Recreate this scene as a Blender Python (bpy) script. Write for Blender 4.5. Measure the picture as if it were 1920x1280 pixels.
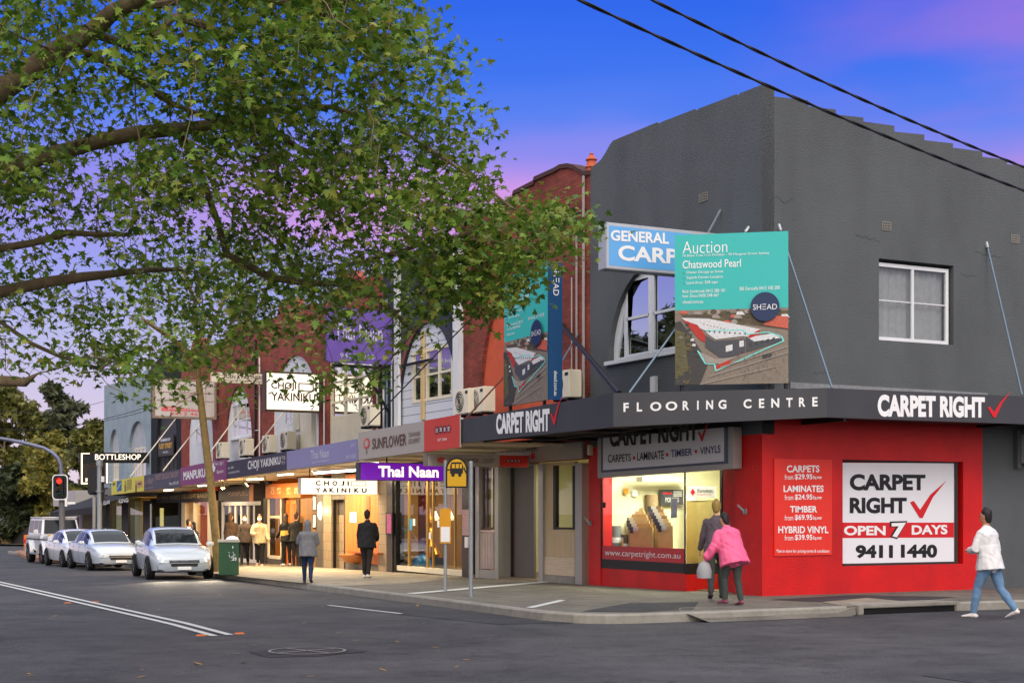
import bpy, bmesh, math, random
import numpy as np
from mathutils import Vector, Matrix
from mathutils.geometry import tessellate_polygon

R = random.Random(11)
SC = bpy.context.scene
COL = SC.collection
for _o in list(bpy.data.objects):
    bpy.data.objects.remove(_o)

# ------------------------------------------------------------------ camera
FPX, HORIZ, CXP = 2750.0, 960.0, 960.0          # focal length and horizon in photograph pixels (1920 wide)
TH = math.atan((960 + 448) / FPX)               # main street runs 27 degrees left of the optical axis
CT, ST = math.cos(TH), math.sin(TH)
_d0 = 1.55 * FPX / 157
_xc = 469 / FPX * _d0
CAM = Vector((-(_xc * CT + _d0 * ST), -(-_xc * ST + _d0 * CT), 1.55))   # world origin = building corner at footpath level
cd = bpy.data.cameras.new('camera')
cd.sensor_width = 36
cd.lens = 36 * FPX / 1920
cd.shift_y = (HORIZ - 640) / 1920
cd.clip_end = 3000
cam = bpy.data.objects.new('camera', cd)
cam.location = CAM
cam.rotation_euler = (math.radians(90), 0, -TH)
COL.objects.link(cam)
SC.camera = cam

# ------------------------------------------------------------------ world: dusk sky
W = bpy.data.worlds.new('World'); SC.world = W
W.use_nodes = True
nt = W.node_tree; nt.nodes.clear()
def N(tree, t, **kw):
    n = tree.nodes.new(t)
    for k, v in kw.items():
        setattr(n, k, v)
    return n
def s2l(c):
    return tuple(((x / 255) / 12.92 if x / 255 <= .04045 else ((x / 255 + .055) / 1.055) ** 2.4) for x in c)
def ramp(tree, stops, src, interp='LINEAR'):
    r = N(tree, 'ShaderNodeValToRGB')
    r.color_ramp.interpolation = interp
    el = r.color_ramp.elements
    while len(el) > 1:
        el.remove(el[-1])
    el[0].position = stops[0][0]; el[0].color = (*stops[0][1], 1)
    for p, c in stops[1:]:
        e = el.new(p); e.color = (*c, 1)
    tree.links.new(src, r.inputs[0])
    return r
tc = N(nt, 'ShaderNodeTexCoord')
sep = N(nt, 'ShaderNodeSeparateXYZ'); nt.links.new(tc.outputs['Generated'], sep.inputs[0])
# slow streaks of cloud that bend the bands
mp = N(nt, 'ShaderNodeMapping'); mp.inputs['Scale'].default_value = (1.6, 1.6, 7)
nt.links.new(tc.outputs['Generated'], mp.inputs[0])
nz = N(nt, 'ShaderNodeTexNoise'); nz.inputs['Scale'].default_value = 2.2; nz.inputs['Detail'].default_value = 3
nt.links.new(mp.outputs[0], nz.inputs['Vector'])
ma = N(nt, 'ShaderNodeMath', operation='MULTIPLY_ADD'); ma.inputs[1].default_value = .055; ma.inputs[2].default_value = -.0275
nt.links.new(nz.outputs[0], ma.inputs[0])
ad = N(nt, 'ShaderNodeMath', operation='ADD'); nt.links.new(sep.outputs[2], ad.inputs[0]); nt.links.new(ma.outputs[0], ad.inputs[1])
grad0 = ramp(nt, [(0.0, s2l((240, 218, 228))), (.06, s2l((220, 206, 230))), (.115, s2l((190, 190, 236))), (.16, s2l((156, 164, 240))), (.205, s2l((132, 144, 242))), (.25, s2l((96, 134, 243))), (.29, s2l((66, 118, 241))), (.33, s2l((50, 105, 237))),
                 (.42, s2l((60, 104, 220))), (.58, (.95, 1.02, 1.2)), (1.0, (1.7, 1.75, 1.85))], ad.outputs[0])
# pink afterglow low over the roofs straight ahead, fading to both sides
band = ramp(nt, [(.15, (0, 0, 0)), (.185, (.85, .85, .85)), (.212, (.85, .85, .85)), (.24, (.2, .2, .2)), (.262, (0, 0, 0))], ad.outputs[0], 'EASE')
azi = ramp(nt, [(.16, (.18, .18, .18)), (.40, (1, 1, 1)), (.52, (1, 1, 1)), (.72, (.35, .35, .35))], sep.outputs[0], 'EASE')
mb_ = N(nt, 'ShaderNodeMath', operation='MULTIPLY'); nt.links.new(band.outputs[0], mb_.inputs[0]); nt.links.new(azi.outputs[0], mb_.inputs[1])
grad = N(nt, 'ShaderNodeMixRGB'); grad.inputs[2].default_value = (*s2l((226, 158, 230)), 1)
nt.links.new(mb_.outputs[0], grad.inputs[0]); nt.links.new(grad0.outputs[0], grad.inputs[1])
# pink drift of cloud on the right-hand side of the sky
mp2 = N(nt, 'ShaderNodeMapping'); mp2.inputs['Scale'].default_value = (2.5, 2.5, 9); mp2.inputs['Location'].default_value = (3.1, .4, .2)
nt.links.new(tc.outputs['Generated'], mp2.inputs[0])
nz2 = N(nt, 'ShaderNodeTexNoise'); nz2.inputs['Scale'].default_value = 1.5; nz2.inputs['Detail'].default_value = 4
nt.links.new(mp2.outputs[0], nz2.inputs['Vector'])
cl = ramp(nt, [(.44, (0, 0, 0)), (.70, (1, 1, 1))], nz2.outputs[0], 'EASE')
side = ramp(nt, [(.55, (0, 0, 0)), (.82, (.75, .75, .75))], sep.outputs[0])
mm = N(nt, 'ShaderNodeMath', operation='MULTIPLY'); nt.links.new(cl.outputs[0], mm.inputs[0]); nt.links.new(side.outputs[0], mm.inputs[1])
mixc = N(nt, 'ShaderNodeMixRGB'); mixc.inputs[2].default_value = (*s2l((212, 130, 205)), 1)
nt.links.new(mm.outputs[0], mixc.inputs[0]); nt.links.new(grad.outputs[0], mixc.inputs[1])
# the western half of the sky (behind the camera) still holds pale afterglow
dot = N(nt, 'ShaderNodeVectorMath', operation='DOT_PRODUCT'); dot.inputs[1].default_value = (-.50, -.86, 0)
nt.links.new(tc.outputs['Generated'], dot.inputs[0])
west = ramp(nt, [(.1, (0, 0, 0)), (.55, (1, 1, 1))], dot.outputs['Value'])
mixw = N(nt, 'ShaderNodeMixRGB'); mixw.inputs[2].default_value = (2.0, 1.84, 1.78, 1)
nt.links.new(west.outputs[0], mixw.inputs[0]); nt.links.new(mixc.outputs[0], mixw.inputs[1])
bg = N(nt, 'ShaderNodeBackground'); bg.inputs[1].default_value = 1.0
nt.links.new(mixw.outputs[0], bg.inputs[0])
wo = N(nt, 'ShaderNodeOutputWorld'); nt.links.new(bg.outputs[0], wo.inputs[0])

sd = bpy.data.lights.new('sun', 'SUN'); sd.energy = 1.3; sd.angle = math.radians(24); sd.color = (1, .93, .88)
sun = bpy.data.objects.new('sun', sd)
_v = Vector((.22, .72, -.60))                    # direction of travel of the afterglow
sun.rotation_euler = _v.to_track_quat('-Z', 'Y').to_euler()
sun.location = (-10, -30, 30)
COL.objects.link(sun)
SC.view_settings.view_transform = 'Standard'; SC.view_settings.look = 'None'
SC.view_settings.exposure = 0; SC.view_settings.gamma = 1; SC.view_settings.use_curve_mapping = False
SC.render.engine = 'CYCLES'
SC.cycles.max_bounces = 7; SC.cycles.diffuse_bounces = 3; SC.cycles.glossy_bounces = 3
SC.cycles.transparent_max_bounces = 10; SC.cycles.sample_clamp_indirect = 4
SC.cycles.caustics_reflective = False; SC.cycles.caustics_refractive = False

def lamp(kind, loc, energy, color=(1, .9, .7), size=.3, sy=None, aim=(0, 0, -1), spot=None, name='lamp_light'):
    l = bpy.data.lights.new(name, kind); l.energy = energy; l.color = color
    if kind == 'AREA':
        l.size = size
        if sy:
            l.shape = 'RECTANGLE'; l.size_y = sy
    else:
        l.shadow_soft_size = size
    if kind == 'SPOT':
        l.spot_size = spot; l.spot_blend = .6
    o = bpy.data.objects.new(name, l); o.location = loc
    o.rotation_euler = Vector(aim).to_track_quat('-Z', 'Y').to_euler()
    COL.objects.link(o)
    return o

# ------------------------------------------------------------------ photograph pixel -> point on a real plane
def ray(px, py):
    a = (px - CXP) / FPX
    return Vector((a * CT + ST, -a * ST + CT, -(py - HORIZ) / FPX))
def PX(px, py, x=0.0):
    r = ray(px, py); return CAM + r * ((x - CAM.x) / r.x)
def PY(px, py, y=0.0):
    r = ray(px, py); return CAM + r * ((y - CAM.y) / r.y)
def PV(px, py, p0, p1):
    n = Vector((p1[1] - p0[1], p0[0] - p1[0], 0)); r = ray(px, py)
    return CAM + r * (n.dot(Vector((p0[0], p0[1], 0)) - CAM) / n.dot(r))
def PD(px, py, d):
    return CAM + ray(px, py) * d
def gz(y):
    return -.011 * min(max(y, 0), 62)
def G(px, py, off=0.0):
    r = ray(px, py); z = off
    for _ in range(30):
        p = CAM + r * ((z - CAM.z) / r.z); z = gz(p.y) + off
    return p
def FX(px, py, x=0.0):
    p = PX(px, py, x); return (p.y, p.z)
def FY(px, py, y=0.0):
    p = PY(px, py, y); return (p.x, p.z)
def yx(px, x=0.0):
    return PX(px, 900, x).y

# ------------------------------------------------------------------ materials
MATS = {}
def mat(name, col, rough=.8, metal=0.0, var=.12, vs=3.0, bump=.0, bs=80.0, emit=0.0, spec=.4, dirt=0.0, coat=0.0, ecol=None):
    if name in MATS:
        return MATS[name]
    m = bpy.data.materials.new(name); m.use_nodes = True
    t = m.node_tree; b = t.nodes['Principled BSDF']
    c = s2l(col) if max(col) > 1.01 else col
    b.inputs['Roughness'].default_value = rough; b.inputs['Metallic'].default_value = metal
    b.inputs['Specular IOR Level'].default_value = spec
    if coat:
        b.inputs['Coat Weight'].default_value = coat; b.inputs['Coat Roughness'].default_value = .06
    g = N(t, 'ShaderNodeNewGeometry')
    if var > 0:
        n = N(t, 'ShaderNodeTexNoise'); n.inputs['Scale'].default_value = vs; n.inputs['Detail'].default_value = 6; n.inputs['Roughness'].default_value = .65
        t.links.new(g.outputs['Position'], n.inputs['Vector'])
        r = ramp(t, [(.25, tuple(x * (1 - var) for x in c)), (.75, tuple(min(1, x * (1 + var)) for x in c))], n.outputs[0])
        src = r.outputs[0]
        if dirt:
            mpn = N(t, 'ShaderNodeMapping'); mpn.inputs['Scale'].default_value = (.7, .7, .22)
            t.links.new(g.outputs['Position'], mpn.inputs[0])
            n2 = N(t, 'ShaderNodeTexNoise'); n2.inputs['Scale'].default_value = 1.3; n2.inputs['Detail'].default_value = 5
            t.links.new(mpn.outputs[0], n2.inputs['Vector'])
            r2 = ramp(t, [(.45, (1, 1, 1)), (.75, (1 - dirt,) * 3)], n2.outputs[0])
            mx = N(t, 'ShaderNodeMixRGB', blend_type='MULTIPLY'); mx.inputs[0].default_value = 1
            t.links.new(src, mx.inputs[1]); t.links.new(r2.outputs[0], mx.inputs[2]); src = mx.outputs[0]
        t.links.new(src, b.inputs['Base Color'])
    else:
        b.inputs['Base Color'].default_value = (*c, 1)
    if bump:
        nb = N(t, 'ShaderNodeTexNoise'); nb.inputs['Scale'].default_value = bs; nb.inputs['Detail'].default_value = 4
        t.links.new(g.outputs['Position'], nb.inputs['Vector'])
        bp = N(t, 'ShaderNodeBump'); bp.inputs['Strength'].default_value = bump; bp.inputs['Distance'].default_value = .02
        t.links.new(nb.outputs[0], bp.inputs['Height']); t.links.new(bp.outputs[0], b.inputs['Normal'])
    if emit:
        e = ecol or c
        b.inputs['Emission Color'].default_value = (*(s2l(e) if max(e) > 1.01 else e), 1)
        b.inputs['Emission Strength'].default_value = emit
    MATS[name] = m
    return m
def brick_mat(name, c1, c2, mortar, bw=.23, rh=.078, ms=.010, bump=.4, rough=.85, stain=.35):
    m = bpy.data.materials.new(name); m.use_nodes = True
    t = m.node_tree; b = t.nodes['Principled BSDF']; b.inputs['Roughness'].default_value = rough; b.inputs['Specular IOR Level'].default_value = .25
    g = N(t, 'ShaderNodeNewGeometry'); sp = N(t, 'ShaderNodeSeparateXYZ'); t.links.new(g.outputs['Position'], sp.inputs[0])
    a = N(t, 'ShaderNodeMath', operation='ADD'); t.links.new(sp.outputs[0], a.inputs[0]); t.links.new(sp.outputs[1], a.inputs[1])
    cb = N(t, 'ShaderNodeCombineXYZ'); t.links.new(a.outputs[0], cb.inputs[0]); t.links.new(sp.outputs[2], cb.inputs[1])
    k = N(t, 'ShaderNodeTexBrick'); k.inputs['Scale'].default_value = 1
    k.inputs['Brick Width'].default_value = bw; k.inputs['Row Height'].default_value = rh; k.inputs['Mortar Size'].default_value = ms
    k.inputs['Color1'].default_value = (*s2l(c1), 1); k.inputs['Color2'].default_value = (*s2l(c2), 1); k.inputs['Mortar'].default_value = (*s2l(mortar), 1)
    k.inputs['Bias'].default_value = -.1
    t.links.new(cb.outputs[0], k.inputs['Vector'])
    n = N(t, 'ShaderNodeTexNoise'); n.inputs['Scale'].default_value = 1.1; n.inputs['Detail'].default_value = 6
    t.links.new(g.outputs['Position'], n.inputs['Vector'])
    r = ramp(t, [(.35, (1, 1, 1)), (.72, (1 - stain,) * 3)], n.outputs[0])
    mx = N(t, 'ShaderNodeMixRGB', blend_type='MULTIPLY'); mx.inputs[0].default_value = 1
    t.links.new(k.outputs['Color'], mx.inputs[1]); t.links.new(r.outputs[0], mx.inputs[2]); t.links.new(mx.outputs[0], b.inputs['Base Color'])
    bp = N(t, 'ShaderNodeBump'); bp.inputs['Strength'].default_value = bump; bp.inputs['Distance'].default_value = .008; bp.invert = True
    t.links.new(k.outputs['Fac'], bp.inputs['Height']); t.links.new(bp.outputs[0], b.inputs['Normal'])
    MATS[name] = m
    return m
def glass_mat(name, tint=(.9, .95, .95), refl=1.0, base=.04):
    m = bpy.data.materials.new(name); m.use_nodes = True
    t = m.node_tree; t.nodes.clear()
    tr = N(t, 'ShaderNodeBsdfTransparent'); tr.inputs[0].default_value = (*tint, 1)
    gl = N(t, 'ShaderNodeBsdfGlossy'); gl.inputs['Roughness'].default_value = .015; gl.inputs[0].default_value = (.95, .97, 1, 1)
    lw = N(t, 'ShaderNodeFresnel'); lw.inputs[0].default_value = 1.52
    ml = N(t, 'ShaderNodeMath', operation='MULTIPLY_ADD'); ml.inputs[1].default_value = 1.7 * refl; ml.inputs[2].default_value = base
    t.links.new(lw.outputs[0], ml.inputs[0])
    mx = N(t, 'ShaderNodeMixShader'); t.links.new(ml.outputs[0], mx.inputs[0]); t.links.new(tr.outputs[0], mx.inputs[1]); t.links.new(gl.outputs[0], mx.inputs[2])
    o = N(t, 'ShaderNodeOutputMaterial'); t.links.new(mx.outputs[0], o.inputs[0])
    MATS[name] = m
    return m
def wood_mat(name, c1, c2, scale=(14, 14, 1.2), rough=.5, planks=0):
    m = bpy.data.materials.new(name); m.use_nodes = True
    t = m.node_tree; b = t.nodes['Principled BSDF']; b.inputs['Roughness'].default_value = rough
    g = N(t, 'ShaderNodeNewGeometry'); mp_ = N(t, 'ShaderNodeMapping'); mp_.inputs['Scale'].default_value = scale
    t.links.new(g.outputs['Position'], mp_.inputs[0])
    n = N(t, 'ShaderNodeTexNoise'); n.inputs['Scale'].default_value = 1; n.inputs['Detail'].default_value = 5; n.inputs['Distortion'].default_value = .4
    t.links.new(mp_.outputs[0], n.inputs['Vector'])
    r = ramp(t, [(.3, s2l(c1)), (.7, s2l(c2))], n.outputs[0])
    t.links.new(r.outputs[0], b.inputs['Base Color'])
    MATS[name] = m
    return m

# ------------------------------------------------------------------ mesh helpers
SPLIT = {'red_pier', 'support_beam', 'brass_mullion', 'tiled_pier', 'pilaster', 'black_post', 'dark_post', 'white_pier', 'leg', 'wall_pipe', 'louvre_panel', 'window_mullion', 'dark_brick_pier', 'hanging_picture', 'bread_shelf', 'panel_moulding', 'rusty_rib', 'bracket', 'awning_post', 'hanger', 'end_block', 'shelf', 'foot', 'rail', 'door_handle'}
class MB:
    def __init__(s):
        s.v = []; s.f = []; s.mi = []; s.p = []
    def add(s, vs, fs, m=0):
        n = len(s.v); nf = len(s.f); s.v += [tuple(v) for v in vs]
        for f in fs:
            s.f.append([i + n for i in f]); s.mi.append(m)
        s.p.append((n, len(s.v), nf, len(s.f)))
        return s
    def box(s, x0, x1, y0, y1, z0, z1, m=0):
        if x0 > x1: x0, x1 = x1, x0
        if y0 > y1: y0, y1 = y1, y0
        if z0 > z1: z0, z1 = z1, z0
        v = [(x, y, z) for z in (z0, z1) for x, y in ((x0, y0), (x1, y0), (x1, y1), (x0, y1))]
        return s.add(v, [(3, 2, 1, 0), (4, 5, 6, 7), (0, 1, 5, 4), (1, 2, 6, 5), (2, 3, 7, 6), (3, 0, 4, 7)], m)
    def bar(s, a, b, w, h, m=0):
        a = Vector(a); b = Vector(b); t = (b - a).normalized()
        up = Vector((0, 0, 1)) if abs(t.z) < .95 else Vector((0, 1, 0))
        x = t.cross(up).normalized() * (w / 2); y = x.cross(t).normalized() * (h / 2)
        v = [p + i * x + j * y for p in (a, b) for i, j in ((-1, -1), (1, -1), (1, 1), (-1, 1))]
        return s.add(v, [(3, 2, 1, 0), (4, 5, 6, 7), (0, 1, 5, 4), (1, 2, 6, 5), (2, 3, 7, 6), (3, 0, 4, 7)], m)
    def quad(s, a, b, c, d, m=0):
        return s.add([a, b, c, d], [(0, 1, 2, 3)], m)
    def slab(s, q, t, m=0):
        """front face q (BL, BR, TR, TL as seen), thickness t behind it"""
        q = [Vector(p) for p in q]
        n = (q[1] - q[0]).cross(q[3] - q[0]).normalized()
        b = [p - n * t for p in q]
        return s.add(q + b, [(0, 1, 2, 3), (7, 6, 5, 4), (0, 4, 5, 1), (1, 5, 6, 2), (2, 6, 7, 3), (3, 7, 4, 0)], m)
    def tube(s, pts, r, k=8, m=0, cap=True):
        pts = [Vector(p) for p in pts]; rs = r if isinstance(r, (list, tuple)) else [r] * len(pts)
        vs = []; fs = []; ref = None
        for i, p in enumerate(pts):
            t = (pts[min(i + 1, len(pts) - 1)] - pts[max(i - 1, 0)]).normalized()
            if ref is None:
                ref = Vector((0, 0, 1)) if abs(t.z) < .9 else Vector((1, 0, 0))
            x = t.cross(ref).normalized(); y = x.cross(t).normalized(); ref = y
            vs += [p + (x * math.cos(2 * math.pi * j / k) + y * math.sin(2 * math.pi * j / k)) * rs[i] for j in range(k)]
        for i in range(len(pts) - 1):
            for j in range(k):
                a = i * k + j; b = i * k + (j + 1) % k
                fs.append((a, b, b + k, a + k))
        if cap:
            fs.append(tuple(range(k))[::-1]); n = (len(pts) - 1) * k; fs.append(tuple(range(n, n + k)))
        return s.add(vs, fs, m)
    def lathe(s, prof, c=(0, 0, 0), k=16, m=0):
        c = Vector(c); vs = []; fs = []
        for r, z in prof:
            vs += [c + Vector((r * math.cos(2 * math.pi * j / k), r * math.sin(2 * math.pi * j / k), z)) for j in range(k)]
        for i in range(len(prof) - 1):
            for j in range(k):
                a = i * k + j; b = i * k + (j + 1) % k
                fs.append((a, b, b + k, a + k))
        fs.append(tuple(range(k))[::-1]); n = (len(prof) - 1) * k; fs.append(tuple(range(n, n + k)))
        return s.add(vs, fs, m)
    def sheet(s, outer, holes=(), P=None, t=.2, m=0):
        """polygon with holes in a plane; P(u, w, depth) -> point; front at depth 0, back at depth t, with reveals"""
        loops = [list(outer)] + [list(h) for h in holes]
        def area(l):
            return sum(l[i][0] * l[(i + 1) % len(l)][1] - l[(i + 1) % len(l)][0] * l[i][1] for i in range(len(l)))
        if area(loops[0]) < 0: loops[0].reverse()
        for l in loops[1:]:
            if area(l) > 0: l.reverse()
        tri = tessellate_polygon([[Vector((u, w, 0)) for u, w in l] for l in loops])
        flat = [p for l in loops for p in l]; n = len(flat)
        vs = [P(u, w, 0) for u, w in flat] + [P(u, w, t) for u, w in flat]
        fs = []
        for a, b, c in tri:
            fs.append((a, b, c)); fs.append((c + n, b + n, a + n))
        o = 0
        for l in loops:
            for i in range(len(l)):
                a = o + i; b = o + (i + 1) % len(l)
                fs.append((a, a + n, b + n, b))
            o += len(l)
        return s.add(vs, fs, m)
    def obj(s, name, mats, parent=None, smooth=False, bevel=0, loc=None, local=False, flip=True):
        if name in SPLIT and len(s.p) > 1 and len(mats if isinstance(mats, (list, tuple)) else [mats]) == 1:
            out = None
            for v0, v1, f0, f1 in s.p:
                q = MB(); q.v = s.v[v0:v1]; q.f = [[i - v0 for i in f] for f in s.f[f0:f1]]; q.mi = s.mi[f0:f1]; q.p = [(0, len(q.v), 0, len(q.f))]
                o = q.obj(name, mats, parent, smooth, bevel, loc, local, flip); out = out or o
            return out
        me = bpy.data.meshes.new(name)
        off = Vector(loc) if loc is not None else Vector((0, 0, 0))
        me.from_pydata([tuple(Vector(v) - off) for v in s.v], [], s.f)
        mats = mats if isinstance(mats, (list, tuple)) else [mats]
        for q in mats: me.materials.append(q)
        if len(mats) > 1:
            me.polygons.foreach_set('material_index', s.mi)
        if flip:
            bm = bmesh.new(); bm.from_mesh(me); bmesh.ops.recalc_face_normals(bm, faces=bm.faces)
            if bevel:
                bmesh.ops.bevel(bm, geom=[e for e in bm.edges if e.is_manifold and e.calc_face_angle(0) > .6], offset=bevel, segments=2, affect='EDGES', clamp_overlap=True)
            bm.to_mesh(me); bm.free()
        if smooth:
            me.polygons.foreach_set('use_smooth', [True] * len(me.polygons))
            try: me.set_sharp_from_angle(angle=math.radians(45))
            except Exception: pass
        me.update()
        o = bpy.data.objects.new(name, me); COL.objects.link(o)
        if loc is not None: o.location = off
        if parent is not None:
            o.parent = parent
            if not local and parent.parent is None:
                o.matrix_parent_inverse = parent.matrix_basis.inverted()
        return o
def tag(o, label=None, cat=None, group=None, kind=None):
    if label: o['label'] = label
    if cat: o['category'] = cat
    if group: o['group'] = group
    if kind: o['kind'] = kind
    return o
def thing(name, label, cat, loc=(0, 0, 0), rz=0, group=None):
    o = bpy.data.objects.new(name, None); o.empty_display_size = .2
    o.location = loc; o.rotation_euler = (0, 0, rz); COL.objects.link(o)
    return tag(o, label, cat, group)
def struct(o):
    o['kind'] = 'structure'; return o
def copy_tree(o, parent=None):
    c = o.copy(); COL.objects.link(c)
    if parent is not None:
        c.parent = parent
    for ch in list(o.children):
        copy_tree(ch, c)
    return c
def Pmain(x=0.0):
    return lambda u, w, d: (x + d, u, w)
def Pside(y=0.0):
    return lambda u, w, d: (u, y + d, w)
def qx(x, px0, t0, b0, px1, t1, b1):
    """BL, BR, TR, TL on plane X=x from photograph pixels"""
    return [PX(px0, b0, x), PX(px1, b1, x), PX(px1, t1, x), PX(px0, t0, x)]
def qy(y, px0, t0, b0, px1, t1, b1):
    return [PY(px0, b0, y), PY(px1, b1, y), PY(px1, t1, y), PY(px0, t0, y)]
def sub(q, u0, v0, u1, v1):
    """rectangle u0..u1, v0..v1 (v up) inside quad q"""
    def at(u, v):
        return (q[0] * (1 - u) + q[1] * u) * (1 - v) + (q[3] * (1 - u) + q[2] * u) * v
    return [at(u0, v0), at(u1, v0), at(u1, v1), at(u0, v1)]
def nrm(q):
    return (q[1] - q[0]).cross(q[3] - q[0]).normalized()
_tcache = {}
def text_shape(s, bold):
    if (s, bold) in _tcache: return _tcache[(s, bold)]
    cu = bpy.data.curves.new('lettering_curve', 'FONT'); cu.body = s; cu.resolution_u = 4; cu.offset = bold; cu.fill_mode = 'FRONT'
    o = bpy.data.objects.new('lettering_curve', cu); COL.objects.link(o)
    me = bpy.data.meshes.new_from_object(o.evaluated_get(bpy.context.evaluated_depsgraph_get()))
    v = np.array([tuple(x.co) for x in me.vertices]); f = [tuple(p.vertices) for p in me.polygons]
    bpy.data.objects.remove(o); bpy.data.curves.remove(cu); bpy.data.meshes.remove(me)
    v = v[:, :2]; lo = v.min(0); hi = v.max(0); v = (v - lo) / np.maximum(hi - lo, 1e-6)
    _tcache[(s, bold)] = (v, f)
    return v, f
def text(parent, s, q, m, bold=.0, off=.008, name='lettering', slant=0.0, local=False):
    v, f = text_shape(s, bold)
    q = [Vector(p) for p in q]; n = nrm(q) * off
    pts = []
    for a, b in v:
        a = a + slant * (b - .5)
        pts.append((q[0] * (1 - a) + q[1] * a) * (1 - b) + (q[3] * (1 - a) + q[2] * a) * b + n)
    mb = MB(); mb.add(pts, f)
    return mb.obj(name, m, parent, flip=False, local=local)
def shape(parent, name, poly, q, m, off=.008, t=0):
    """a polygon given in 0..1 coordinates of quad q"""
    q = [Vector(p) for p in q]; n = nrm(q) * off
    mb = MB()
    pts = [(q[0] * (1 - a) + q[1] * a) * (1 - b) + (q[3] * (1 - a) + q[2] * a) * b + n for a, b in poly]
    tri = tessellate_polygon([[Vector((a, b, 0)) for a, b in poly]])
    mb.add(pts, tri)
    return mb.obj(name, m, parent, flip=False)
TICK = [(0, .42), (.10, .46), (.27, .22), (.55, .62), (1, 1), (.62, .55), (.34, 0), (.26, 0)]
def circ(cx, cy, rx, ry, k=24):
    return [(cx + rx * math.cos(2 * math.pi * i / k), cy + ry * math.sin(2 * math.pi * i / k)) for i in range(k)]
def rect(q):
    return q
def ellipse_arch(cy, hw, z0, h, k=20, leg=0.0):
    """(u, w) loop: a half ellipse standing on straight legs"""
    pts = [(cy + hw, z0), ]
    pts += [(cy + hw * math.cos(math.pi * i / k), z0 + leg + h * math.sin(math.pi * i / k)) for i in range(0 if leg else 1, k + (1 if leg else 0))]
    pts += [(cy - hw, z0)]
    return pts

# ------------------------------------------------------------------ palette
M_DARK = mat('dark_grey_render', (84, 88, 90), .82, var=.11, vs=.8, bump=.7, bs=30, dirt=.22)
M_RED = mat('red_paint', (202, 15, 13), .5, var=.16, vs=1.3, bump=.5, bs=34, dirt=.22)
M_REDD = M_RED
M_BRICK = brick_mat('red_brick', (172, 78, 60), (142, 60, 50), (110, 84, 76))
M_BRICKO = brick_mat('weathered_red_brick', (160, 74, 58), (128, 56, 48), (104, 76, 68), stain=.45)
M_BLUEBRICK = brick_mat('blue_grey_painted_brick', (158, 174, 182), (150, 166, 174), (136, 150, 158), bump=.6, stain=.2)
M_SLATEBRICK = brick_mat('slate_painted_brick', (62, 66, 82), (56, 60, 76), (48, 52, 64), bump=.5, stain=.2)
M_BLACKWALL = brick_mat('black_painted_brick', (42, 43, 47), (38, 39, 43), (32, 33, 36), bump=.5, stain=.2)
M_ORANGE = mat('terracotta_render', (196, 88, 58), .85, var=.12, bump=.3, bs=30, dirt=.15)
M_WHITE = mat('white_paint', (216, 218, 220), .6, var=.06, dirt=.12)
M_CREAM = mat('cream_paint', (226, 216, 192), .6, var=.06, dirt=.12)
M_SOFFIT = mat('cream_soffit', (226, 214, 188), .7, var=.08, dirt=.2)
M_BLACK = mat('black_paint', (26, 26, 29), .5, var=.1)
M_BLACKM = mat('black_metal', (22, 22, 24), .45, .3, var=.1)
M_FASC = mat('charcoal_sheet_metal', (64, 65, 69), .55, .1, var=.08, vs=2, dirt=.15)
M_STEEL = mat('galvanised_steel', (150, 156, 160), .45, .6, var=.12, vs=10)
M_BLUESTEEL = mat('blue_grey_rod', (110, 128, 142), .5, .3, var=.1)
M_GREYF = mat('silver_aluminium', (172, 170, 166), .4, .5, var=.06)
M_GREYPANEL = mat('grey_panel', (98, 94, 92), .55, var=.07)
M_GLASS = glass_mat('shop_glass', refl=.5, base=.02)
M_WGLASS = glass_mat('window_glass', (.78, .82, .84), .4, .03)
M_PIPE = mat('grey_pipe_paint', (158, 146, 140), .6, var=.12, vs=6)
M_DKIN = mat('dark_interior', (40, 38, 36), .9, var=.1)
M_CURT = mat('pale_curtain', (196, 194, 190), .9, var=.12, vs=9)
M_LETW = mat('white_lettering', (232, 232, 232), .5, var=0)
M_LETK = mat('black_lettering', (18, 18, 20), .5, var=0)
M_LETR = mat('red_lettering', (205, 22, 30), .5, var=0)
M_LETB = mat('navy_lettering', (44, 42, 110), .5, var=0)
M_CONC = mat('kerb_concrete', (142, 138, 128), .9, var=.22, vs=5, bump=.5, bs=60, dirt=.2)
M_ROOF = mat('pale_roof_sheet', (170, 172, 176), .5, .2, var=.1)
M_TEAL = mat('teal_print', (52, 178, 172), .55, var=.02)
M_NAVY = mat('navy_print', (22, 44, 82), .5, var=.03)
M_GREEN = mat('green_bin_paint', (40, 82, 52), .5, var=.18, vs=8, dirt=.3)
M_YEL = mat('amber_plastic', (214, 150, 22), .5, var=.08, dirt=.15)
M_WOODO = wood_mat('orange_timber', (176, 92, 34), (206, 120, 52), (10, 10, .8))
M_WOODL = wood_mat('pale_timber', (172, 150, 112), (196, 174, 136), (26, 26, 1.0))
M_WOODLH = wood_mat('pale_timber_boards', (186, 166, 138), (206, 188, 162), (2, 2, 30))
M_WARMW = mat('warm_white_wall', (226, 222, 186), .8, var=.05)
M_FLOOR = mat('shop_floor', (120, 104, 84), .5, var=.15)
M_TUBE = mat('lit_tube', (255, 246, 226), .5, var=0, emit=9.0)
M_GOLD = mat('gold_leaf', (196, 138, 48), .35, .7, var=.2, vs=20)
M_BARK = mat('plane_bark', (112, 96, 74), .9, var=.35, vs=7, bump=.6, bs=40)
M_BARKY = mat('lichened_bark', (128, 108, 66), .9, var=.35, vs=9, bump=.7, bs=30, dirt=.35)
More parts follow.
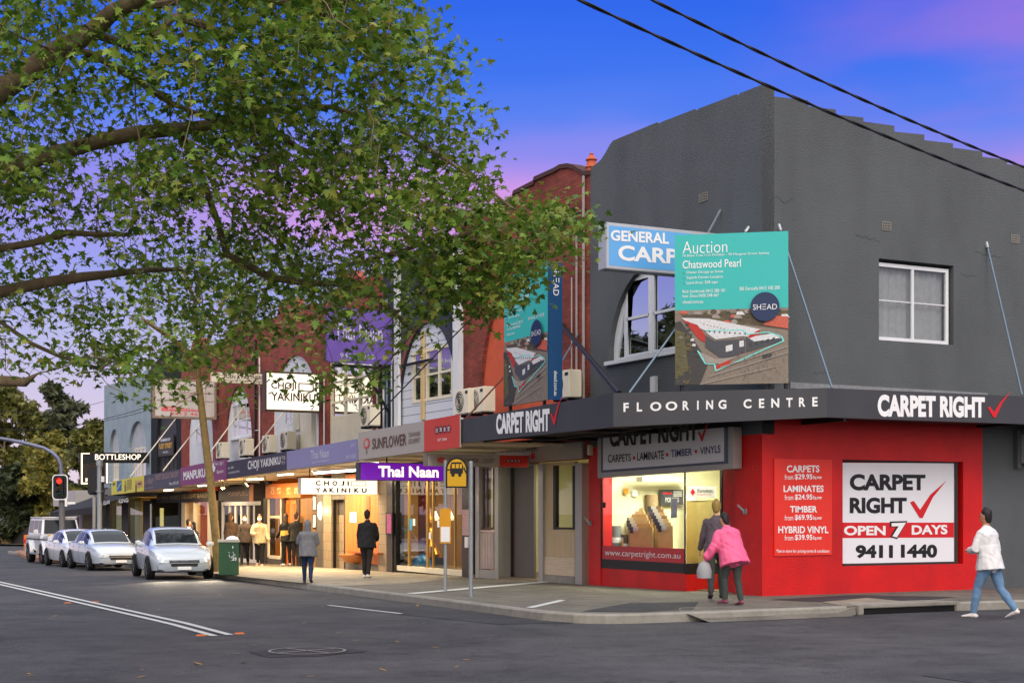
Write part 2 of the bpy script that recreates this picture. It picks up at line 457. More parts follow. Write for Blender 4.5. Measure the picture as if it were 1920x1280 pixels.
# ================================================================== GROUND
def asphalt(name, a, b, grit=.5):
    m = bpy.data.materials.new(name); m.use_nodes = True
    t = m.node_tree; p = t.nodes['Principled BSDF']; p.inputs['Roughness'].default_value = .78; p.inputs['Specular IOR Level'].default_value = .35
    g = N(t, 'ShaderNodeNewGeometry')
    n1 = N(t, 'ShaderNodeTexNoise'); n1.inputs['Scale'].default_value = .35; n1.inputs['Detail'].default_value = 7; n1.inputs['Roughness'].default_value = .6
    n2 = N(t, 'ShaderNodeTexNoise'); n2.inputs['Scale'].default_value = 70; n2.inputs['Detail'].default_value = 3
    n3 = N(t, 'ShaderNodeTexVoronoi'); n3.inputs['Scale'].default_value = 95
    for n in (n1, n2, n3): t.links.new(g.outputs['Position'], n.inputs['Vector'])
    r1 = ramp(t, [(.3, s2l(a)), (.72, s2l(b))], n1.outputs[0])
    n5 = N(t, 'ShaderNodeTexNoise'); n5.inputs['Scale'].default_value = 1.7; n5.inputs['Detail'].default_value = 8; n5.inputs['Roughness'].default_value = .75; t.links.new(g.outputs['Position'], n5.inputs['Vector'])
    r5 = ramp(t, [(.36, (.66, .66, .67)), (.5, (1, 1, 1)), (.66, (1.25, 1.24, 1.22))], n5.outputs[0])
    r2_ = ramp(t, [(.25, (1 - grit,) * 3), (.5, (1, 1, 1)), (.78, (1 + grit * .8,) * 3)], n2.outputs[0])
    r2 = N(t, 'ShaderNodeMixRGB', blend_type='MULTIPLY'); r2.inputs[0].default_value = 1; t.links.new(r2_.outputs[0], r2.inputs[1]); t.links.new(r5.outputs[0], r2.inputs[2])
    mx = N(t, 'ShaderNodeMixRGB', blend_type='MULTIPLY'); mx.inputs[0].default_value = 1
    t.links.new(r1.outputs[0], mx.inputs[1]); t.links.new(r2.outputs[0], mx.inputs[2])
    # tar-filled cracks
    mp_ = N(t, 'ShaderNodeMapping'); mp_.inputs['Scale'].default_value = (.16, .10, 1)
    n4 = N(t, 'ShaderNodeTexNoise'); n4.inputs['Scale'].default_value = .8; n4.inputs['Detail'].default_value = 4
    t.links.new(g.outputs['Position'], n4.inputs['Vector'])
    va = N(t, 'ShaderNodeVectorMath', operation='ADD'); t.links.new(g.outputs['Position'], va.inputs[0])
    vs_ = N(t, 'ShaderNodeVectorMath', operation='SCALE'); vs_.inputs['Scale'].default_value = 2.2; t.links.new(n4.outputs['Color'], vs_.inputs[0]); t.links.new(vs_.outputs[0], va.inputs[1])
    t.links.new(va.outputs[0], mp_.inputs[0])
    v2 = N(t, 'ShaderNodeTexVoronoi', feature='DISTANCE_TO_EDGE'); v2.inputs['Scale'].default_value = 1
    t.links.new(mp_.outputs[0], v2.inputs['Vector'])
    r3 = ramp(t, [(.002, (.55, .55, .55)), (.006, (1, 1, 1))], v2.outputs['Distance'])
    m2 = N(t, 'ShaderNodeMixRGB', blend_type='MULTIPLY'); m2.inputs[0].default_value = 1
    t.links.new(mx.outputs[0], m2.inputs[1]); t.links.new(r3.outputs[0], m2.inputs[2])
    t.links.new(m2.outputs[0], p.inputs['Base Color'])
    bp = N(t, 'ShaderNodeBump'); bp.inputs['Strength'].default_value = .55; bp.inputs['Distance'].default_value = .012
    t.links.new(n3.outputs['Distance'], bp.inputs['Height']); t.links.new(bp.outputs[0], p.inputs['Normal'])
    MATS[name] = m
    return m
M_ROAD = asphalt('road_asphalt', (52, 52, 55), (78, 77, 79), .8)
M_PATCH = asphalt('dark_asphalt_patch', (48, 48, 52), (60, 60, 64), .3)
M_PATH = asphalt('footpath_asphalt', (98, 94, 86), (118, 112, 102), .22)
M_PATHW = asphalt('footpath_concrete', (134, 124, 108), (152, 142, 124), .15)
M_LINE = mat('road_line_paint', (196, 196, 192), .7, var=.18, vs=14)
M_EARTH = mat('verge_earth', (58, 60, 40), .95, var=.3, vs=.6)

ys = [-60, -20, 0, 20, 40, 62, 120]
def strip(x0, x1, ylist, off):
    mb = MB()
    for a, b in zip(ylist[:-1], ylist[1:]):
        mb.quad((x0, a, gz(a) + off), (x1, a, gz(a) + off), (x1, b, gz(b) + off), (x0, b, gz(b) + off))
    return mb
struct(strip(-900, 900, [-300, 0, 62, 1500], -.30).obj('ground', M_EARTH))
struct(strip(-70, 60, ys, -.14).obj('road', M_ROAD))
KERB = [(-3.9, 66), (-4.1, 45), (-4.35, 30), (-4.57, 20.2), (-4.95, 13), (-5.23, 7.58), (-5.45, 3.5), (-5.67, -.85), (-5.64, -1.9), (-5.45, -2.55), (-5.1, -2.92), (-4.6, -3.06), (-3.5, -3.1), (1.6, -3.1), (3.2, -3.2), (45, -3.3)]
def kx(y):
    for (x0, y0), (x1, y1) in zip(KERB[:-1], KERB[1:]):
        if y1 <= y <= y0:
            return x0 + (x1 - x0) * (y - y0) / (y1 - y0)
    return -4
mb = MB()
for ya, yb in zip([0, 7.58, 13, 20.2, 30, 45], [7.58, 13, 20.2, 30, 45, 66]):
    mb.quad((kx(ya) + .17, ya, gz(ya)), (.5, ya, gz(ya)), (.5, yb, gz(yb)), (kx(yb) + .17, yb, gz(yb)))
inner = [(x, y) for x, y in KERB if y < 0]
poly = [(kx(0) + .17, 0)] + [(x + (.17 if x < -5 else .03), y + (.0 if x < -5.4 else .16)) for x, y in inner] + [(45, .4), (.5, .4), (.5, 0)]
tri = tessellate_polygon([[Vector((x, y, 0)) for x, y in poly]])
mb.add([(x, y, 0) for x, y in poly], tri)
struct(mb.obj('footpath', M_PATH))
mb = MB()
kp = [Vector((x, y, 0)) for x, y in KERB]
for i in range(len(kp) - 1):
    a, b = kp[i], kp[i + 1]
    def inn(i):
        t = (kp[min(i + 1, len(kp) - 1)] - kp[max(i - 1, 0)]).normalized()
        return kp[i] + Vector((-t.y, t.x, 0)) * .18
    ia, ib = inn(i), inn(i + 1)
    za, zb = gz(a.y) + .005, gz(b.y) + .005
    A = Vector((a.x, a.y, za)); B = Vector((b.x, b.y, zb)); IA = Vector((ia.x, ia.y, za)); IB = Vector((ib.x, ib.y, zb))
    ch = .025
    A1 = A + (IA - A).normalized() * ch; B1 = B + (IB - B).normalized() * ch
    A0 = A - Vector((0, 0, ch)); B0 = B - Vector((0, 0, ch))
    AD = A - Vector((0, 0, .16)); BD = B - Vector((0, 0, .16))
    mb.quad(A1, B1, IB, IA); mb.quad(A0, B0, B1, A1); mb.quad(AD, BD, B0, A0)
struct(mb.obj('kerb', M_CONC, flip=False))
# gutter strip of paler concrete in front of the kerb on the side street
def ground_patch(name, pix, off, m, base=0.0):
    pts = [G(x, y, base) + Vector((0, 0, off)) for x, y in pix]
    mb = MB(); mb.add(pts, tessellate_polygon([[Vector((p.x, p.y, 0)) for p in pts]]))
    return struct(mb.obj(name, m, flip=False))
RD = -.14
ground_patch('road_patch', [(640, 1137), (760, 1139), (1010, 1155), (1330, 1163), (1160, 1166), (930, 1170), (760, 1153)], .006, M_PATCH, RD)
ground_patch('road_patch', [(465, 1221), (540, 1215), (640, 1213), (690, 1221), (600, 1230), (500, 1232)], .006, M_PATCH, RD)
ground_patch('road_patch', [(1725, 1266), (1830, 1262), (2000, 1257), (2000, 1290), (1850, 1284)], .006, M_PATCH, RD)
ground_patch('footpath_patch', [(1442, 1124), (1600, 1115), (1790, 1119), (1700, 1129), (1610, 1131)], .005, M_PATCH)
ground_patch('footpath_patch', [(1540, 1129), (1625, 1121), (1702, 1128), (1640, 1134), (1590, 1137)], .009, M_PATHW)
ground_patch('footpath_patch', [(1090, 1146), (1180, 1130), (1310, 1128), (1300, 1142), (1200, 1147)], .005, M_PATCH)
ground_patch('concrete_footpath', [(392, 1074), (470, 1060), (600, 1064), (725, 1072), (866, 1080), (760, 1094), (640, 1098), (560, 1092)], .005, M_PATHW)
# lines
def line_px(name, pix, off=.008, base=RD, m=None):
    return ground_patch(name, pix, off, m or M_LINE, base)
def long_line(px0, py0, px1, py1, half, n=24):
    a, b = G(px0, py0, RD), G(px1, py1, RD); u = (b - a).normalized(); e = Vector((-u.y, u.x, 0)) * half; mb = MB()
    pts = [a.lerp(b, i / n) for i in range(n + 1)]
    for p in pts: p.z = gz(p.y) + RD + .009
    for p, q in zip(pts[:-1], pts[1:]): mb.quad(p - e, q - e, q + e, p + e)
    return struct(mb.obj('road_markings', M_LINE, flip=False))
long_line(-60, 1077.5, 431, 1190.2, .055); long_line(-60, 1081.6, 402, 1192.2, .055)
long_line(616, 1134.6, 752, 1150.4, .045, 8)
line_px('footpath_markings', [(760, 1112.5), (778, 1113.5), (1048, 1090), (1036, 1088)], .010, 0)
line_px('footpath_markings', [(986, 1139), (1000, 1139.8), (1060, 1126), (1050, 1124.6)], .010, 0)
# kerb ramp across the corner
mb = MB()
mb.add([(-3.3, -2.2, .012), (-.9, -2.2, .012), (-.75, -3.42, -.134), (-3.55, -3.42, -.134), (-3.75, -2.9, .006), (-.45, -2.9, .006), (-3.75, -3.14, -.02), (-.45, -3.14, -.02)],
       [(0, 1, 2, 3), (0, 3, 6, 4), (1, 5, 7, 2)])
struct(mb.obj('kerb_ramp', M_PATH, flip=False))
# stormwater inlet
t = thing('storm_drain', 'concrete storm drain inlet with dark slot let into the kerb below the red wall', 'drain', (-.05, -3.1, -.14))
mb = MB(); mb.box(-.32, 1.75, -3.16, -2.55, -.035, .022); mb.obj('lintel', M_CONC, t, bevel=.012)
mb = MB(); mb.box(-.30, 1.72, -3.125, -2.9, -.139, -.036); mb.obj('inlet_slot_shade', mat('drain_shade_black', (8, 8, 9), .9, var=0), t)  # solid near-black box, the darkness of the opening put into its colour
mb = MB(); mb.box(-.42, -.30, -3.17, -2.9, -.139, .022); mb.box(1.72, 1.84, -3.17, -2.9, -.139, .022); mb.obj('end_block', M_CONC, t, bevel=.012)
# manhole
c = G(576, 1221, RD)
t = thing('manhole_cover', 'round iron manhole cover with painted cross in the dark road patch', 'manhole', c + Vector((0, 0, .006)))
mb = MB(); mb.lathe([(.50, .002), (.50, .012), (.44, .012), (.44, .010)], c, 32); mb.obj('cover', mat('cast_iron', (46, 44, 44), .6, .5, var=.25, vs=30), t)
mb = MB()
for k in range(32):
    a0, a1 = 2 * math.pi * k / 32, 2 * math.pi * (k + 1) / 32
    mb.add([c + Vector((r * math.cos(a), r * math.sin(a), .016)) for r, a in ((.44, a0), (.47, a0), (.47, a1), (.44, a1))], [(0, 1, 2, 3)])
for a in (.3, .3 + math.pi / 2):
    d = Vector((math.cos(a), math.sin(a), 0)); e = Vector((-d.y, d.x, 0)) * .018
    mb.quad(c + d * .42 + e + Vector((0, 0, .017)), c - d * .42 + e + Vector((0, 0, .017)), c - d * .42 - e + Vector((0, 0, .017)), c + d * .42 - e + Vector((0, 0, .017)))
mb.obj('painted_ring', mat('worn_ring_paint', (140, 138, 132), .8, var=.35, vs=18), t, flip=False)
# raised reflectors beside the double line
lab = ['orange raised road reflector beside the near end of the double line', 'orange raised road reflector just right of the double line end',
       'orange raised road reflector halfway along the near side of the double line', 'orange raised road reflector halfway along the far side of the double line']
for k, (x, y) in enumerate([(377, 1191), (449, 1187.5), (127, 1130), (179, 1128)]):
    c = G(x, y, RD)
    mb = MB(); v = [(-.07, -.04, 0), (.07, -.04, 0), (.07, .04, 0), (-.07, .04, 0), (-.05, -.025, .018), (.05, -.025, .018), (.05, .025, .018), (-.05, .025, .018)]
    mb.add([Vector(p) + c for p in v], [(3, 2, 1, 0), (4, 5, 6, 7), (0, 1, 5, 4), (1, 2, 6, 5), (2, 3, 7, 6), (3, 0, 4, 7)])
    tag(mb.obj('road_reflector', mat('orange_reflector', (196, 104, 40), .45, var=.1), loc=c), lab[k], 'reflector', 'raised reflectors along the centre line')
# dry leaves on the road
mb = MB()
for k in range(46):
    x = R.uniform(20, 900); y = R.uniform(1105, 1270)
    c = G(x, y, RD) + Vector((0, 0, .012)); a = R.uniform(0, 6.28); l = R.uniform(.03, .07)
    d = Vector((math.cos(a), math.sin(a), R.uniform(-.1, .3))) * l; e = Vector((-d.y, d.x, 0)) * .45
    mb.quad(c - d, c + e, c + d, c - e)
tag(mb.obj('fallen_leaves', mat('dry_leaf', (150, 118, 62), .8, var=.3, vs=3), flip=False), 'dry leaves scattered over the asphalt', 'leaves', kind='stuff')

# ================================================================== CORNER BUILDING
YB1 = yx(1107)
b1 = thing('corner_shop', 'dark grey two storey corner shop with stepped parapet and red painted ground floor', 'building', (0, 0, 0))
ARCH1 = ellipse_arch(3.7, 1.83, PX(1141, 678).z, 1.93)
top1 = [FX(1429, 159)] + [FX(x, y) for x, y in [(1386, 175.5), (1386, 179), (1380, 177), (1310, 204), (1308, 207), (1302, 205), (1240, 229), (1237, 232), (1232, 229.5), (1149, 264), (1143, 272), (1136, 285), (1127, 299), (1117, 308), (1107, 314)]]
outer = [(0, 3.0)] + top1 + [(YB1, 3.0)]
mb = MB(); mb.sheet(outer, [ARCH1], Pmain(0), .28); mb.obj('main_street_wall', M_DARK, b1)
prof = [(1429, 159), (1450, 161), (1450, 181), (1515, 188), (1515, 199.5), (1567.5, 205.6), (1567.5, 215), (1619, 220.6), (1619, 228), (1677, 236), (1677, 247), (1733, 252.5), (1733, 263), (1787, 269), (1787, 277), (1842, 284), (1842, 294), (1888.6, 299.5), (1888.6, 308)]
ptop = [FY(x, y) for x, y in prof] + [(8.2, 8.78), (8.2, 8.62), (9.2, 8.55), (9.2, 8.4), (12, 8.2)]
ptop[0] = (0.0, ptop[0][1])
XR = PY(1842, 900).x
ZR = 3.36
WIN = [FY(1648, 484), FY(1788, 499), FY(1788, 645), FY(1648, 637)]
WIN = [(WIN[0][0], WIN[3][1]), (WIN[1][0], WIN[3][1]), (WIN[1][0], WIN[0][1]), (WIN[0][0], WIN[0][1])]
# start 0.28 in from the corner so the two walls butt
outer = [(.0, ZR)] + ptop + [(12, -.02), (XR, -.02), (XR, ZR)]
def Pside1(u, w, d):
    return (max(u, .28) if d > 0 and u < .28 else u, d, w)
mb = MB(); mb.sheet(outer, [WIN], Pside1, .2798); mb.obj('side_street_wall', M_DARK, b1)
# sign recess in red ground floor wall
HOLE = [(PY(1580, 900).x, .52), (PY(1806, 900).x, .52), (PY(1806, 900).x, 2.56), (PY(1580, 900).x, 2.56)]
mb = MB(); mb.sheet([(0, -.02), (XR, -.02), (XR, ZR), (0, ZR)], [HOLE], Pside1, .22); mb.obj('red_wall', M_RED, b1)
mb = MB(); mb.box(HOLE[0][0] - .05, HOLE[1][0] + .05, .23, .25, .4, 2.7); mb.obj('recess_back', M_RED, b1)
# jagged torn render along the awning
mb = MB()
p0 = PY(1480, 722).x; p1 = PY(1850, 730).x
zs = 3.98; n = 46; up = []; dn = []
for i in range(n + 1):
    x = p0 + (p1 - p0) * i / n
    up.append((x, zs - .02 * i / n)); dn.append((x, zs - .10 - .02 * i / n - R.uniform(0, .055)))
mb.sheet(dn + up[::-1], [], Pside(-.035), .034); mb.obj('torn_render_edge', mat('bare_grey_render', (128, 130, 132), .9, var=.2, vs=14, bump=.8, bs=30), b1)
mb = MB(); mb.box(p0 + .02, p1 - .06, -.022, -.002, 3.42, zs - .14); mb.obj('flashing', M_BLACK, b1)
# side street window
wq = dict(y=.10)
def sash(parent, x0, x1, z0, z1, y, P, name='window', mats=(None, None), bars=(), mull=(), fw=.06, d=.06, curtain=None, glass=None, bw=.32):
    """frame with sill bars (z) and mullions (u); P maps u, w, depth"""
    fm = mats[0]
    mb = MB()
    def bx(u0, u1, w0, w1, d0, d1):
        vs = [P(u, w, dd) for dd in (d0, d1) for u, w in ((u0, w0), (u1, w0), (u1, w1), (u0, w1))]
        mb.add(vs, [(0, 1, 2, 3), (7, 6, 5, 4), (0, 4, 5, 1), (1, 5, 6, 2), (2, 6, 7, 3), (3, 7, 4, 0)])
    bx(x0, x1, z0, z0 + fw, y, y + d); bx(x0, x1, z1 - fw, z1, y, y + d)
    bx(x0, x0 + fw, z0 + fw, z1 - fw, y, y + d); bx(x1 - fw, x1, z0 + fw, z1 - fw, y, y + d)
    cuts = [x0 + fw] + list(mull) + [x1 - fw]
    for mu in mull:
        bx(mu - fw * .45, mu + fw * .45, z0 + fw, z1 - fw, y + .004, y + d)
    for a, b in zip(cuts[:-1], cuts[1:]):
        for bz in bars:
            bx(a, b, bz - fw * bw, bz + fw * bw, y + .012, y + d - .006)
    fr = mb.obj(name, fm, parent)
    mb = MB(); mb.add([P(u, w, y + d * .6) for u, w in ((x0 + fw, z0 + fw), (x1 - fw, z0 + fw), (x1 - fw, z1 - fw), (x0 + fw, z1 - fw))], [(0, 1, 2, 3)])
    mb.obj('pane', glass or M_WGLASS, fr, flip=False)
    if curtain:
        mb = MB(); k = 40; vs = []; fs = []
        for i in range(k + 1):
            u = x0 + (x1 - x0) * i / k; dd = y + d + .10 + .022 * math.sin(i * 1.9) + .012 * math.sin(i * .7)
            vs += [P(u, z0, dd), P(u, z1, dd)]
        for i in range(k): fs.append((2 * i, 2 * i + 2, 2 * i + 3, 2 * i + 1))
        mb.add(vs, fs); mb.obj('curtain', curtain, fr, smooth=True, flip=False)
    return fr
w = WIN
xm = (w[0][0] + w[1][0]) / 2
sash(b1, w[0][0] + .004, w[1][0] - .05, w[0][1] + .004, w[2][1] - .06, .09, Pside(0), mats=(M_WHITE,), mull=(xm - .02,), bars=((w[0][1] + w[2][1]) / 2,), fw=.075, bw=.14, curtain=M_CURT)
# arched window on main street
zi = ARCH1[0][1]
P12 = Pmain(.12)
arch_in = [(max(1.9, min(5.5, u)), ww) for u, ww in ARCH1]
h1 = [yx(1218, .12), yx(1176, .12)]; h2 = [yx(1300, .12), yx(1226, .12)]
z0, z1 = PX(1176, 668, .12).z, PX(1176, 529, .12).z
hl = [(h1[0], z0), (h1[1], z0), (h1[1], z1), (h1[0], z1)]
hr = [(h2[0], z0), (h2[1], z0), (h2[1], z1), (h2[0], z1)]
ht = [(h2[0], z1 + .1), (h2[1], z1 + .1), (h2[1], z1 + .42), (h2[0], z1 + .42)]
htl = [(h1[0], z1 + .1), (h1[0] + .48, z1 + .1), (h1[0], z1 + .36)]
hs = [(h1[1] + .12, z0), (h1[1] + .42, z0), (h1[1] + .12, z0 + 1.0)]
mb = MB(); mb.sheet(arch_in, [hl, hr, ht, htl, hs], Pmain(.12), .05); arch_panel = mb.obj('arch_window', M_WHITE, b1)
mb = MB()
for hh in (hl, hr, ht, htl, hs):
    mb.add([(.15, u, ww) for u, ww in hh], [tuple(range(len(hh)))])
mb.obj('pane', M_WGLASS, arch_panel, flip=False)
mb = MB()
for a, b in ((h1[0], h1[1]), (h2[0], h2[1])):
    mb.box(.105, .118, a, b, (z0 + z1) / 2 - .03, (z0 + z1) / 2 + .03)
    for u in (a, b): mb.box(.105, .118, u - .03, u + .03, z0 - .03, z1 + .03)
    mb.box(.105, .118, a + .031, b - .031, z1 - .02, z1 + .03); mb.box(.105, .118, a + .031, b - .031, z0 - .03, z0 + .03)
mb.obj('sash_frame', M_WHITE, arch_panel)
mb = MB(); mb.box(-.07, .119, 1.8, 5.62, zi - .09, zi - .002); mb.obj('window_sill', M_WHITE, b1, bevel=.008)
# vents
def vent(px, py, side=True):
    mb = MB()
    if side:
        p = PY(px, py); hx, hz = .115, .085
        mb.sheet([(p.x - hx, p.z - hz), (p.x + hx, p.z - hz), (p.x + hx, p.z + hz), (p.x - hx, p.z + hz)],
                 [[(p.x - hx + .02 + i * .04, p.z - hz + .02 + j * .05), (p.x - hx + .045 + i * .04, p.z - hz + .02 + j * .05), (p.x - hx + .045 + i * .04, p.z - hz + .05 + j * .05), (p.x - hx + .02 + i * .04, p.z - hz + .05 + j * .05)] for i in range(5) for j in range(3)], Pside(-.012), .011)
        mb2 = MB(); mb2.box(p.x - hx, p.x + hx, -.0008, .01, p.z - hz, p.z + hz)
    else:
        p = PX(px, py); hx, hz = .15, .085
        mb.sheet([(p.y - hx, p.z - hz), (p.y + hx, p.z - hz), (p.y + hx, p.z + hz), (p.y - hx, p.z + hz)],
                 [[(p.y - hx + .02 + i * .055, p.z - hz + .02 + j * .05), (p.y - hx + .055 + i * .055, p.z - hz + .02 + j * .05), (p.y - hx + .055 + i * .055, p.z - hz + .05 + j * .05), (p.y - hx + .02 + i * .055, p.z - hz + .05 + j * .05)] for i in range(5) for j in range(3)], Pmain(-.012), .011)
        mb2 = MB(); mb2.box(-.0008, .01, p.y - hx, p.y + hx, p.z - hz, p.z + hz)
    o = mb.obj('wall_vent', mat('vent_terracotta', (122, 118, 112), .8), b1)
    mb2.obj('vent_hole_shade', M_BLACK, o)  # black plate behind the slots paints in the darkness of the holes
vent(1662, 424); vent(1903, 448); vent(1319, 370, False)
mb = MB(); rr = random.Random(31)
for x0_, z0_, n_c, dx in ((2.2, 6.9, 10, .07), (6.0, 6.75, 9, -.08), (.3, 7.4, 8, .05), (4.9, 6.35, 7, .06), (1.2, 4.2, 8, .05)):
    p = Vector((x0_, -.0015, z0_)); pts = [p.copy()]
    for i in range(n_c): p = p + Vector((dx + rr.uniform(-.03, .03), 0, rr.uniform(-.06, .05))); pts.append(p.copy())
    mb.tube(pts, .0035, 4)
mb.obj('hairline_cracks', mat('crack_grey', (50, 53, 55), .9, var=0), b1)['kind'] = 'stuff'
# roof and hidden walls
mb = MB(); mb.box(.281, 12, .281, YB1 - .1, 8.0, 8.1); mb.obj('roof', M_ROOF, b1)
mb = MB(); mb.box(11.8, 12, .281, YB1 - .1, 0, 7.99); mb.box(.281, 11.79, YB1 - .15, YB1 - .02, 3.2, 7.99); mb.obj('rear_wall', M_DARK, b1)
mb = MB(); mb.box(.281, 11.79, .2801, YB1 - .16, 3.36, 3.46); mb.obj('upper_floor', M_DKIN, b1)
# ground floor on main street
Y0r, Y1r = yx(1378), yx(1430)
yg0, yg1 = yx(1282), yx(1126)
mb = MB(); mb.box(0, .30, .2205, Y0r, gz(0) - .02, 3.0); mb.add([(0, 0, -.02), (0, .2204, -.02), (.28, .2204, -.02), (0, 0, 3.0), (0, .2204, 3.0), (.28, .2204, 3.0)], [(0, 1, 4, 3), (0, 2, 1), (3, 4, 5), (1, 2, 5, 4), (0, 3, 5, 2)])
mb.box(0, .30, yg1, yx(1104), -.1, 3.0); pier = mb.obj('red_pier', M_RED, b1)
ZS = PX(1126, 1022).z       # bottom of clear glass
ZB = PX(1126, 1047).z       # bottom of banner
ZK = PX(1126, 1064).z       # bottom of black band
ZT = 3.05
yd = yx(1354, .95)
A_, B_ = Vector((0.02, yg0, 0)), Vector((.95, yd, 0))
def wallseg(mb, a, b, z0, z1, t=.06):
    d = (b - a).normalized(); n = Vector((-d.y, d.x, 0)) * t
    n = n if n.x > 0 else -n
    v = [a, b, b + n, a + n]
    mb.add([(p.x, p.y, z) for z in (z0, z1) for p in v], [(3, 2, 1, 0), (4, 5, 6, 7), (0, 1, 5, 4), (1, 2, 6, 5), (2, 3, 7, 6), (3, 0, 4, 7)])
mb = MB(); mb.box(.02, .12, yg0, yg1, -.1, ZK); wallseg(mb, A_, B_, -.1, ZK - .02); mb.obj('stall_riser', M_RED, b1)
mb = MB(); mb.box(.012, .13, yg0, yg1, ZK, ZB); wallseg(mb, A_, B_, ZK - .02, ZB); mb.obj('black_sill_band', M_BLACK, b1)
mb = MB(); mb.box(.02, .03, yg0, yg1, ZB, ZS); ban = mb.obj('window_banner', mat('crimson_vinyl', (186, 26, 44), .35, var=.03), b1)
text(ban, 'www.carpetright.com.au', qx(.018, 1134, 1029, 1044, 1276, 1036, 1050), M_LETW, .0, .003)
mb = MB(); mb.quad((.04, yg1, ZS), (.04, yg0, ZS), (.04, yg0, ZT), (.04, yg1, ZT)); mb.quad((A_.x + .02, A_.y, ZB), (B_.x, B_.y, ZB), (B_.x, B_.y, ZT), (A_.x + .02, A_.y, ZT))
mb.obj('shop_window', M_GLASS, b1, flip=False)
mb = MB(); mb.bar((.03, yg0, ZB), (.03, yg0, ZT), .025, .025); mb.bar((B_.x, B_.y, .0), (B_.x, B_.y, ZT), .07, .07); mb.bar((.03, yg1 - .02, ZB), (.03, yg1 - .02, ZT), .03, .03)
mb.obj('window_mullion', M_BLACKM, b1)
# glazed door
yd1 = yd - .92
mb = MB()
for a, b in ((yd - .06, yd - .10), (yd1, yd1 + .06)):
    mb.box(.93, .98, min(a, b), max(a, b), .02, 2.35)
mb.box(.93, .98, yd1 + .061, yd - .101, 2.22, 2.35); mb.box(.93, .98, yd1 + .061, yd - .101, .02, .12)
dr = mb.obj('door', M_BLACKM, b1)
mb = MB(); mb.quad((.95, yd - .1, .12), (.95, yd1 + .06, .12), (.95, yd1 + .06, 2.22), (.95, yd - .1, 2.22)); mb.obj('pane', M_GLASS, dr, flip=False)
mb = MB(); mb.box(.92, .925, yd1 + .1, yd - .12, 1.0, 1.12); dl = mb.obj('door_sticker', M_LETR, dr)
text(dr, '9.00', [Vector((.918, yd - .14, 1.25)), Vector((.918, yd - .5, 1.25)), Vector((.918, yd - .5, 1.36)), Vector((.918, yd - .14, 1.36))], M_LETW, 0, .002)
text(dr, '5.30', [Vector((.918, yd - .14, 1.42)), Vector((.918, yd - .5, 1.42)), Vector((.918, yd - .5, 1.53)), Vector((.918, yd - .14, 1.53))], M_LETW, 0, .002)
mb = MB(); mb.box(.31, .9, .2805, yd1 - .02, 0, 3.0); mb.box(.93, 1.0, yd1 - .3, yd1 - .001, 0, 3.0); mb.obj('entry_return', M_RED, b1)
# interior
mb = MB(); mb.box(.281, 7.0, .285, YB1 - .02, -.06, -.002); mb.obj('shop_floor', M_FLOOR, b1)
mb = MB(); mb.box(6.9, 7.0, .3, YB1 - .2, 0, 3.05); mb.box(3.0, 3.3, 5.0, 5.3, 0, 3.05); mb.box(.31, 6.89, YB1 - .2, YB1 - .1, 0, 3.05); mb.box(1.001, 6.89, .285, .33, 0, 3.05)
mb.box(3.6, 3.68, 1.8, YB1 - .21, 0, 3.05)
mb.obj('interior_walls', M_WARMW, b1)
mb = MB(); mb.box(.05, 6.89, .3, YB1 - .21, 3.06, 3.14); mb.obj('ceiling', M_WHITE, b1)
t = thing('ceiling_tube_light', 'white fluorescent batten on the carpet shop ceiling', 'light', (1.7, 4.4, 3.0))
mb = MB(); mb.box(1.55, 1.85, 3.6, 5.2, 2.98, 3.055); mb.obj('fitting', M_WHITE, t)
mb = MB(); mb.tube([(1.7, 3.65, 2.955), (1.7, 5.15, 2.955)], .022); mb.obj('tube', M_TUBE, t)
lamp('AREA', (.45, 4.3, 2.98), 70, (1, .97, .72), .12, 2.4)  # extra lamp without a fitting, added to brighten the sample boards by the glass
lamp('AREA', (1.6, 4.3, 2.92), 210, (1, .97, .70), .5, 1.8)
lamp('AREA', (2.6, 2.2, 2.9), 130, (1, .97, .70), 1.2, 1.2)
lamp('AREA', (1.2, 1.8, 2.95), 22, (1, .94, .62), .5, .5)
# sample boards
def sample_rack(pxc, n, x0, seed, lab, hw, h0, dh):
    rr = random.Random(seed)
    for i in range(n):
        c = [(222, 190, 120), (196, 152, 96), (214, 184, 130), (168, 128, 86), (206, 178, 132), (150, 118, 88)][rr.randrange(6) if i else 0]
        m = mat('sample_%d_%d' % c[:2], c, .4, var=.12, vs=6)
        x = x0 + .10 * i; y = yx(pxc, x0) + .225 * i; hgt = h0 + dh * i
        t = thing('flooring_sample', lab[i], 'sample board', (x, y, .3), 0, 'timber flooring sample boards in the shop window')
        mb = MB(); mb.box(x, x + .025, y - hw, y + hw, .3, hgt); mb.obj('board', m, t)
        mb = MB(); mb.box(x - .006, x - .001, y + hw - .34, y + hw - .14, hgt - .09, hgt); mb.obj('card_label', M_LETW, t)
        mb = MB(); mb.box(x - .006, x - .001, y + hw - .139, y + hw, hgt - .14, hgt); mb.obj('dark_label', M_NAVY, t)
nm = ['lowest and frontmost', 'second from the front', 'third from the front', 'fourth from the front', 'fifth from the front', 'sixth from the front', 'rearmost and tallest']
sample_rack(1202, 7, .55, 3, ['timber sample board, %s in the left rack of the shop window' % a for a in nm], .46, 1.23, .07)
sample_rack(1160, 4, .5, 8, ['narrow sample board, %s beside the left edge of the shop window' % a for a in ('frontmost', 'second from the front', 'third from the front', 'rearmost')], .16, 1.0, .08)
sample_rack(1247, 7, .60, 5, ['timber sample board, %s in the right rack of the shop window' % a for a in nm], .27, 1.27, .07)
t = thing('display_stand', 'dark stand holding the two racks of flooring samples', 'stand', (1.1, 4, 0))
mb = MB(); mb.box(.45, 1.45, 2.75, 5.95, 0, .06); mb.box(.45, 1.45, 2.75, 5.95, .24, .295); mb.obj('shelf', M_BLACK, t)
mb = MB()
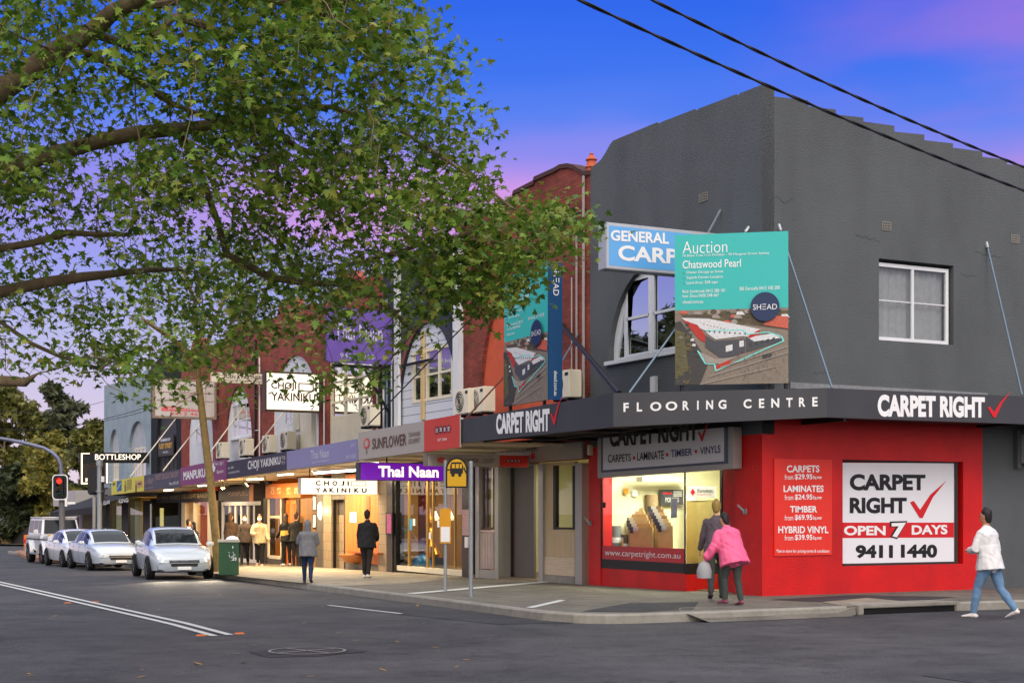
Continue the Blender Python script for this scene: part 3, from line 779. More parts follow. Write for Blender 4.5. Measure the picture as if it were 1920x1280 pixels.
for x in (.5, 1.4):
    for y in (2.8, 5.9): mb.box(x - .02, x + .02, y - .02, y + .02, .06, .24)
mb.obj('leg', M_BLACK, t)
rr = random.Random(12)
pos_ = ['leftmost, short and grey', 'second from the left, short and brown', 'tall one left of the poster board', 'rightmost, tall and pale']
for i, (x, y, h_) in enumerate(((.42, 5.95, 1.25), (.74, 5.98, 1.05), (1.42, 6.0, 1.95), (2.2, 5.6, 2.0))):
    m = mat('carpet_%d' % i, [(120, 122, 128), (104, 86, 70), (150, 128, 100), (190, 184, 172)][i], .95, var=.2, vs=20)
    t = thing('carpet_roll', 'upright carpet roll in the carpet shop, ' + pos_[i], 'carpet roll', (x, y, 0), 0, 'carpet rolls standing in the carpet shop')
    mb = MB(); mb.lathe([(.14, 0), (.14, h_), (.05, h_), (.05, h_ - .05)], (x, y, 0), 16); mb.obj('roll', m, t, smooth=True)
    mb = MB(); mb.lathe([(.143, h_ * .7), (.143, h_ * .7 + .12)], (x, y, 0), 16); mb.obj('paper_band', M_LETW, t, smooth=True)
qb = qy(5.6, 1204, 893, 903, 1290, 893, 904)
mb = MB(); mb.slab(qb, .25); mb.obj('ceiling_duct', M_GREYF, b1)
for k_, (x0_, y0_, x1_, y1_) in enumerate(((1170, 915, 1178, 926), (1186, 918, 1196, 930))):
    q = qy(6.04, x0_, y0_, y1_, x1_, y0_, y1_); mb = MB(); mb.slab(q, .01); tag(mb.obj('paper_notice', M_YEL if k_ == 0 else M_LETW), ['small amber notice on the inner wall of the carpet shop', 'small white notice on the inner wall of the carpet shop'][k_], 'notice')
t = thing('shelf_unit', 'pale shelf unit with folders against the back of the carpet shop', 'shelf', (3.3, 2.9, 0))
mb = MB()
for z in (.05, .55, 1.05, 1.55, 2.0): mb.box(3.2, 3.58, 2.0, 3.6, z, z + .03)
for y in (2.0, 3.57): mb.box(3.2, 3.58, y, y + .03, .0, 2.05)
mb.obj('shelf_frame', M_WOODL, t)
mb = MB()
for z in (.58, 1.08, 1.58):
    y = 2.05
    while y < 3.45:
        w_ = rr.uniform(.05, .16); mb.box(3.24, 3.5, y, y + w_ - .01, z, z + rr.uniform(.2, .4)); y += w_
mb.obj('folders', mat('folder_colours', (128, 110, 92), .7, var=.7, vs=5), t)['kind'] = 'stuff'
xb_ = 1.25
t = thing('flooring_display', 'pale timber flooring boards under a white brand board inside the angled shop window', 'display', (xb_, yx(1315, xb_), 0))
mb = MB(); mb.box(xb_, xb_ + .05, yx(1325, xb_), yx(1287, xb_), .05, PX(1300, 938, xb_).z); mb.box(xb_ - .02, xb_ + .03, yx(1343, xb_), yx(1326, xb_), .05, PX(1330, 937, xb_).z); mb.obj('display_boards', mat('pale_oak', (206, 186, 112), .5, var=.1, vs=4), t)
q = qx(xb_ - .06, 1291, 911, 933, 1340, 911, 932)
mb = MB(); mb.slab(q, .04); bd = mb.obj('brand_board', M_LETW, t)
text(bd, 'Karndean', sub(q, .36, .45, .92, .8), mat('grey_lettering', (90, 90, 92), .6, var=0))
text(bd, 'Designflooring', sub(q, .36, .18, .88, .36), M_LETR)
shape(bd, 'logo', [(.08, .5), (.17, .2), (.27, .5), (.17, .8)], q, M_LETR)
q = qy(6.0, 1238, 917, 947, 1281, 918, 946)
t = thing('poster_board', 'dark grey poster board reading POLARIS hanging inside the carpet shop', 'poster', q[0])
mb = MB(); mb.slab(q, .03); mb.obj('board', mat('slate_poster', (58, 60, 66), .5), t)
text(t, 'POLARIS', sub(q, .22, .2, .8, .5), M_LETW); shape(t, 'red_bar', [(0, 0), (1, 0), (1, 1), (0, 1)], sub(q, .1, .7, .48, .82), M_LETR)
for i in range(3): shape(t, 'pale_bar', [(0, 0), (1, 0), (1, 1), (0, 1)], sub(q, .56, .58 + .13 * i, .94, .64 + .13 * i), M_LETW)
q = qx(.06, 1258, 934, 971, 1269, 934, 970)
t = tag((lambda m: (m.slab(q, .01), m.obj('paper_notice', M_LETW))[1])(MB()), 'tall white leaflet taped inside the carpet shop window', 'notice')
for i, z in enumerate((1.65, 2.35, 2.5)):
    mb = MB(); mb.box(.034, .038, yg1 - .16, yg1 - .05, z, z + .12)
    tag(mb.obj('window_sticker', M_BLACK), ['lowest small black sticker', 'middle small black sticker', 'topmost small black sticker'][i] + ' on the left edge of the carpet shop glass', 'sticker', 'small stickers on the shop glass')
# door handles / brackets on the two red piers
for (px, py), l in (((1108, 980), 'small metal bracket on the left red pier beside the shop window'), ((1398, 958), 'small metal bracket on the red pier right of the shop door')):
    p = PX(px, py)
    t = thing('wall_bracket', l, 'bracket', p)
    mb = MB(); mb.box(-.03, -.001, p.y - .05, p.y + .05, p.z - .05, p.z + .05); mb.obj('plate', M_STEEL, t)
    mb = MB(); mb.bar((-.03, p.y, p.z), (-.09, p.y + .12, p.z + .12), .03, .03); mb.obj('arm', M_STEEL, t)
p = PX(1110, 842)
mb = MB(); mb.box(-.1, -.001, p.y - .06, p.y + .06, p.z - .13, p.z + .1); tag(mb.obj('alarm_box', M_CREAM, bevel=.015, loc=p), 'small cream alarm box high on the left red pier', 'alarm box')
p = PX(1230, 722)
mb = MB(); mb.box(-.1, -.001, p.y - .09, p.y + .09, p.z - .2, p.z + .18); tag(mb.obj('alarm_box', M_WHITE, bevel=.015, loc=p), 'small white alarm box on the dark wall below the arched window', 'alarm box')
# white lightbox above the window
Q = qx(-.22, 1120, 776, 896, 1375, 745, 878)
zt = 3.16
for k in (2, 3): Q[k] = Vector((Q[k].x, Q[k].y, zt))
t = thing('shop_sign', 'white carpet shop sign in a steel frame under the awning above the shop window', 'sign', Q[0])
mb = MB(); mb.slab(Q, .20); mb.obj('frame', M_GREYF, t, bevel=.01)
q2 = sub(Q, .035, .13, .965, 1.0)
mb = MB(); mb.slab([p + Vector((-.012, 0, 0)) for p in q2], .01); mb.obj('inner_frame', mat('blue_grey_frame', (84, 92, 116), .5), t)
q3 = [p + Vector((-.02, 0, 0)) for p in sub(Q, .055, .19, .945, 1.0)]
mb = MB(); mb.slab(q3, .006); mb.obj('face', mat('sign_white', (214, 214, 222), .3, var=.02), t)
xx = -.245
text(t, 'CARPET RIGHT', qx(xx, 1143, 799, 838, 1309, 782, 825), M_LETK, .04, .003)
text(t, 'CARPETS', qx(xx, 1140, 852, 867, 1183, 850, 864), M_LETK, .012, .003)
text(t, 'LAMINATE', qx(xx, 1195, 848, 863, 1245, 844, 860), M_LETK, .012, .003)
text(t, 'TIMBER', qx(xx, 1258, 843, 857, 1298, 840, 853), M_LETB, .012, .003)
text(t, 'VINYLS', qx(xx, 1313, 838, 852, 1351, 834, 848), M_LETB, .012, .003)
for px, py in ((1189, 858), (1251, 852), (1305, 846)):
    shape(t, 'dot', [(0, 0), (1, 0), (1, 1), (0, 1)], qx(xx, px - 2, py - 3, py + 3, px + 2, py - 3, py + 3), M_LETR, .003)
shape(t, 'tick_mark', TICK, qx(xx, 1309, 786, 828, 1334, 783, 826), M_LETR, .003)

# awning over the corner
WA = 2.7
FD = (-WA, 7.38); FA = (-WA, PX(1150, 800, -WA).y); FB = (PY(1550, 780, -1.3).x, -1.3); FC = (9.0, -1.3)
zA = (PX(1150, 800, -WA).z, PX(1150, 736.5, -WA).z); zD = (PX(865, 830, -WA).z, PX(865, 786, -WA).z)
zB = (PY(1550, 782, -1.3).z, PY(1550, 727, -1.3).z); zC = (PY(1920, 794, -1.3).z, PY(1920, 741, -1.3).z)
t = thing('shop_awning', 'charcoal metal awning wrapping the corner with white shop lettering on its fascia', 'awning', (FA[0], FA[1], zA[0]))
def fpt(p, z): return Vector((p[0], p[1], z))
segs = [(FD, zD, FA, zA), (FA, zA, FB, zB), (FB, zB, FC, zC)]
mb = MB()
for a, za, b, zb in segs:
    mb.slab([fpt(a, za[0]), fpt(b, zb[0]), fpt(b, zb[1]), fpt(a, za[1])], .04)
mb.obj('fascia', M_FASC, t)
ring = [FD, FA, FB, FC]; zsof = 3.30; zr = 3.52
def inset(p): return (p[0] + (.03 if p[0] < -1 else 0), p[1] + .03)
pl = [inset(p) for p in ring] + [(9, -.03), (-.03, -.03), (-.03, FD[1])]
tri = tessellate_polygon([[Vector((x, y, 0)) for x, y in pl]])
mb = MB(); mb.add([(x, y, zsof - .012 * max(y, 0)) for x, y in pl], tri); mb.obj('soffit', M_BLACK, t, flip=False)
mb = MB(); mb.add([(x, y, zr - .012 * max(y, 0)) for x, y in pl], [f[::-1] for f in tri]); mb.obj('roof_sheet', M_FASC, t, flip=False)
mb = MB()
mb.bar((-2.2, 7.2, 3.14), (-2.2, .9, 3.2), .06, .08); mb.bar((-1.1, 7.2, 3.14), (-1.1, .6, 3.22), .05, .06)
mb.bar((-2.6, 5.9, 3.16), (-.05, 5.9, 3.16), .05, .07); mb.bar((-2.6, 3.2, 3.19), (-.05, 3.2, 3.19), .05, .07); mb.bar((.9, -1.25, 3.24), (.9, -.04, 3.24), .06, .1); mb.bar((5.3, -1.25, 3.3), (5.3, -.04, 3.3), .06, .1)
mb.obj('support_beam', M_BLACKM, t)
text(t, 'CARPET RIGHT', qx(-WA - .001, 931, 776, 814, 1031, 765, 808), M_LETW, .05)
shape(t, 'tick_mark', TICK, qx(-WA - .001, 1033, 748, 797, 1056, 738, 794), M_LETR, .010)
pa = lambda px, py: PV(px, py, FA, FB)
def qv(px0, t0, b0, px1, t1, b1, F=pa): return [F(px0, b0), F(px1, b1), F(px1, t1), F(px0, t0)]
n_ = 'FLOORING'
xs = [1169, 1194, 1219, 1248, 1280, 1307, 1324, 1347]; xe = [1179, 1204, 1240, 1270, 1292, 1310, 1337, 1362]
for ch, a, b in zip(n_, xs, xe):
    f0 = (a - 1169) / (1533 - 1169); f1 = (b - 1169) / (1533 - 1169)
    tt = lambda f: 755 - 11 * f; bb = lambda f: 772 - 10.5 * f
    text(t, ch, qv(a, tt(f0), bb(f0), b, tt(f1), bb(f1)), M_LETW, .032)
for ch, a, b in zip('CENTRE', [1394, 1423, 1446, 1474, 1498, 1523], [1409, 1433, 1461, 1486, 1510, 1533]):
    f0 = (a - 1169) / (1533 - 1169); f1 = (b - 1169) / (1533 - 1169)
    text(t, ch, qv(a, tt(f0), bb(f0), b, tt(f1), bb(f1)), M_LETW, .032)
text(t, 'CARPET RIGHT', qy(-1.301, 1645, 739, 781, 1846, 744, 783), M_LETW, .05)
shape(t, 'tick_mark', TICK, qy(-1.301, 1851, 737, 783, 1895, 733, 782), M_LETR, .010)

# red price panel and white phone board on side wall
Q = qy(-.03, 1452, 859.5, 1042, 1560, 861.5, 1039.5)
t = thing('price_board', 'orange red price board listing carpets laminates timber and vinyl on the red wall', 'sign', Q[0])
mb = MB(); mb.slab(Q, .027); mb.obj('panel', mat('orange_red_panel', (222, 48, 34), .5, var=.03), t)
def tl(s, px0, px1, y0, y1, b=.02): text(t, s, qy(-.031, px0, y0, y1, px1, y0, y1), M_LETW, b, .004)
tl('CARPETS', 1475, 1536, 872, 885, .025); tl('from', 1471, 1487, 889, 899, .0); tl('$29.95', 1490, 1523, 888, 899.5); tl('Sq.mtr', 1524, 1541, 891, 899)
tl('LAMINATES', 1469, 1544, 909.5, 922, .025); tl('from', 1471, 1487, 927, 937, .0); tl('$24.95', 1490, 1523, 926, 937.5); tl('Sq.mtr', 1524, 1541, 929, 937)
tl('TIMBER', 1481, 1532, 948, 960, .025); tl('from', 1471, 1487, 965, 975, .0); tl('$69.95', 1490, 1523, 964, 975.5); tl('Sq.mtr', 1524, 1541, 967, 975)
tl('HYBRID VINYL', 1459, 1553, 986, 999, .025); tl('from', 1471, 1487, 1002.5, 1012.5, .0); tl('$39.95', 1490, 1523, 1001.5, 1013); tl('Sq.mtr', 1524, 1541, 1004.5, 1012.5)
tl('*See in store for pricing terms & conditions', 1455, 1555, 1029, 1037, .01)
YS = .10
Q = qy(YS, 1580, 867, 1056, 1789, 868, 1054)
t = thing('phone_sign', 'white carpet shop board with red tick and phone number set in the red wall', 'sign', Q[0])
mb = MB(); mb.slab(Q, .04); mb.obj('board', mat('board_white', (226, 226, 230), .4, var=.02), t)
z0 = Q[0].z; z1 = Q[2].z; xa, xb = Q[0].x, Q[1].x
mb = MB(); mb.box(xa, xb + .07, YS - .03, YS + .05, z0 - .075, z0 - .001); mb.box(xb + .001, xb + .07, YS - .03, YS + .05, z0, z1); mb.box(xa, xb + .07, YS - .03, YS + .05, z1 + .001, z1 + .05)
mb.obj('frame', mat('bronze_frame', (60, 50, 48), .5, .3), t)
F = lambda *a: qy(YS - .001, *a)
text(t, 'CARPET', F(1593, 888, 919, 1735, 889, 919), M_LETK, .045, .004)
text(t, 'RIGHT', F(1593, 932, 962, 1700, 932, 962), M_LETK, .045, .004)
shape(t, 'tick_mark', TICK, F(1706, 900, 971, 1775, 900, 970), M_LETR, .005)
mb = MB(); mb.slab([p + Vector((0, -.003, 0)) for p in F(1580, 979, 1008, 1788.5, 979, 1007)], .003); mb.obj('red_band', M_LETR, t)
text(t, 'OPEN', F(1582, 985, 1003, 1660, 985, 1003), M_LETW, .035, .007)
text(t, 'DAYS', F(1709, 984, 1002, 1776, 983, 1001), M_LETW, .035, .007)
text(t, '7', F(1668, 977, 1010, 1701, 976, 1010), M_LETK, .10, .008)
text(t, '7', F(1671, 980, 1007, 1698, 979, 1007), M_LETW, .045, .012)
text(t, '9411', F(1604, 1021, 1046, 1674, 1021, 1046), M_LETK, .05, .004)
text(t, '1440', F(1689, 1020, 1045, 1757, 1020, 1045), M_LETK, .05, .004)

# projecting blue lightbox
Yg = yx(1362, 0) + .02
Q = qy(Yg, 1137, 416, 503, 1362, 436, 516)
xr = -.02
Q = [Vector((Q[0].x, Yg, Q[0].z)), Vector((xr, Yg, Q[0].z)), Vector((xr, Yg, Q[3].z)), Vector((Q[3].x, Yg, Q[3].z))]
t = thing('projecting_sign', 'blue and white carpet lightbox projecting from the dark upper wall behind the auction board', 'sign', Q[0])
mb = MB(); mb.slab(Q, .30); mb.obj('case', mat('sign_case_grey', (176, 180, 186), .5, .2), t, bevel=.012)
q2 = [p + Vector((0, -.004, 0)) for p in sub(Q, .02, .07, .98, .93)]
mb = MB(); mb.slab(q2, .003); mb.obj('face', mat('sky_blue_acrylic', (92, 164, 222), .3, var=.02), t)
text(t, 'GENERAL', qy(Yg - .006, 1145, 431, 451, 1254, 437, 458), M_LETW, .03, .004)
text(t, 'CARPETS', qy(Yg - .006, 1159, 459, 488, 1338, 472, 500), M_LETW, .03, .004)
mb = MB(); mb.bar((xr - .3, Yg + .15, Q[2].z), (-.01, Yg + .15, Q[2].z + .5), .03, .03); mb.obj('stay', M_STEEL, t)

# auction boards
def picture(parent, q):
    """printed aerial photograph in flat colour fields"""
    cols = [(128, 116, 104), (92, 88, 60), (205, 206, 208), (70, 72, 78), (178, 48, 40), (86, 74, 58), (150, 142, 134), (190, 92, 74), (62, 60, 58), (120, 214, 206), (58, 66, 40), (104, 92, 52)]
    ms = [mat('print_%d' % i, c, .6, var=.22, vs=26) for i, c in enumerate(cols)]
    mb = MB(); n = nrm(q)
    k = [0]
    def pg(poly, mi):
        k[0] += 1
        pts = [(q[0] * (1 - a) + q[1] * a) * (1 - b) + (q[3] * (1 - a) + q[2] * a) * b + n * (.003 + .00012 * k[0]) for a, b in poly]
        mb.add(pts, tessellate_polygon([[Vector((a, b, 0)) for a, b in poly]]), mi)
    pg([(0, 0), (1, 0), (1, 1), (0, 1)], 0)
    pg([(.05, .94), (1, .96), (1, .70), (.75, .76), (.4, .84), (.1, .86)], 5)
    rr = random.Random(4)
    for i in range(70):
        x, y = rr.uniform(.25, 1), rr.uniform(.70, .99); a_ = rr.uniform(.008, .03)
        if y > .98 - .3 * x: pg(circ(x, y, a_, a_ * .8, 7), rr.choice([1, 5, 10, 10, 11, 8]))
    for i in range(26):
        x, y = rr.uniform(.3, .98), rr.uniform(.74, .97); pg(circ(x, y, rr.uniform(.02, .06), rr.uniform(.015, .04), 9), rr.choice([1, 5, 5, 7, 6]))
    for i in range(9):
        x, y = rr.uniform(.02, .95), rr.uniform(.86, .98); pg([(x, y - .02), (x + .08, y - .025), (x + .06, y + .02), (x + .01, y + .02)], rr.choice([7, 6, 2]))
    pg([(.78, .78), (1, .72), (1, .88), (.86, .9)], 7)
    pg([(.06, .9), (.3, .88), (.76, .72), (.66, .62), (.3, .7), (.1, .84)], 2)
    pg([(.06, .88), (.2, .80), (.28, .64), (.27, .56), (.22, .6), (.1, .82)], 4)
    for i in range(12): x = .25 + .03 * i; pg([(x, .80 - .012 * i), (x + .015, .80 - .012 * i), (x + .015, .815 - .012 * i), (x, .815 - .012 * i)], 6)
    pg([(.0, 0), (.22, 0), (.30, .30), (.05, .86), (0, .84)], 8)
    pg([(.0, .1), (.12, .2), (.08, .7), (0, .75)], 1)
    pg([(.27, .66), (.35, .58), (.62, .60), (.62, .42), (.42, .34), (.27, .5)], 3)
    pg([(.27, .70), (.36, .60), (.63, .64), (.56, .74)], 2)
    pg([(.63, .63), (.95, .60), (.94, .56), (.63, .42)], 3)
    pg([(.64, .62), (.86, .66), (.94, .60), (.7, .56)], 2)
    pg([(.65, .64), (.75, .72), (.75, .65), (.65, .60)], 4)
    pg([(.2, .45), (.36, .34), (.55, .36), (.4, .27), (.28, .29)], 6)
    pg([(.35, .24), (.49, .33), (.49, .25), (.36, .17)], 4)
    pg([(.45, .51), (.51, .53), (.51, .45), (.45, .43)], 2); pg([(.57, .57), (.61, .58), (.61, .5), (.57, .49)], 2)
    pg([(.77, .38), (.86, .40), (.85, .34), (.78, .33)], 8)
    for a, b in (((.20, .46), (.27, .28)), ((.27, .28), (.35, .27)), ((.35, .27), (.36, .18)), ((.36, .18), (.96, .56)), ((.96, .56), (.94, .62)), ((.94, .62), (.82, .68)), ((.82, .68), (.63, .66)), ((.63, .66), (.60, .72)), ((.60, .72), (.27, .72))):
        dx, dy = b[0] - a[0], b[1] - a[1]; l = math.hypot(dx, dy); ox, oy = -dy / l * .007, dx / l * .007
        pg([(a[0] - ox, a[1] - oy), (b[0] - ox, b[1] - oy), (b[0] + ox, b[1] + oy), (a[0] + ox, a[1] + oy)], 9)
    for i in range(60):
        x, y = rr.uniform(0, .16), rr.uniform(.02, .7); a_ = rr.uniform(.006, .02); pg(circ(x, y, a_, a_, 6), rr.choice([1, 11, 11, 0, 5]))
    for i in range(7): x = .09 + .015 * i; y = .80 - .07 * i; pg([(x, y), (x + .03, y - .01), (x + .035, y + .025), (x + .008, y + .03)], rr.choice([2, 8, 6, 3]))
    for i in range(8): x = .30 + .045 * i; y = .70 - .006 * i; pg([(x, y), (x + .012, y), (x + .012, y + .02), (x, y + .02)], 3)
    for i in range(5): x = .66 + .05 * i; pg([(x, .50 + .018 * i), (x + .02, .51 + .018 * i), (x + .02, .545 + .016 * i), (x, .535 + .016 * i)], 8)
    for x0_, y0_, x1_, y1_ in ((.4, .22, 1, .48), (.3, .10, 1, .40), (.22, .0, .9, .22)): pg([(x0_, y0_), (x1_, y1_), (x1_, y1_ + .012), (x0_, y0_ + .012)], 6)
    for i in range(90):
        x, y = rr.uniform(.55, .98), rr.uniform(.02, .36); d = rr.uniform(.04, .12); a = rr.uniform(.6, 2.5)
        pg([(x, y), (x + .003, y), (x + d * math.cos(a) * .6, y + d * math.sin(a))], rr.choice([5, 8, 6]))
    return mb.obj('printed_photo', ms, parent, flip=False)
def auction(t, Q, small=False):
    mb = MB(); mb.slab(Q, .05); mb.obj('panel', M_TEAL, t)
    q = [p + nrm(Q) * .002 for p in Q]
    T = lambda s, a, b, c, d, bo=.0: text(t, s, sub(q, a, b, c, d), M_LETW, bo, .004)
    T('Auction', .07, .873, .465, .955, -.012)
    T('10.30am Tues 11th October - 50 Margaret Street, Sydney', .07, .848, .835, .868, .0)
    T('Chatswood Pearl', .07, .775, .585, .828, .004)
    for i, s in enumerate(('Owner Occupy or Invest', 'Superb Corner Location', 'Land Area: 208 sqm')):
        z = .735 - .035 * i; T(s, .105, z, (.43, .425, .38)[i], z + .024, .0)
        shape(t, 'bullet', circ(.5, .5, .5, .5, 8), sub(q, .075, z + .006, .083, z + .014), M_NAVY, .004)
    T('Rick Sombroek 0412 280 181', .07, .612, .445, .633, .0); T('Ivor Zhou 0430 248 667', .07, .582, .39, .603, .0)
    T('Bill Geroulis 0413 100 200', .575, .618, .925, .642, .0)
    T('shead.com.au', .07, .542, .25, .564, .0)
    picture(t, sub(q, 0, 0, 1, .497))
    shape(t, 'round_badge', circ(.795, .505, .127, .096, 40), q, M_NAVY, .05)
    text(t, 'SH\u039eAD', sub(q, .69, .485, .90, .522), M_LETW, -.004, .055)
off = Vector(((FB[1] - FA[1]), -(FB[0] - FA[0]), 0)).normalized()
off = -off if off.y < 0 else off
qa = ((FA[0] + off.x * .12, FA[1] + off.y * .12), (FB[0] + off.x * .12, FB[1] + off.y * .12))
pb = lambda px, py: PV(px, py, *qa)
Q = [pb(1266, 722), pb(1478, 718), pb(1478, 433), pb(1265, 441)]
t = thing('auction_board', 'teal auction billboard standing on the awning above the chamfered corner', 'billboard', Q[0])
auction(t, Q)
mb = MB()
for f in (.06, .98):
    p = Q[0].lerp(Q[1], f) + off * .03; mb.bar((p.x, p.y, 3.52), (p.x, p.y, Q[0].z + .4), .06, .04)
mb.obj('leg', M_BLACK, t)
Q = qx(-2.6, 945.5, 521, 762, 1027, 492, 749)
t = thing('auction_board', 'teal auction billboard with navy side panel standing on the awning before the red brick shop', 'billboard', Q[0])
auction(t, Q)
yq = Q[1].y - .055
q = [Vector((-2.6, yq, Q[1].z)), PY(1054.5, 749, yq), PY(1054.5, 503, yq), Vector((-2.6, yq, Q[2].z))]
q[1].z = q[0].z; q[2].z = q[3].z
mb = MB(); mb.slab(q, .05); mb.obj('side_panel', mat('deep_blue_print', (12, 66, 112), .5, var=.03), t)
qq = [p + Vector((0, -.002, 0)) for p in q]
def vtext(s, u0, v0, u1, v1, b=0.0):   # reads from top to bottom
    s_ = sub(qq, u0, v0, u1, v1); text(t, s, [s_[3], s_[0], s_[1], s_[2]], M_LETW, b, .005)
vtext('SH\u039eAD', .3, .76, .75, .97); vtext('shead.com.au', .36, .03, .62, .21, .005)
mb = MB()
for f in (.12, .9):
    p = Q[0].lerp(Q[1], f); mb.bar((p.x + .03, p.y, 3.5), (p.x + .03, p.y, Q[0].z + .3), .06, .04)
mb.obj('leg', M_BLACK, t)

# rods, struts and stays
def rod(name, label, a, b, r, m, group, eye=True):
    a, b = Vector(a), Vector(b)
    t = thing(name, label, 'stay rod' if 'rod' in name else name.replace('_', ' '), b, 0, group)
    mb = MB(); mb.tube([a, b], r, 8); mb.obj('rod', m, t, smooth=True)
    if eye:
        mb = MB(); d = (b - a).normalized(); mb.tube([a - d * .03, a + d * .10], r * 1.8, 8); mb.obj('anchor', M_STEEL, t)
    return t
GR = 'tie rods holding up the awnings'
rod('tie_rod', 'blue grey tie rod from the wall down past the right edge of the corner billboard', PY(1461, 424), PY(1560, 727, -1.27), .020, M_BLUESTEEL, GR)
rod('tie_rod', 'blue grey tie rod from the dark main street wall down behind the corner billboard', PX(1403, 428), pa(1180, 736), .020, M_BLUESTEEL, GR)
rod('tie_rod', 'blue grey tie rod at the right end of the side street awning', PY(1850, 457), PY(1916, 740, -1.27), .020, M_BLUESTEEL, GR)
rod('steel_strut', 'thick black steel strut from the red brick wall to the awning corner', PX(1050, 605), PX(1161, 737, -2.55), .055, M_BLACKM, None, False)
rod('tie_rod', 'thin grey rod between the brick wall pipes and the navy billboard panel', PX(1084, 626), PX(1040, 700, -2.3), .018, M_BLUESTEEL, GR, False)
rod('tie_rod', 'dark red tie rod left of the teal and navy billboard', PX(960, 690), PX(872, 786, -2.6), .020, mat('rust_red', (92, 50, 44), .7), GR, False)
rod('tie_rod', 'long thin dark cable crossing the arched weatherboard window', PX(884, 596), PX(690, 796, -2.6), .018, M_BLACKM, GR, False)
rod('tie_rod', 'white tie rod between the black shop and the yellow sign', PX(330, 784), PX(244, 894, -2.6), .026, M_CREAM, GR, False)
rod('tie_rod', 'white tie rod in front of the leaning trunk above the bakery sign', PX(376, 793), PX(306, 882, -2.6), .026, M_CREAM, GR, False)
rod('tie_rod', 'white tie rod crossing the arched window left of the lit restaurant box', PX(458, 761), PX(392, 850, -2.6), .024, M_CREAM, GR, False)
rod('tie_rod', 'white tie rod rising to the underside of the lit restaurant box', PX(535, 768), PX(472, 850, -2.6), .024, M_CREAM, GR, False)
# ================================================================== THE TERRACE OF SHOPS
ED = [YB1, 13.0, 18.6, 24.3, 30.7, 36.7, 42.15, 47.8, 58.5]
def zb_aw(y): return 3.13 - .0187 * y          # underside of the awning line, which falls with the street
def fbox(mb, px0, px1, yt, yb, x0=-.02, x1=.05, m=0, top=None):
    c = (px0 + px1) / 2
    z1 = PX(c, yt, x0).z if top is None else top
    ya, yb_ = yx(px1, x0), yx(px0, x0)
    z0 = gz(ya) - .03 if yb is None else PX(c, yb, x0).z
    mb.box(x0, x1, ya, yb_, z0, z1, m)
    return (ya, yb_, z0, z1)
def terrace(y0, y1, top, wm, label, arch=None, zlow=2.75, xoff=0.0, coping=None, rooftop=True):
    t = thing('terrace_shop', label, 'building', (xoff, y0, gz(y0)))
    y0 += .004
    outer = [(y0, zlow)] + top + [(y1, zlow)]
    mb = MB(); mb.sheet(outer, [arch] if arch else [], Pmain(xoff), .26); mb.obj('facade_wall', wm, t)
    mb = MB(); mb.box(xoff + .261, 12, y0, y1, 7.4, 7.5); mb.obj('roof', M_ROOF, t)
    mb = MB(); mb.box(11.8, 12, y0, y1, gz(y0) - .1, 7.39); mb.box(xoff + .261, 11.79, y1 - .12, y1 - .001, 3.3, 7.39); mb.obj('rear_wall', wm, t)
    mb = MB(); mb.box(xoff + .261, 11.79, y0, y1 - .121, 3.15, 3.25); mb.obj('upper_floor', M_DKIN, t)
    return t
def awning(t, y0, y1, m_roof=M_FASC, m_soff=M_SOFFIT, out=2.68):
    a, b = zb_aw(y0), zb_aw(y1)
    y0 += .004; y1 -= .004
    mb = MB(); mb.quad((-out, y0, a + .14), (-.004, y0, a + .14), (-.004, y1, b + .14), (-out, y1, b + .14)); mb.obj('awning_soffit', m_soff, t, flip=False)
    mb = MB(); mb.add([(-out, y0, a + .32), (-.004, y0, a + .42), (-.004, y1, b + .42), (-out, y1, b + .32)], [(3, 2, 1, 0)]); mb.obj('awning_roof', m_roof, t, flip=False)
    mb = MB()
    mb.slab([Vector((-out, y1, b + .0)), Vector((-out, y0, a + .0)), Vector((-out, y0, a + .34)), Vector((-out, y1, b + .34))], .05)
    k = max(2, int((y1 - y0) / 1.6))
    for i in range(k + 1):
        y = y0 + .05 + (y1 - y0 - .1) * i / k; z = zb_aw(y)
        mb.box(-out + .06, -.02, y - .02, y + .02, z + .09, z + .136)
    mb.obj('awning_frame', m_soff, t)
def room(t, y0, y1, depth, wallm, floorm=None, x0=.30, name='interior_walls', zt=2.95):
    g = gz(y0)
    mb = MB(); mb.box(x0 + depth, x0 + depth + .08, y0 + .1, y1 - .1, g, zt)
    mb.box(x0, x0 + depth - .001, y0 + .02, y0 + .10, g, zt); mb.box(x0, x0 + depth - .001, y1 - .10, y1 - .02, g, zt); mb.obj(name, wallm, t)
    mb = MB(); mb.box(.0, x0 + depth, y0 + .1, y1 - .1, g - .12, g - .004); mb.obj('shop_floor', floorm or M_FLOOR, t)
    mb = MB(); mb.box(x0, x0 + depth - .001, y0 + .101, y1 - .101, zt - .06, zt - .001); mb.obj('ceiling', wallm, t)
def ftext(t, s, px0, t0, b0, px1, t1, b1, m, x=-.03, bold=0.0, slant=0.0): return text(t, s, qx(x, px0, t0, b0, px1, t1, b1), m, bold, .004, slant=slant)
def fascia(label, px0, t0, b0, px1, t1, b1, m, x=-2.74, name='fascia_sign'):
    Q = qx(x, px0, t0, b0, px1, t1, b1)
    t = thing(name, label, 'sign', Q[0]); mb = MB(); mb.slab(Q, .03); mb.obj('panel', m, t); return t, Q

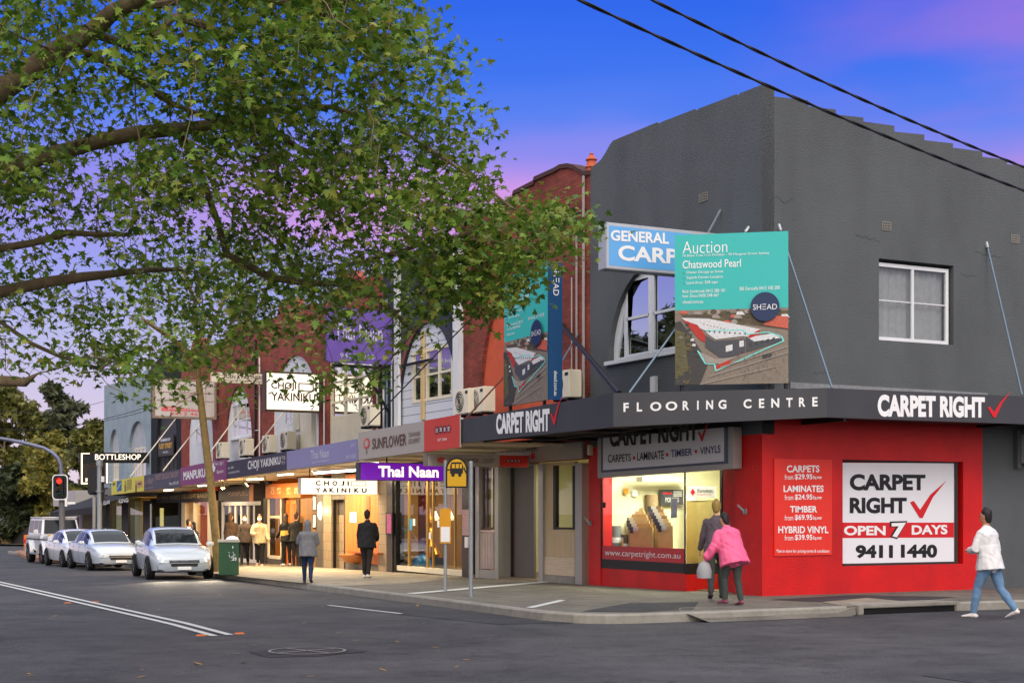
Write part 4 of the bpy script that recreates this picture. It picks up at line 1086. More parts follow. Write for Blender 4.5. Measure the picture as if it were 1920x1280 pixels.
# ---- brick shop with terracotta arch
tp = [FX(x, y) for x, y in [(1107, 322), (1098, 324), (1088, 319), (1078, 312), (1066, 309), (1052, 311), (1040, 318), (1004, 334), (1002, 341), (965, 360), (962, 372), (935, 384), (905, 396), (868, 412)]]
ac = 9.75
ARCH2 = ellipse_arch(ac, 2.2, 3.3, 2.9, leg=1.2)
b2 = terrace(YB1, ED[1], tp, M_BRICKO, 'weathered red brick shop with terracotta arch right behind the teal and navy billboard', ARCH2)
mb = MB(); mb.sheet(ARCH2, [[(8.9, 4.6), (10.6, 4.6), (10.6, 6.2), (8.9, 6.2)]], Pmain(.10), .08); mb.obj('arch_infill', M_ORANGE, b2)
sash(b2, 8.9, 10.6, 4.6, 6.2, .11, Pmain(0), mats=(M_CREAM,), mull=(9.75,), bars=(5.4,))
mb = MB()
for i, (p, q) in enumerate(zip(tp[:-1], tp[1:])):
    mb.add([(-.05, p[0], p[1] - .07), (-.05, q[0], q[1] - .07), (-.05, q[0], q[1] + .03), (-.05, p[0], p[1] + .03), (.3, p[0], p[1] - .07), (.3, q[0], q[1] - .07), (.3, q[0], q[1] + .03), (.3, p[0], p[1] + .03)], [(0, 1, 2, 3), (7, 6, 5, 4), (0, 4, 5, 1), (2, 6, 7, 3), (1, 5, 6, 2), (0, 3, 7, 4)])
mb.obj('parapet_coping', mat('dark_brick_coping', (74, 48, 46), .9, var=.25, vs=8), b2)
mb = MB()
for px, ya, yb_, r, m in ((1081, 430, 748, .026, 0), (1094, 330, 742, .034, 0), (1072, 520, 745, .02, 0)):
    a = PX(px, ya, -.06); mb.tube([(a.x, a.y, a.z), (a.x, a.y, 3.35)], r, 8, m)
mb.obj('wall_pipe', M_PIPE, b2, smooth=True)
mb = MB(); rr = random.Random(2)
for i in range(9):
    a = PX(1078 + rr.uniform(-22, 22), 405 + rr.uniform(-25, 30), -.08); b = PX(1086 + rr.uniform(-6, 10), 420 + rr.uniform(-6, 14), -.08)
    mb.tube([a, (a + b) / 2 + Vector((0, 0, -.06)), b], .009, 5)
a = PX(1098, 392, -.04); b = PX(880, 500, -.04); mb.tube([a, b], .012, 5)
mb.obj('service_cable', M_BLACKM, b2)
c = PX(1109, 316, .12)
mb = MB(); mb.lathe([(.12, -.2), (.12, .0), (.15, .02), (.12, .05), (.10, .16), (.14, .19), (.11, .22), (.04, .30), (.05, .33), (.01, .36)], c, 14)
mb.obj('chimney_pot', mat('terracotta_pot', (176, 84, 52), .8, var=.15), b2, smooth=True)
# ground floor: entrance of the Taiwanese restaurant
g2 = gz(9)
mb = MB()
fbox(mb, 1078, 1091, 868, None, -.05, .3); fbox(mb, 1009, 1017.5, 868, None, -.05, .3); fbox(mb, 927, 934, 872, None, -.05, .3); fbox(mb, 891, 898, 872, None, -.05, .3)
fbox(mb, 884, 1091, 836, 866, -.06, .3); fbox(mb, 898, 927, 1068, None, -.04, .1); mb.obj('door_frame', M_GREYF, b2, bevel=.006)
mb = MB(); fbox(mb, 1018, 1077.5, 866, 872, .01, .1); fbox(mb, 1018, 1041, 872.2, 992, .012, .1); fbox(mb, 1018, 1077.5, 992.2, 1043, .012, .1); mb.obj('timber_cladding', M_WOODL, b2)
mb = MB(); fbox(mb, 1018, 1077.5, 1043.5, 1078, .0, .1); mb.obj('timber_skirt', M_WOODLH, b2)
mb = MB(); fbox(mb, 1018, 1077.5, 1078.5, None, -.005, .1); mb.obj('concrete_plinth', M_CONC, b2)
mb = MB(); fbox(mb, 1037, 1042, 872.5, 992, -.01, .08); fbox(mb, 1042.2, 1073, 988, 992, -.01, .08); fbox(mb, 1073.2, 1077.5, 872.5, 992, -.01, .08); wf = mb.obj('window', M_BLACKM, b2)
p0, p1 = PX(1042, 988, .03), PX(1073, 873, .03)
mb = MB(); mb.quad((.03, p0.y, p0.z), (.03, p1.y, p0.z), (.03, p1.y, p1.z), (.03, p0.y, p1.z)); mb.obj('pane', M_GLASS, wf, flip=False)
mb = MB(); fbox(mb, 937, 1001, 873, None, .42, .48); fbox(mb, 934.5, 1009, 836, 872, .30, .34); mb.obj('sliding_panel', M_GREYPANEL, b2)
mb = MB(); fbox(mb, 898.5, 901, 877, 992, .02, .06); fbox(mb, 924, 926.5, 877, 992, .02, .06); fbox(mb, 901.5, 923.5, 988, 992, .02, .06); fbox(mb, 912, 914, 877, 988, .03, .06); fbox(mb, 905, 907, 877, 988, .03, .06); wf = mb.obj('window', mat('brown_frame', (84, 52, 40), .5), b2)
p0, p1 = PX(901, 988, .045), PX(924, 877, .045)
mb = MB(); mb.quad((.045, p0.y, p0.z), (.045, p1.y, p0.z), (.045, p1.y, p1.z), (.045, p0.y, p1.z)); mb.obj('pane', M_GLASS, wf, flip=False)
mb = MB(); fbox(mb, 898.5, 926.5, 994, 1066, .05, .08); gb = mb.obj('grille_back', mat('red_lit_panel', (226, 70, 72), .5, var=.05, emit=.12), b2)
mb = MB()
for i in range(9): x = 900 + i * 2.9; fbox(mb, x, x + 1.5, 998, 1066, -.01, .04)
fbox(mb, 898.5, 926.5, 993.5, 997, -.012, .04); mb.obj('grille', mat('pale_grille', (190, 176, 170), .5), b2)
mb = MB(); fbox(mb, 866, 880, 868, None, -.10, .3); mb.obj('dark_pillar', mat('dark_brown_tile', (52, 44, 46), .35, var=.15), b2)
room(b2, YB1, ED[1], 3.2, M_WARMW)
lamp('AREA', (1.6, 8.4, 2.8), 95, (1, .93, .62), 1.2, 1.2); lamp('AREA', (1.4, 11.9, 2.8), 14, (1, .86, .6), .6, .8)
# red neon strip beside the pillar
y_ = yx(886); mb = MB(); mb.tube([(-.03, y_, gz(y_) + .3), (-.03, y_, gz(y_) + 1.4)], .012, 8)
tag(mb.obj('neon_strip', mat('red_neon', (255, 40, 70), .4, var=0, emit=3.0)), 'thin red neon strip left of the grilled restaurant window', 'neon light')
awning(b2, 7.42, ED[1], m_soff=M_SOFFIT)
mb = MB(); fbox(mb, 866.5, 879, 955, 1003, -.14, -.105)
t = tag(mb.obj('menu_board', mat('menu_print', (186, 150, 150), .5, var=.5, vs=22)), 'glossy menu poster on the dark pillar beside the bus stop poles', 'menu board')
mb = MB(); fbox(mb, 871, 877, 1006, 1026, -.14, -.105); tag(mb.obj('notice_sticker', M_LETW), 'small white notice on the dark pillar below the glossy menu', 'notice')
# Sunflower lettering over the doorway, half hidden by the hanging sign
t = thing('wall_sign', 'raised brown restaurant lettering with red flower on the beam above the grey doorway', 'sign', PX(970, 850, -.07))
ftext(t, 'SUNFLOWER', 948, 835, 848, 1008, 834, 846, mat('brown_letter', (92, 70, 62), .5), -.075, .01)
shape(t, 'flower', circ(.5, .5, .5, .5, 12), qx(-.075, 936, 834, 848, 947, 834, 848), M_LETR, .004)
for k in range(1): shape(t, 'red_seal', circ(.5, .5, .5, .5, 10), qx(-.075, 995, 848, 861, 1002, 848, 861), M_LETR, .004)

# ---- weatherboard shop
t3 = [(13.0, 8.9), (13.55, 8.9), (13.55, 8.7), (14.6, 8.7), (14.6, 8.95), (17.0, 8.95), (17.0, 8.7), (18.1, 8.7), (18.1, 8.9), (18.6, 8.9)]
ca = (yx(748) + yx(857)) / 2; hw = (yx(748) - yx(857)) / 2
ztop = PX(803, 604).z
ARCH3 = ellipse_arch(ca, hw, 3.2, ztop - 4.3, leg=1.1)
b3 = terrace(13.0, 18.6, t3, M_SLATEBRICK, 'slate painted shop whose arch is filled with white weatherboards and sash windows', ARCH3)
W3 = [yx(845), yx(769)]; wz0, wz1 = PX(807, 752, .1).z, PX(807, 652, .1).z
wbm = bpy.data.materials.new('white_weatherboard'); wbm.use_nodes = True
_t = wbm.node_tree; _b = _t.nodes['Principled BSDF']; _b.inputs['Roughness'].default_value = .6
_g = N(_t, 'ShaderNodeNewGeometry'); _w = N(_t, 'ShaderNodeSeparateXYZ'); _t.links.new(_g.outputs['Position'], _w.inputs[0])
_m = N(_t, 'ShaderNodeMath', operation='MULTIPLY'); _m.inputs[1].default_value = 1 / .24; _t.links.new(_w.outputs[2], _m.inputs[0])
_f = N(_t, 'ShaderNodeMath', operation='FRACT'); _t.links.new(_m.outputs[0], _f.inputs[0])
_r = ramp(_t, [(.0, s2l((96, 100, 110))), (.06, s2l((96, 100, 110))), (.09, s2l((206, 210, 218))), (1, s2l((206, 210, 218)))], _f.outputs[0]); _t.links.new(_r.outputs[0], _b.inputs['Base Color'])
mb = MB(); mb.sheet(ARCH3, [[(W3[0], wz0), (W3[1], wz0), (W3[1], wz1), (W3[0], wz1)]], Pmain(.07), .06); mb.obj('weatherboards', wbm, b3)
sash(b3, W3[0] + .01, W3[1] - .01, wz0 + .01, wz1 - .01, .055, Pmain(0), mats=(M_CREAM,), mull=(W3[0] + (W3[1] - W3[0]) / 3, W3[0] + (W3[1] - W3[0]) * .64), bars=((wz0 + wz1) / 2,), fw=.09, d=.07)
mb = MB(); yb0 = (wz0 + wz1) / 2
mb.box(.16, .17, W3[0] + .1, W3[1] - .1, yb0, wz1 - .1); mb.obj('roller_blind', M_CURT, b3)
mb = MB(); yb_ = yx(791); mb.box(.0, .05, yb_ - .1, yb_ + .1, wz0 - .5, wz1 + .5); mb.obj('timber_batten', mat('raw_pine', (206, 178, 128), .7, var=.1), b3)
# brick trim round the left of the arch
tr = MB(); k = 18
for i in range(k):
    a0, a1 = math.pi * (.42 + .58 * i / k), math.pi * (.42 + .58 * (i + 1) / k)
    P_ = lambda a, r: (-.02, ca + hw * r * math.cos(a) * -1, 4.3 + (ztop - 4.3) * r * math.sin(a))
    pts = [(-.02, ca - hw * 1.0 * math.cos(a), 4.3 + (ztop - 4.3) * math.sin(a)) for a in (a0, a1)] + [(-.02, ca - hw * 1.10 * math.cos(a), 4.3 + (ztop - 4.3) * 1.09 * math.sin(a)) for a in (a1, a0)]
    tr.add(pts, [(0, 1, 2, 3)])
tr.quad((-.02, ca + hw, 3.2), (-.02, ca + hw * 1.1, 3.2), (-.02, ca + hw * 1.1, 4.3), (-.02, ca + hw, 4.3))
tr.obj('arch_trim', mat('brown_brick_trim', (118, 70, 54), .9, var=.25, vs=12), b3, flip=False)
mb = MB()
mb.box(-.14, -.005, yx(869), yx(857.5), 3.2, 8.8); mb.box(-.10, -.005, yx(752), yx(744.5), 3.2, 8.8); mb.obj('pilaster', M_WHITE, b3)
mb = MB(); mb.box(-.10, -.005, 13.02, 13.02 + .16, 3.3, 8.7); mb.obj('downpipe', mat('apricot_pipe', (214, 178, 140), .6), b3)
mb = MB(); y_ = yx(723); mb.tube([(-.06, y_, 3.2), (-.06, y_, 7.6)], .035, 8); y_ = yx(738); mb.tube([(-.06, y_, 3.2), (-.06, y_, 5.9), (-.06, y_ - .2, 6.1), (-.06, y_ - .5, 6.0)], .025, 8); mb.obj('wall_pipe', M_WHITE, b3, smooth=True)
mb = MB(); y_ = yx(729); mb.tube([(-.06, y_, 3.2), (-.06, y_, 8)], .04, 8); mb.obj('dark_pipe', M_BLUESTEEL, b3)
# ground floor: Thai restaurant front
mb = MB(); fbox(mb, 725, 735.5, 880, None, -.08, .3); mb.obj('tiled_pillar', mat('dark_brown_tile', (52, 44, 46), .35, var=.15), b3)
mb = MB(); fbox(mb, 736, 742, 880, None, -.05, .1); fbox(mb, 742.2, 867, 1066, None, -.0, .12, 0)
mb.obj('black_frame', M_BLACKM, b3)
mb = MB(); fbox(mb, 742.5, 866, 1064, 1074, -.02, .13); mb.obj('white_sill', M_CREAM, b3)
mb = MB(); 
for a, b in ((764.5, 767), (799, 802), (810, 812), (851, 853)): fbox(mb, a, b, 880, 1064, -.01, .04)
mb.obj('brass_mullion', mat('brass', (196, 158, 84), .35, .8, var=.08), b3)
mb = MB(); fbox(mb, 784, 798, 880, 1064, .5, .6); mb.obj('red_column', mat('maroon_column', (112, 34, 26), .45), b3)
ya, yb_ = yx(866), yx(742); mb = MB(); mb.quad((.02, yb_, gz(15) + .12), (.02, ya, gz(15) + .12), (.02, ya, 2.8), (.02, yb_, 2.8)); mb.obj('shop_window', glass_mat('reflective_glass', (.9, .92, .9), .5, .06), b3, flip=False)
room(b3, 13.0, 18.6, 3.0, wood_mat('ochre_wall', (122, 88, 48), (150, 112, 62), (1, 1, 1), .7))
lamp('AREA', (1.5, 15.6, 2.75), 190, (1, .82, .5), 1.0, 3)
rr = random.Random(5)
labs = ['left', 'middle', 'right']
for i, (px, x) in enumerate(((758, 1.0), (773, 1.4), (816, 1.2), (844, 1.2))):
    p = PX(px, 968, x)
    t = thing('pendant_lamp', ['glass pendant lamp in the Thai restaurant left of the brass mullion', 'glass pendant lamp in the Thai restaurant between brass mullion and blue poster', 'glass pendant lamp in the Thai restaurant right of the maroon column', 'rightmost glass pendant lamp in the Thai restaurant window'][i], 'lamp', p, 0, 'pendant lamps inside the Thai restaurant')
    mb = MB(); mb.tube([p + Vector((0, 0, .12)), p + Vector((0, 0, .8))], .008, 6); mb.obj('cord', M_BLACKM, t)
    mb = MB(); mb.lathe([(.03, .16), (.08, .05), (.13, -.05), (.11, -.10), (.02, -.12)], p, 12); mb.obj('lamp_shade', mat('lit_glass_shade', (255, 232, 190), .3, var=0, emit=1.0), t, smooth=True)
# golden statue on a plinth
c = PX(806, 1039, .9); c.z = gz(c.y)
t = thing('golden_statue', 'golden statue with tall pointed headdress standing on a dark plinth in the Thai restaurant window', 'statue', c)
mb = MB(); mb.box(c.x - .3, c.x + .3, c.y - .4, c.y + .4, c.z, c.z + .42); mb.obj('plinth', M_BLACK, t)
mb = MB(); zz = c.z + .42
mb.lathe([(.36, 0), (.34, .10), (.24, .28), (.15, .45), (.11, .55), (.16, .66), (.18, .76), (.12, .84), (.055, .88), (.055, .92), (.085, .97), (.09, 1.03), (.07, 1.10), (.085, 1.12), (.05, 1.2), (.03, 1.32), (.008, 1.46)], (c.x, c.y, zz), 16)
for sgn in (-1, 1):
    mb.tube([(c.x - .02, c.y + sgn * .17, zz + .76), (c.x - .08, c.y + sgn * .25, zz + .58), (c.x - .2, c.y + sgn * .03, zz + .62)], [.055, .045, .03], 8)
    mb.tube([(c.x, c.y + sgn * .2, zz + .3), (c.x, c.y + sgn * .42, zz + .04)], [.1, .12], 8)
mb.obj('figure', M_GOLD, t, smooth=True)
p = PX(752, 1000, .3)
mb = MB(); mb.box(.2, .22, p.y - .16, p.y + .16, p.z - .35, p.z + .35); tag(mb.obj('wall_poster', mat('poster_blue_white', (120, 170, 200), .5, var=.6, vs=9)), 'small blue and white poster hanging behind the Thai restaurant glass on the left', 'poster')
mb = MB(); fbox(mb, 766.5, 772, 972, 993, .0, .012); tag(mb.obj('glass_sticker', mat('sky_sticker', (62, 150, 190), .5, var=.15, vs=30)), 'blue sticker on the Thai restaurant glass', 'sticker')
for i, (px, py, l) in enumerate(((776, 979, 'small white notice on the Thai restaurant glass beside the blue sticker'), (806, 1004, 'tall white notice on the brass framed Thai restaurant door'), (822, 982, 'small white notice on the Thai restaurant glass behind the bus stop pole'))):
    mb = MB(); fbox(mb, px - 2, px + 2, py - 7, py + 6, -.0, .012); tag(mb.obj('paper_notice', M_LETW), l, 'notice')
c = PX(754, 1035, .35); mb = MB(); c.z = gz(c.y)
t = thing('pot_plant', 'leafy green pot plant inside the Thai restaurant window', 'plant', c)
mb.lathe([(.12, 0), (.17, .3), (.15, .3)], c, 12); mb.obj('pot', M_BLACK, t)
mb = MB()
for i in range(40):
    a = rr.uniform(0, 6.28); r = rr.uniform(.05, .35); z = rr.uniform(.4, 1.5); d = Vector((math.cos(a), math.sin(a), rr.uniform(-.5, .6))); e = Vector((-d.y, d.x, 0)) * .05
    p = c + Vector((math.cos(a) * r * .4, math.sin(a) * r * .6, z)); mb.quad(p, p + d * .12 + e, p + d * .28, p + d * .12 - e)
mb.obj('foliage', mat('indoor_leaf', (70, 116, 44), .5, var=.3, vs=10), t, flip=False)
# poster case on pillar, blue bag
mb = MB(); fbox(mb, 723, 735.2, 960, 1002, -.13, -.085); t = tag(mb.obj('poster_case', M_BLACKM), 'black framed purple menu poster on the dark pillar left of the Thai restaurant', 'poster')
mb = MB(); fbox(mb, 725, 733.5, 963, 999, -.135, -.131); mb.obj('print', mat('purple_print', (170, 70, 130), .5, var=.7, vs=14), t)
c = G(791, 1073); rr = random.Random(8)
mb = MB(); prof = [(.02, .0), (.20, .0), (.26, .08), (.285, .2), (.27, .34), (.2, .45), (.13, .5), (.05, .53)]
mb.lathe(prof, (0, 0, 0), 18); mb.v = [(x * (1 + .08 * math.sin(9 * math.atan2(y, x) + z * 20)) + c.x, y * (1 + .08 * math.sin(7 * math.atan2(y, x) - z * 15)) + c.y, z + c.z) for x, y, z in mb.v]
tag(mb.obj('rubbish_bag', mat('blue_plastic', (20, 110, 170), .3, var=.15, vs=12), smooth=True, loc=c), 'tied blue plastic rubbish bag on the footpath by the Thai restaurant door', 'bag')
awning(b3, 13.0, 18.6)

# ---- brick shop with purple banner
t4 = [(18.6, 8.4), (19.2, 8.4), (19.2, 8.75), (20.4, 8.75), (20.9, 9.1), (22.0, 9.1), (22.5, 8.75), (23.7, 8.75), (23.7, 8.4), (24.3, 8.4)]
b4 = terrace(18.6, 24.3, t4, M_BRICK, 'red brick shop with warmly lit upper window beneath the purple banner', [(yx(698), 3.2), (yx(616), 3.2), (yx(616), 6.6), (yx(698), 6.6)])
mb = MB(); a, b = yx(698), yx(616); zs = PX(655, 782, .08).z
mb.box(.06, .14, a, b, 3.2, zs); mb.obj('cream_panel', M_CREAM, b4)
fr = sash(b4, a + .01, b - .01, zs + .005, 6.58, .06, Pmain(0), mats=(M_CREAM,), mull=(a + (b - a) * .33, a + (b - a) * .66), bars=(zs + .55, zs + 1.2), fw=.10, d=.08)
rr = random.Random(3)
mb = MB(); mb.box(.3, .32, a, b, zs + .55, 6.5); mb.obj('lit_blind', mat('lit_warm_blind', (255, 226, 160), .6, var=.12, vs=3, emit=.9), fr)
mb = MB()
for i in range(5):
    y = a + .5 + i * .5; z = zs + rr.uniform(.7, 1.6); mb.box(.27, .29, y, y + .3, z, z + .45)
mb.obj('hanging_picture', mat('warm_picture', (214, 110, 60), .6, var=.5, vs=8), fr)
mb = MB(); y_ = yx(711); mb.tube([(-.06, y_, 3), (-.06, y_, 7.5)], .03, 8); y_ = yx(611); mb.tube([(-.06, y_, 3), (-.06, y_, 6)], .025, 8); mb.obj('wall_pipe', M_WHITE, b4, smooth=True)
mb = MB(); y_ = yx(718); mb.tube([(-.08, y_, 3), (-.08, y_, 8)], .045, 8); mb.obj('dark_pipe', M_BLACKM, b4)
# ground floor: tiled restaurant front
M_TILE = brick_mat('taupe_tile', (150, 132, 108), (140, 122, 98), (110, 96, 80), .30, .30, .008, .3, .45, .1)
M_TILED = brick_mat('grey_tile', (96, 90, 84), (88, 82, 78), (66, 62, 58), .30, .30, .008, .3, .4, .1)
mb = MB(); fbox(mb, 709.5, 724.5, 880, None, -.06, .3); fbox(mb, 606, 621, 900, None, -.02, .3); mb.obj('tiled_pier', M_TILE, b4)
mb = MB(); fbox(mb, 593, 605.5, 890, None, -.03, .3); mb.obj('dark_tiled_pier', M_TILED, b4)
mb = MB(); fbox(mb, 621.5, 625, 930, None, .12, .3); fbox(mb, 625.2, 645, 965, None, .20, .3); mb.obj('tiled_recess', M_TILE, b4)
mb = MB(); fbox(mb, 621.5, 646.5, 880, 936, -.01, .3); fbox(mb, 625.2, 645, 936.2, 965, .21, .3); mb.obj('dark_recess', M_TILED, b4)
mb = MB(); fbox(mb, 624.2, 626, 936.5, None, .03, .1); fbox(mb, 645, 646.6, 936.5, None, .03, .1); mb.obj('black_frame', M_BLACKM, b4)
mb = MB(); fbox(mb, 647, 709, 880, 1056, .0, .3); mb.obj('timber_wall', M_WOODO, b4)
mb = MB(); fbox(mb, 647, 709, 1056.5, None, -.03, .3); mb.obj('tiled_plinth', M_TILED, b4)
mb = MB(); fbox(mb, 686, 693, 930, 965, -.02, -.002); fbox(mb, 652, 709, 1034, 1037, -.22, -.002); mb.obj('timber_trim', wood_mat('dark_orange_timber', (140, 70, 26), (160, 84, 34)), b4)
t = thing('timber_bench', 'curved timber bench tub against the orange timber wall', 'bench', PX(680, 1056, -.15))
p = PX(668, 1046, -.02); mb = MB(); mb.lathe([(.05, -.16), (.3, -.12), (.5, .08), (.52, .12), (.46, .12)], (p.x - .05, p.y, p.z), 20); mb.v = [(min(x, -.003), y, z) for x, y, z in mb.v]; mb.obj('tub', wood_mat('bench_timber', (160, 98, 50), (186, 122, 70)), t, smooth=True)
mb = MB(); fbox(mb, 656, 668, 960, 979, -.015, -.002); tag(mb.obj('paper_notice', M_LETW), 'pale notice sheet on the orange timber wall', 'notice')
# oval wall light
c = PX(598, 957, -.08)
t = thing('wall_light', 'glowing oval wall light on the dark tiled pier', 'light', c)
mb = MB(); k = 20
vs = [(c.x + .06, c.y, c.z)]
ring = [(0, c.y + .15 * math.cos(2 * math.pi * i / k), c.z + .30 * math.sin(2 * math.pi * i / k)) for i in range(k)]
mb.add([(c.x + .045, y, z) for _, y, z in ring] + [(c.x, c.y + (y - c.y) * .8, c.z + (z - c.z) * .85) for _, y, z in ring] + [(c.x - .02, c.y, c.z)], [(i, (i + 1) % k, k + (i + 1) % k, k + i) for i in range(k)] + [(k + i, k + (i + 1) % k, 2 * k) for i in range(k)])
mb.obj('diffuser', mat('lit_opal', (255, 244, 214), .4, var=0, emit=4.5), t, smooth=True, flip=False)
mb = MB(); mb.box(c.x + .046, -.031, c.y - .1, c.y + .1, c.z - .2, c.z + .2); mb.obj('backplate', M_BLACKM, t)
lamp('POINT', c + Vector((-.12, 0, 0)), 16, (1, .84, .55), .12)
awning(b4, 18.6, 24.3)

# ---- brick shop behind the lit box
t5 = [(24.3, 8.3), (25.0, 8.3), (25.0, 8.6), (26.2, 8.6), (26.6, 9.0), (28.3, 9.0), (28.7, 8.6), (30.0, 8.6), (30.0, 8.3), (30.7, 8.3)]
ca5 = (yx(510) + yx(596)) / 2; hw5 = (yx(510) - yx(596)) / 2
ARCH5 = ellipse_arch(ca5, hw5, 3.0, 2.2, leg=1.8)
b5 = terrace(24.3, 30.7, t5, M_BRICK, 'red brick shop with white filled arch behind the lit restaurant box sign', ARCH5)
wa, wb = yx(548), yx(530); z0, z1 = PX(539, 797, .1).z, PX(539, 755, .1).z
mb = MB(); mb.sheet(ARCH5, [[(wa, z0), (wb, z0), (wb, z1), (wa, z1)]], Pmain(.08), .06); mb.obj('arch_infill', M_WHITE, b5)
sash(b5, wa, wb, z0, z1, .07, Pmain(0), mats=(M_WHITE,), mull=((wa + wb) / 2,), bars=(), fw=.07)
mb = MB()
for y0_, y1_ in ((772, 806), (815, 842)): fbox(mb, 549, 560, y0_, y1_, -.02, .06)
mb.obj('louvre_panel', mat('pale_louvre', (196, 190, 170), .5, var=.3, vs=5), b5)
mb = MB(); fbox(mb, 563, 584, 770, 842, -.06, .07); mb.obj('cream_door', M_CREAM, b5)
mb = MB(); y_ = yx(490); mb.tube([(-.07, y_, 2.9), (-.07, y_, 7.4)], .03, 8); mb.tube([(-.07, y_, 4.6), (-.07, y_ + .6, 4.6)], .018, 6); y_ = yx(600); mb.tube([(-.07, y_, 2.9), (-.07, y_, 6)], .03, 8); mb.obj('wall_pipe', M_WHITE, b5, smooth=True)
mb = MB(); y_ = yx(482); mb.tube([(-.06, y_, 2.9), (-.06, y_, 8)], .04, 8); mb.obj('dark_pipe', M_BLACKM, b5)
# ground floor: timber fronted grill
mb = MB(); fbox(mb, 498, 563, 906, 933, -.06, .3); mb.obj('timber_header', M_WOODO, b5)
mb = MB(); fbox(mb, 494, 499.5, 933.5, None, -.04, .3); fbox(mb, 556, 561, 933.5, None, -.02, .2); fbox(mb, 527.5, 531, 933.5, None, .0, .2); mb.obj('dark_post', mat('dark_bronze', (70, 60, 52), .45, .3), b5)
mb = MB(); fbox(mb, 501, 503.5, 935, 1044, -.01, .04); fbox(mb, 525.5, 527, 935, 1044, -.01, .04); fbox(mb, 503.7, 525.2, 966, 971, -.005, .03); fbox(mb, 503.7, 525.2, 1041, 1047, -.01, .05)
wf = mb.obj('window', M_CREAM, b5)
mb = MB(); ya, yb_ = yx(525.5), yx(503.5); mb.quad((.02, yb_, .45), (.02, ya, .45), (.02, ya, 2.2), (.02, yb_, 2.2)); mb.obj('pane', M_GLASS, wf, flip=False)
mb = MB(); fbox(mb, 500, 527, 1047.5, None, -.01, .1); mb.obj('stall_riser', M_TILED, b5)
mb = MB(); fbox(mb, 531.5, 542.5, 937, 1056, .12, .18); fbox(mb, 544, 555, 937, 1056, .12, .18)
dr = mb.obj('door', M_WOODO, b5)
mb = MB(); fbox(mb, 534, 540, 944, 985, .10, .115); fbox(mb, 546.5, 552.5, 944, 985, .10, .115); mb.obj('pane', mat('amber_glass', (150, 96, 44), .2, var=.3, vs=4), dr)
mb = MB(); fbox(mb, 561.5, 592, 933.5, None, .02, .3); mb.obj('bronze_wall', wood_mat('bronze_cladding', (120, 86, 48), (142, 104, 60), (3, 3, 1)), b5)
room(b5, 24.3, 30.7, 2.5, wood_mat('amber_wall', (190, 130, 66), (206, 148, 84), (1, 1, 1)))
lamp('AREA', (1.4, 28.6, 2.6), 75, (1, .74, .38), 1, 2)
t = thing('wall_sign', 'row of pale gold painted characters on the timber header of the grill restaurant', 'sign', PX(530, 920, -.065))
for s, px in (('万', 511), ('藝', 523), ('焼', 541), ('肉', 556)):
    ftext(t, s, px - 4, 913, 926, px + 4, 913, 926, mat('gold_letter', (238, 206, 150), .5, var=0), -.064, .02)
labs = ['upper white menu sheet in a frame beside the oval light', 'lower white menu sheet in a frame beside the oval light']
for i, (a, b) in enumerate(((929, 957), (963, 990))):
    mb = MB(); fbox(mb, 586, 592.5, a, b, -.01, .019); t = tag(mb.obj('menu_card', M_BLACKM), labs[i], 'menu', 'framed menus beside the oval light')
    mb = MB(); fbox(mb, 587, 591.5, a + 2, b - 2, -.014, -.0105); mb.obj('menu_sheet', M_LETW, t)
awning(b5, 24.3, 30.7)
# table and chair outside the grill
c = G(520, 1054)
t = thing('cafe_table', 'tall dark cafe table with timber top outside the grill restaurant', 'table', c)
mb = MB(); mb.lathe([(.3, .86), (.3, .89)], c, 18); mb.obj('tabletop', M_WOODO, t); mb = MB(); mb.lathe([(.2, 0), (.2, .02), (.03, .04), (.03, .859)], c, 12); mb.obj('pedestal', M_BLACKM, t)
c = G(515, 1052) + Vector((.35, .5, 0))
t = thing('cafe_chair', 'black cafe chair tucked behind the tall table outside the grill restaurant', 'chair', c)
mb = MB(); mb.box(c.x - .2, c.x + .2, c.y - .2, c.y + .2, c.z + .43, c.z + .46); mb.obj('seat', M_BLACKM, t)
mb = MB(); mb.box(c.x - .2, c.x + .2, c.y + .17, c.y + .2, c.z + .55, c.z + .85); mb.obj('backrest', M_BLACKM, t)
for i in (-1, 1):
    for j in (-1, 1):
        mb = MB(); mb.bar((c.x + i * .18, c.y + j * .18, c.z), (c.x + i * .18, c.y + j * .18, c.z + (.43 if j < 0 else .9)), .03, .03); mb.obj('leg', M_BLACKM, t)

# ---- brick shop with the arched white window
t6 = [(30.7, 8.2), (31.3, 8.2), (31.3, 8.5), (32.4, 8.5), (32.9, 8.9), (34.5, 8.9), (35, 8.5), (36.1, 8.5), (36.1, 8.2), (36.7, 8.2)]
ca6 = (yx(423) + yx(472)) / 2; hw6 = (yx(423) - yx(472)) / 2
zt6 = PX(449, 722).z
ARCH6 = ellipse_arch(ca6, hw6, 2.95, zt6 - 4.2, leg=1.25)
b6 = terrace(30.7, 36.7, t6, M_BRICKO, 'red brick shop with tall white arch window above the Japanese restaurant', ARCH6)
wa, wb = yx(469.5), yx(432); z0, z1 = PX(451, 820, .1).z, PX(451, 755, .1).z
mb = MB(); mb.sheet(ARCH6, [[(wa, z0), (wb, z0), (wb, z1), (wa, z1)]], Pmain(.08), .06); mb.obj('arch_infill', M_WHITE, b6)
sash(b6, wa, wb, z0, z1, .07, Pmain(0), mats=(M_WHITE,), mull=(wa + (wb - wa) * .3, wa + (wb - wa) * .74), bars=((z0 + z1) / 2,), fw=.08, curtain=mat('striped_curtain', (170, 168, 150), .9, var=.4, vs=12))
mb = MB(); mb.box(-.06, .06, wa - .1, wb + .1, z0 - .08, z0 - .005); mb.obj('window_sill', M_WHITE, b6)
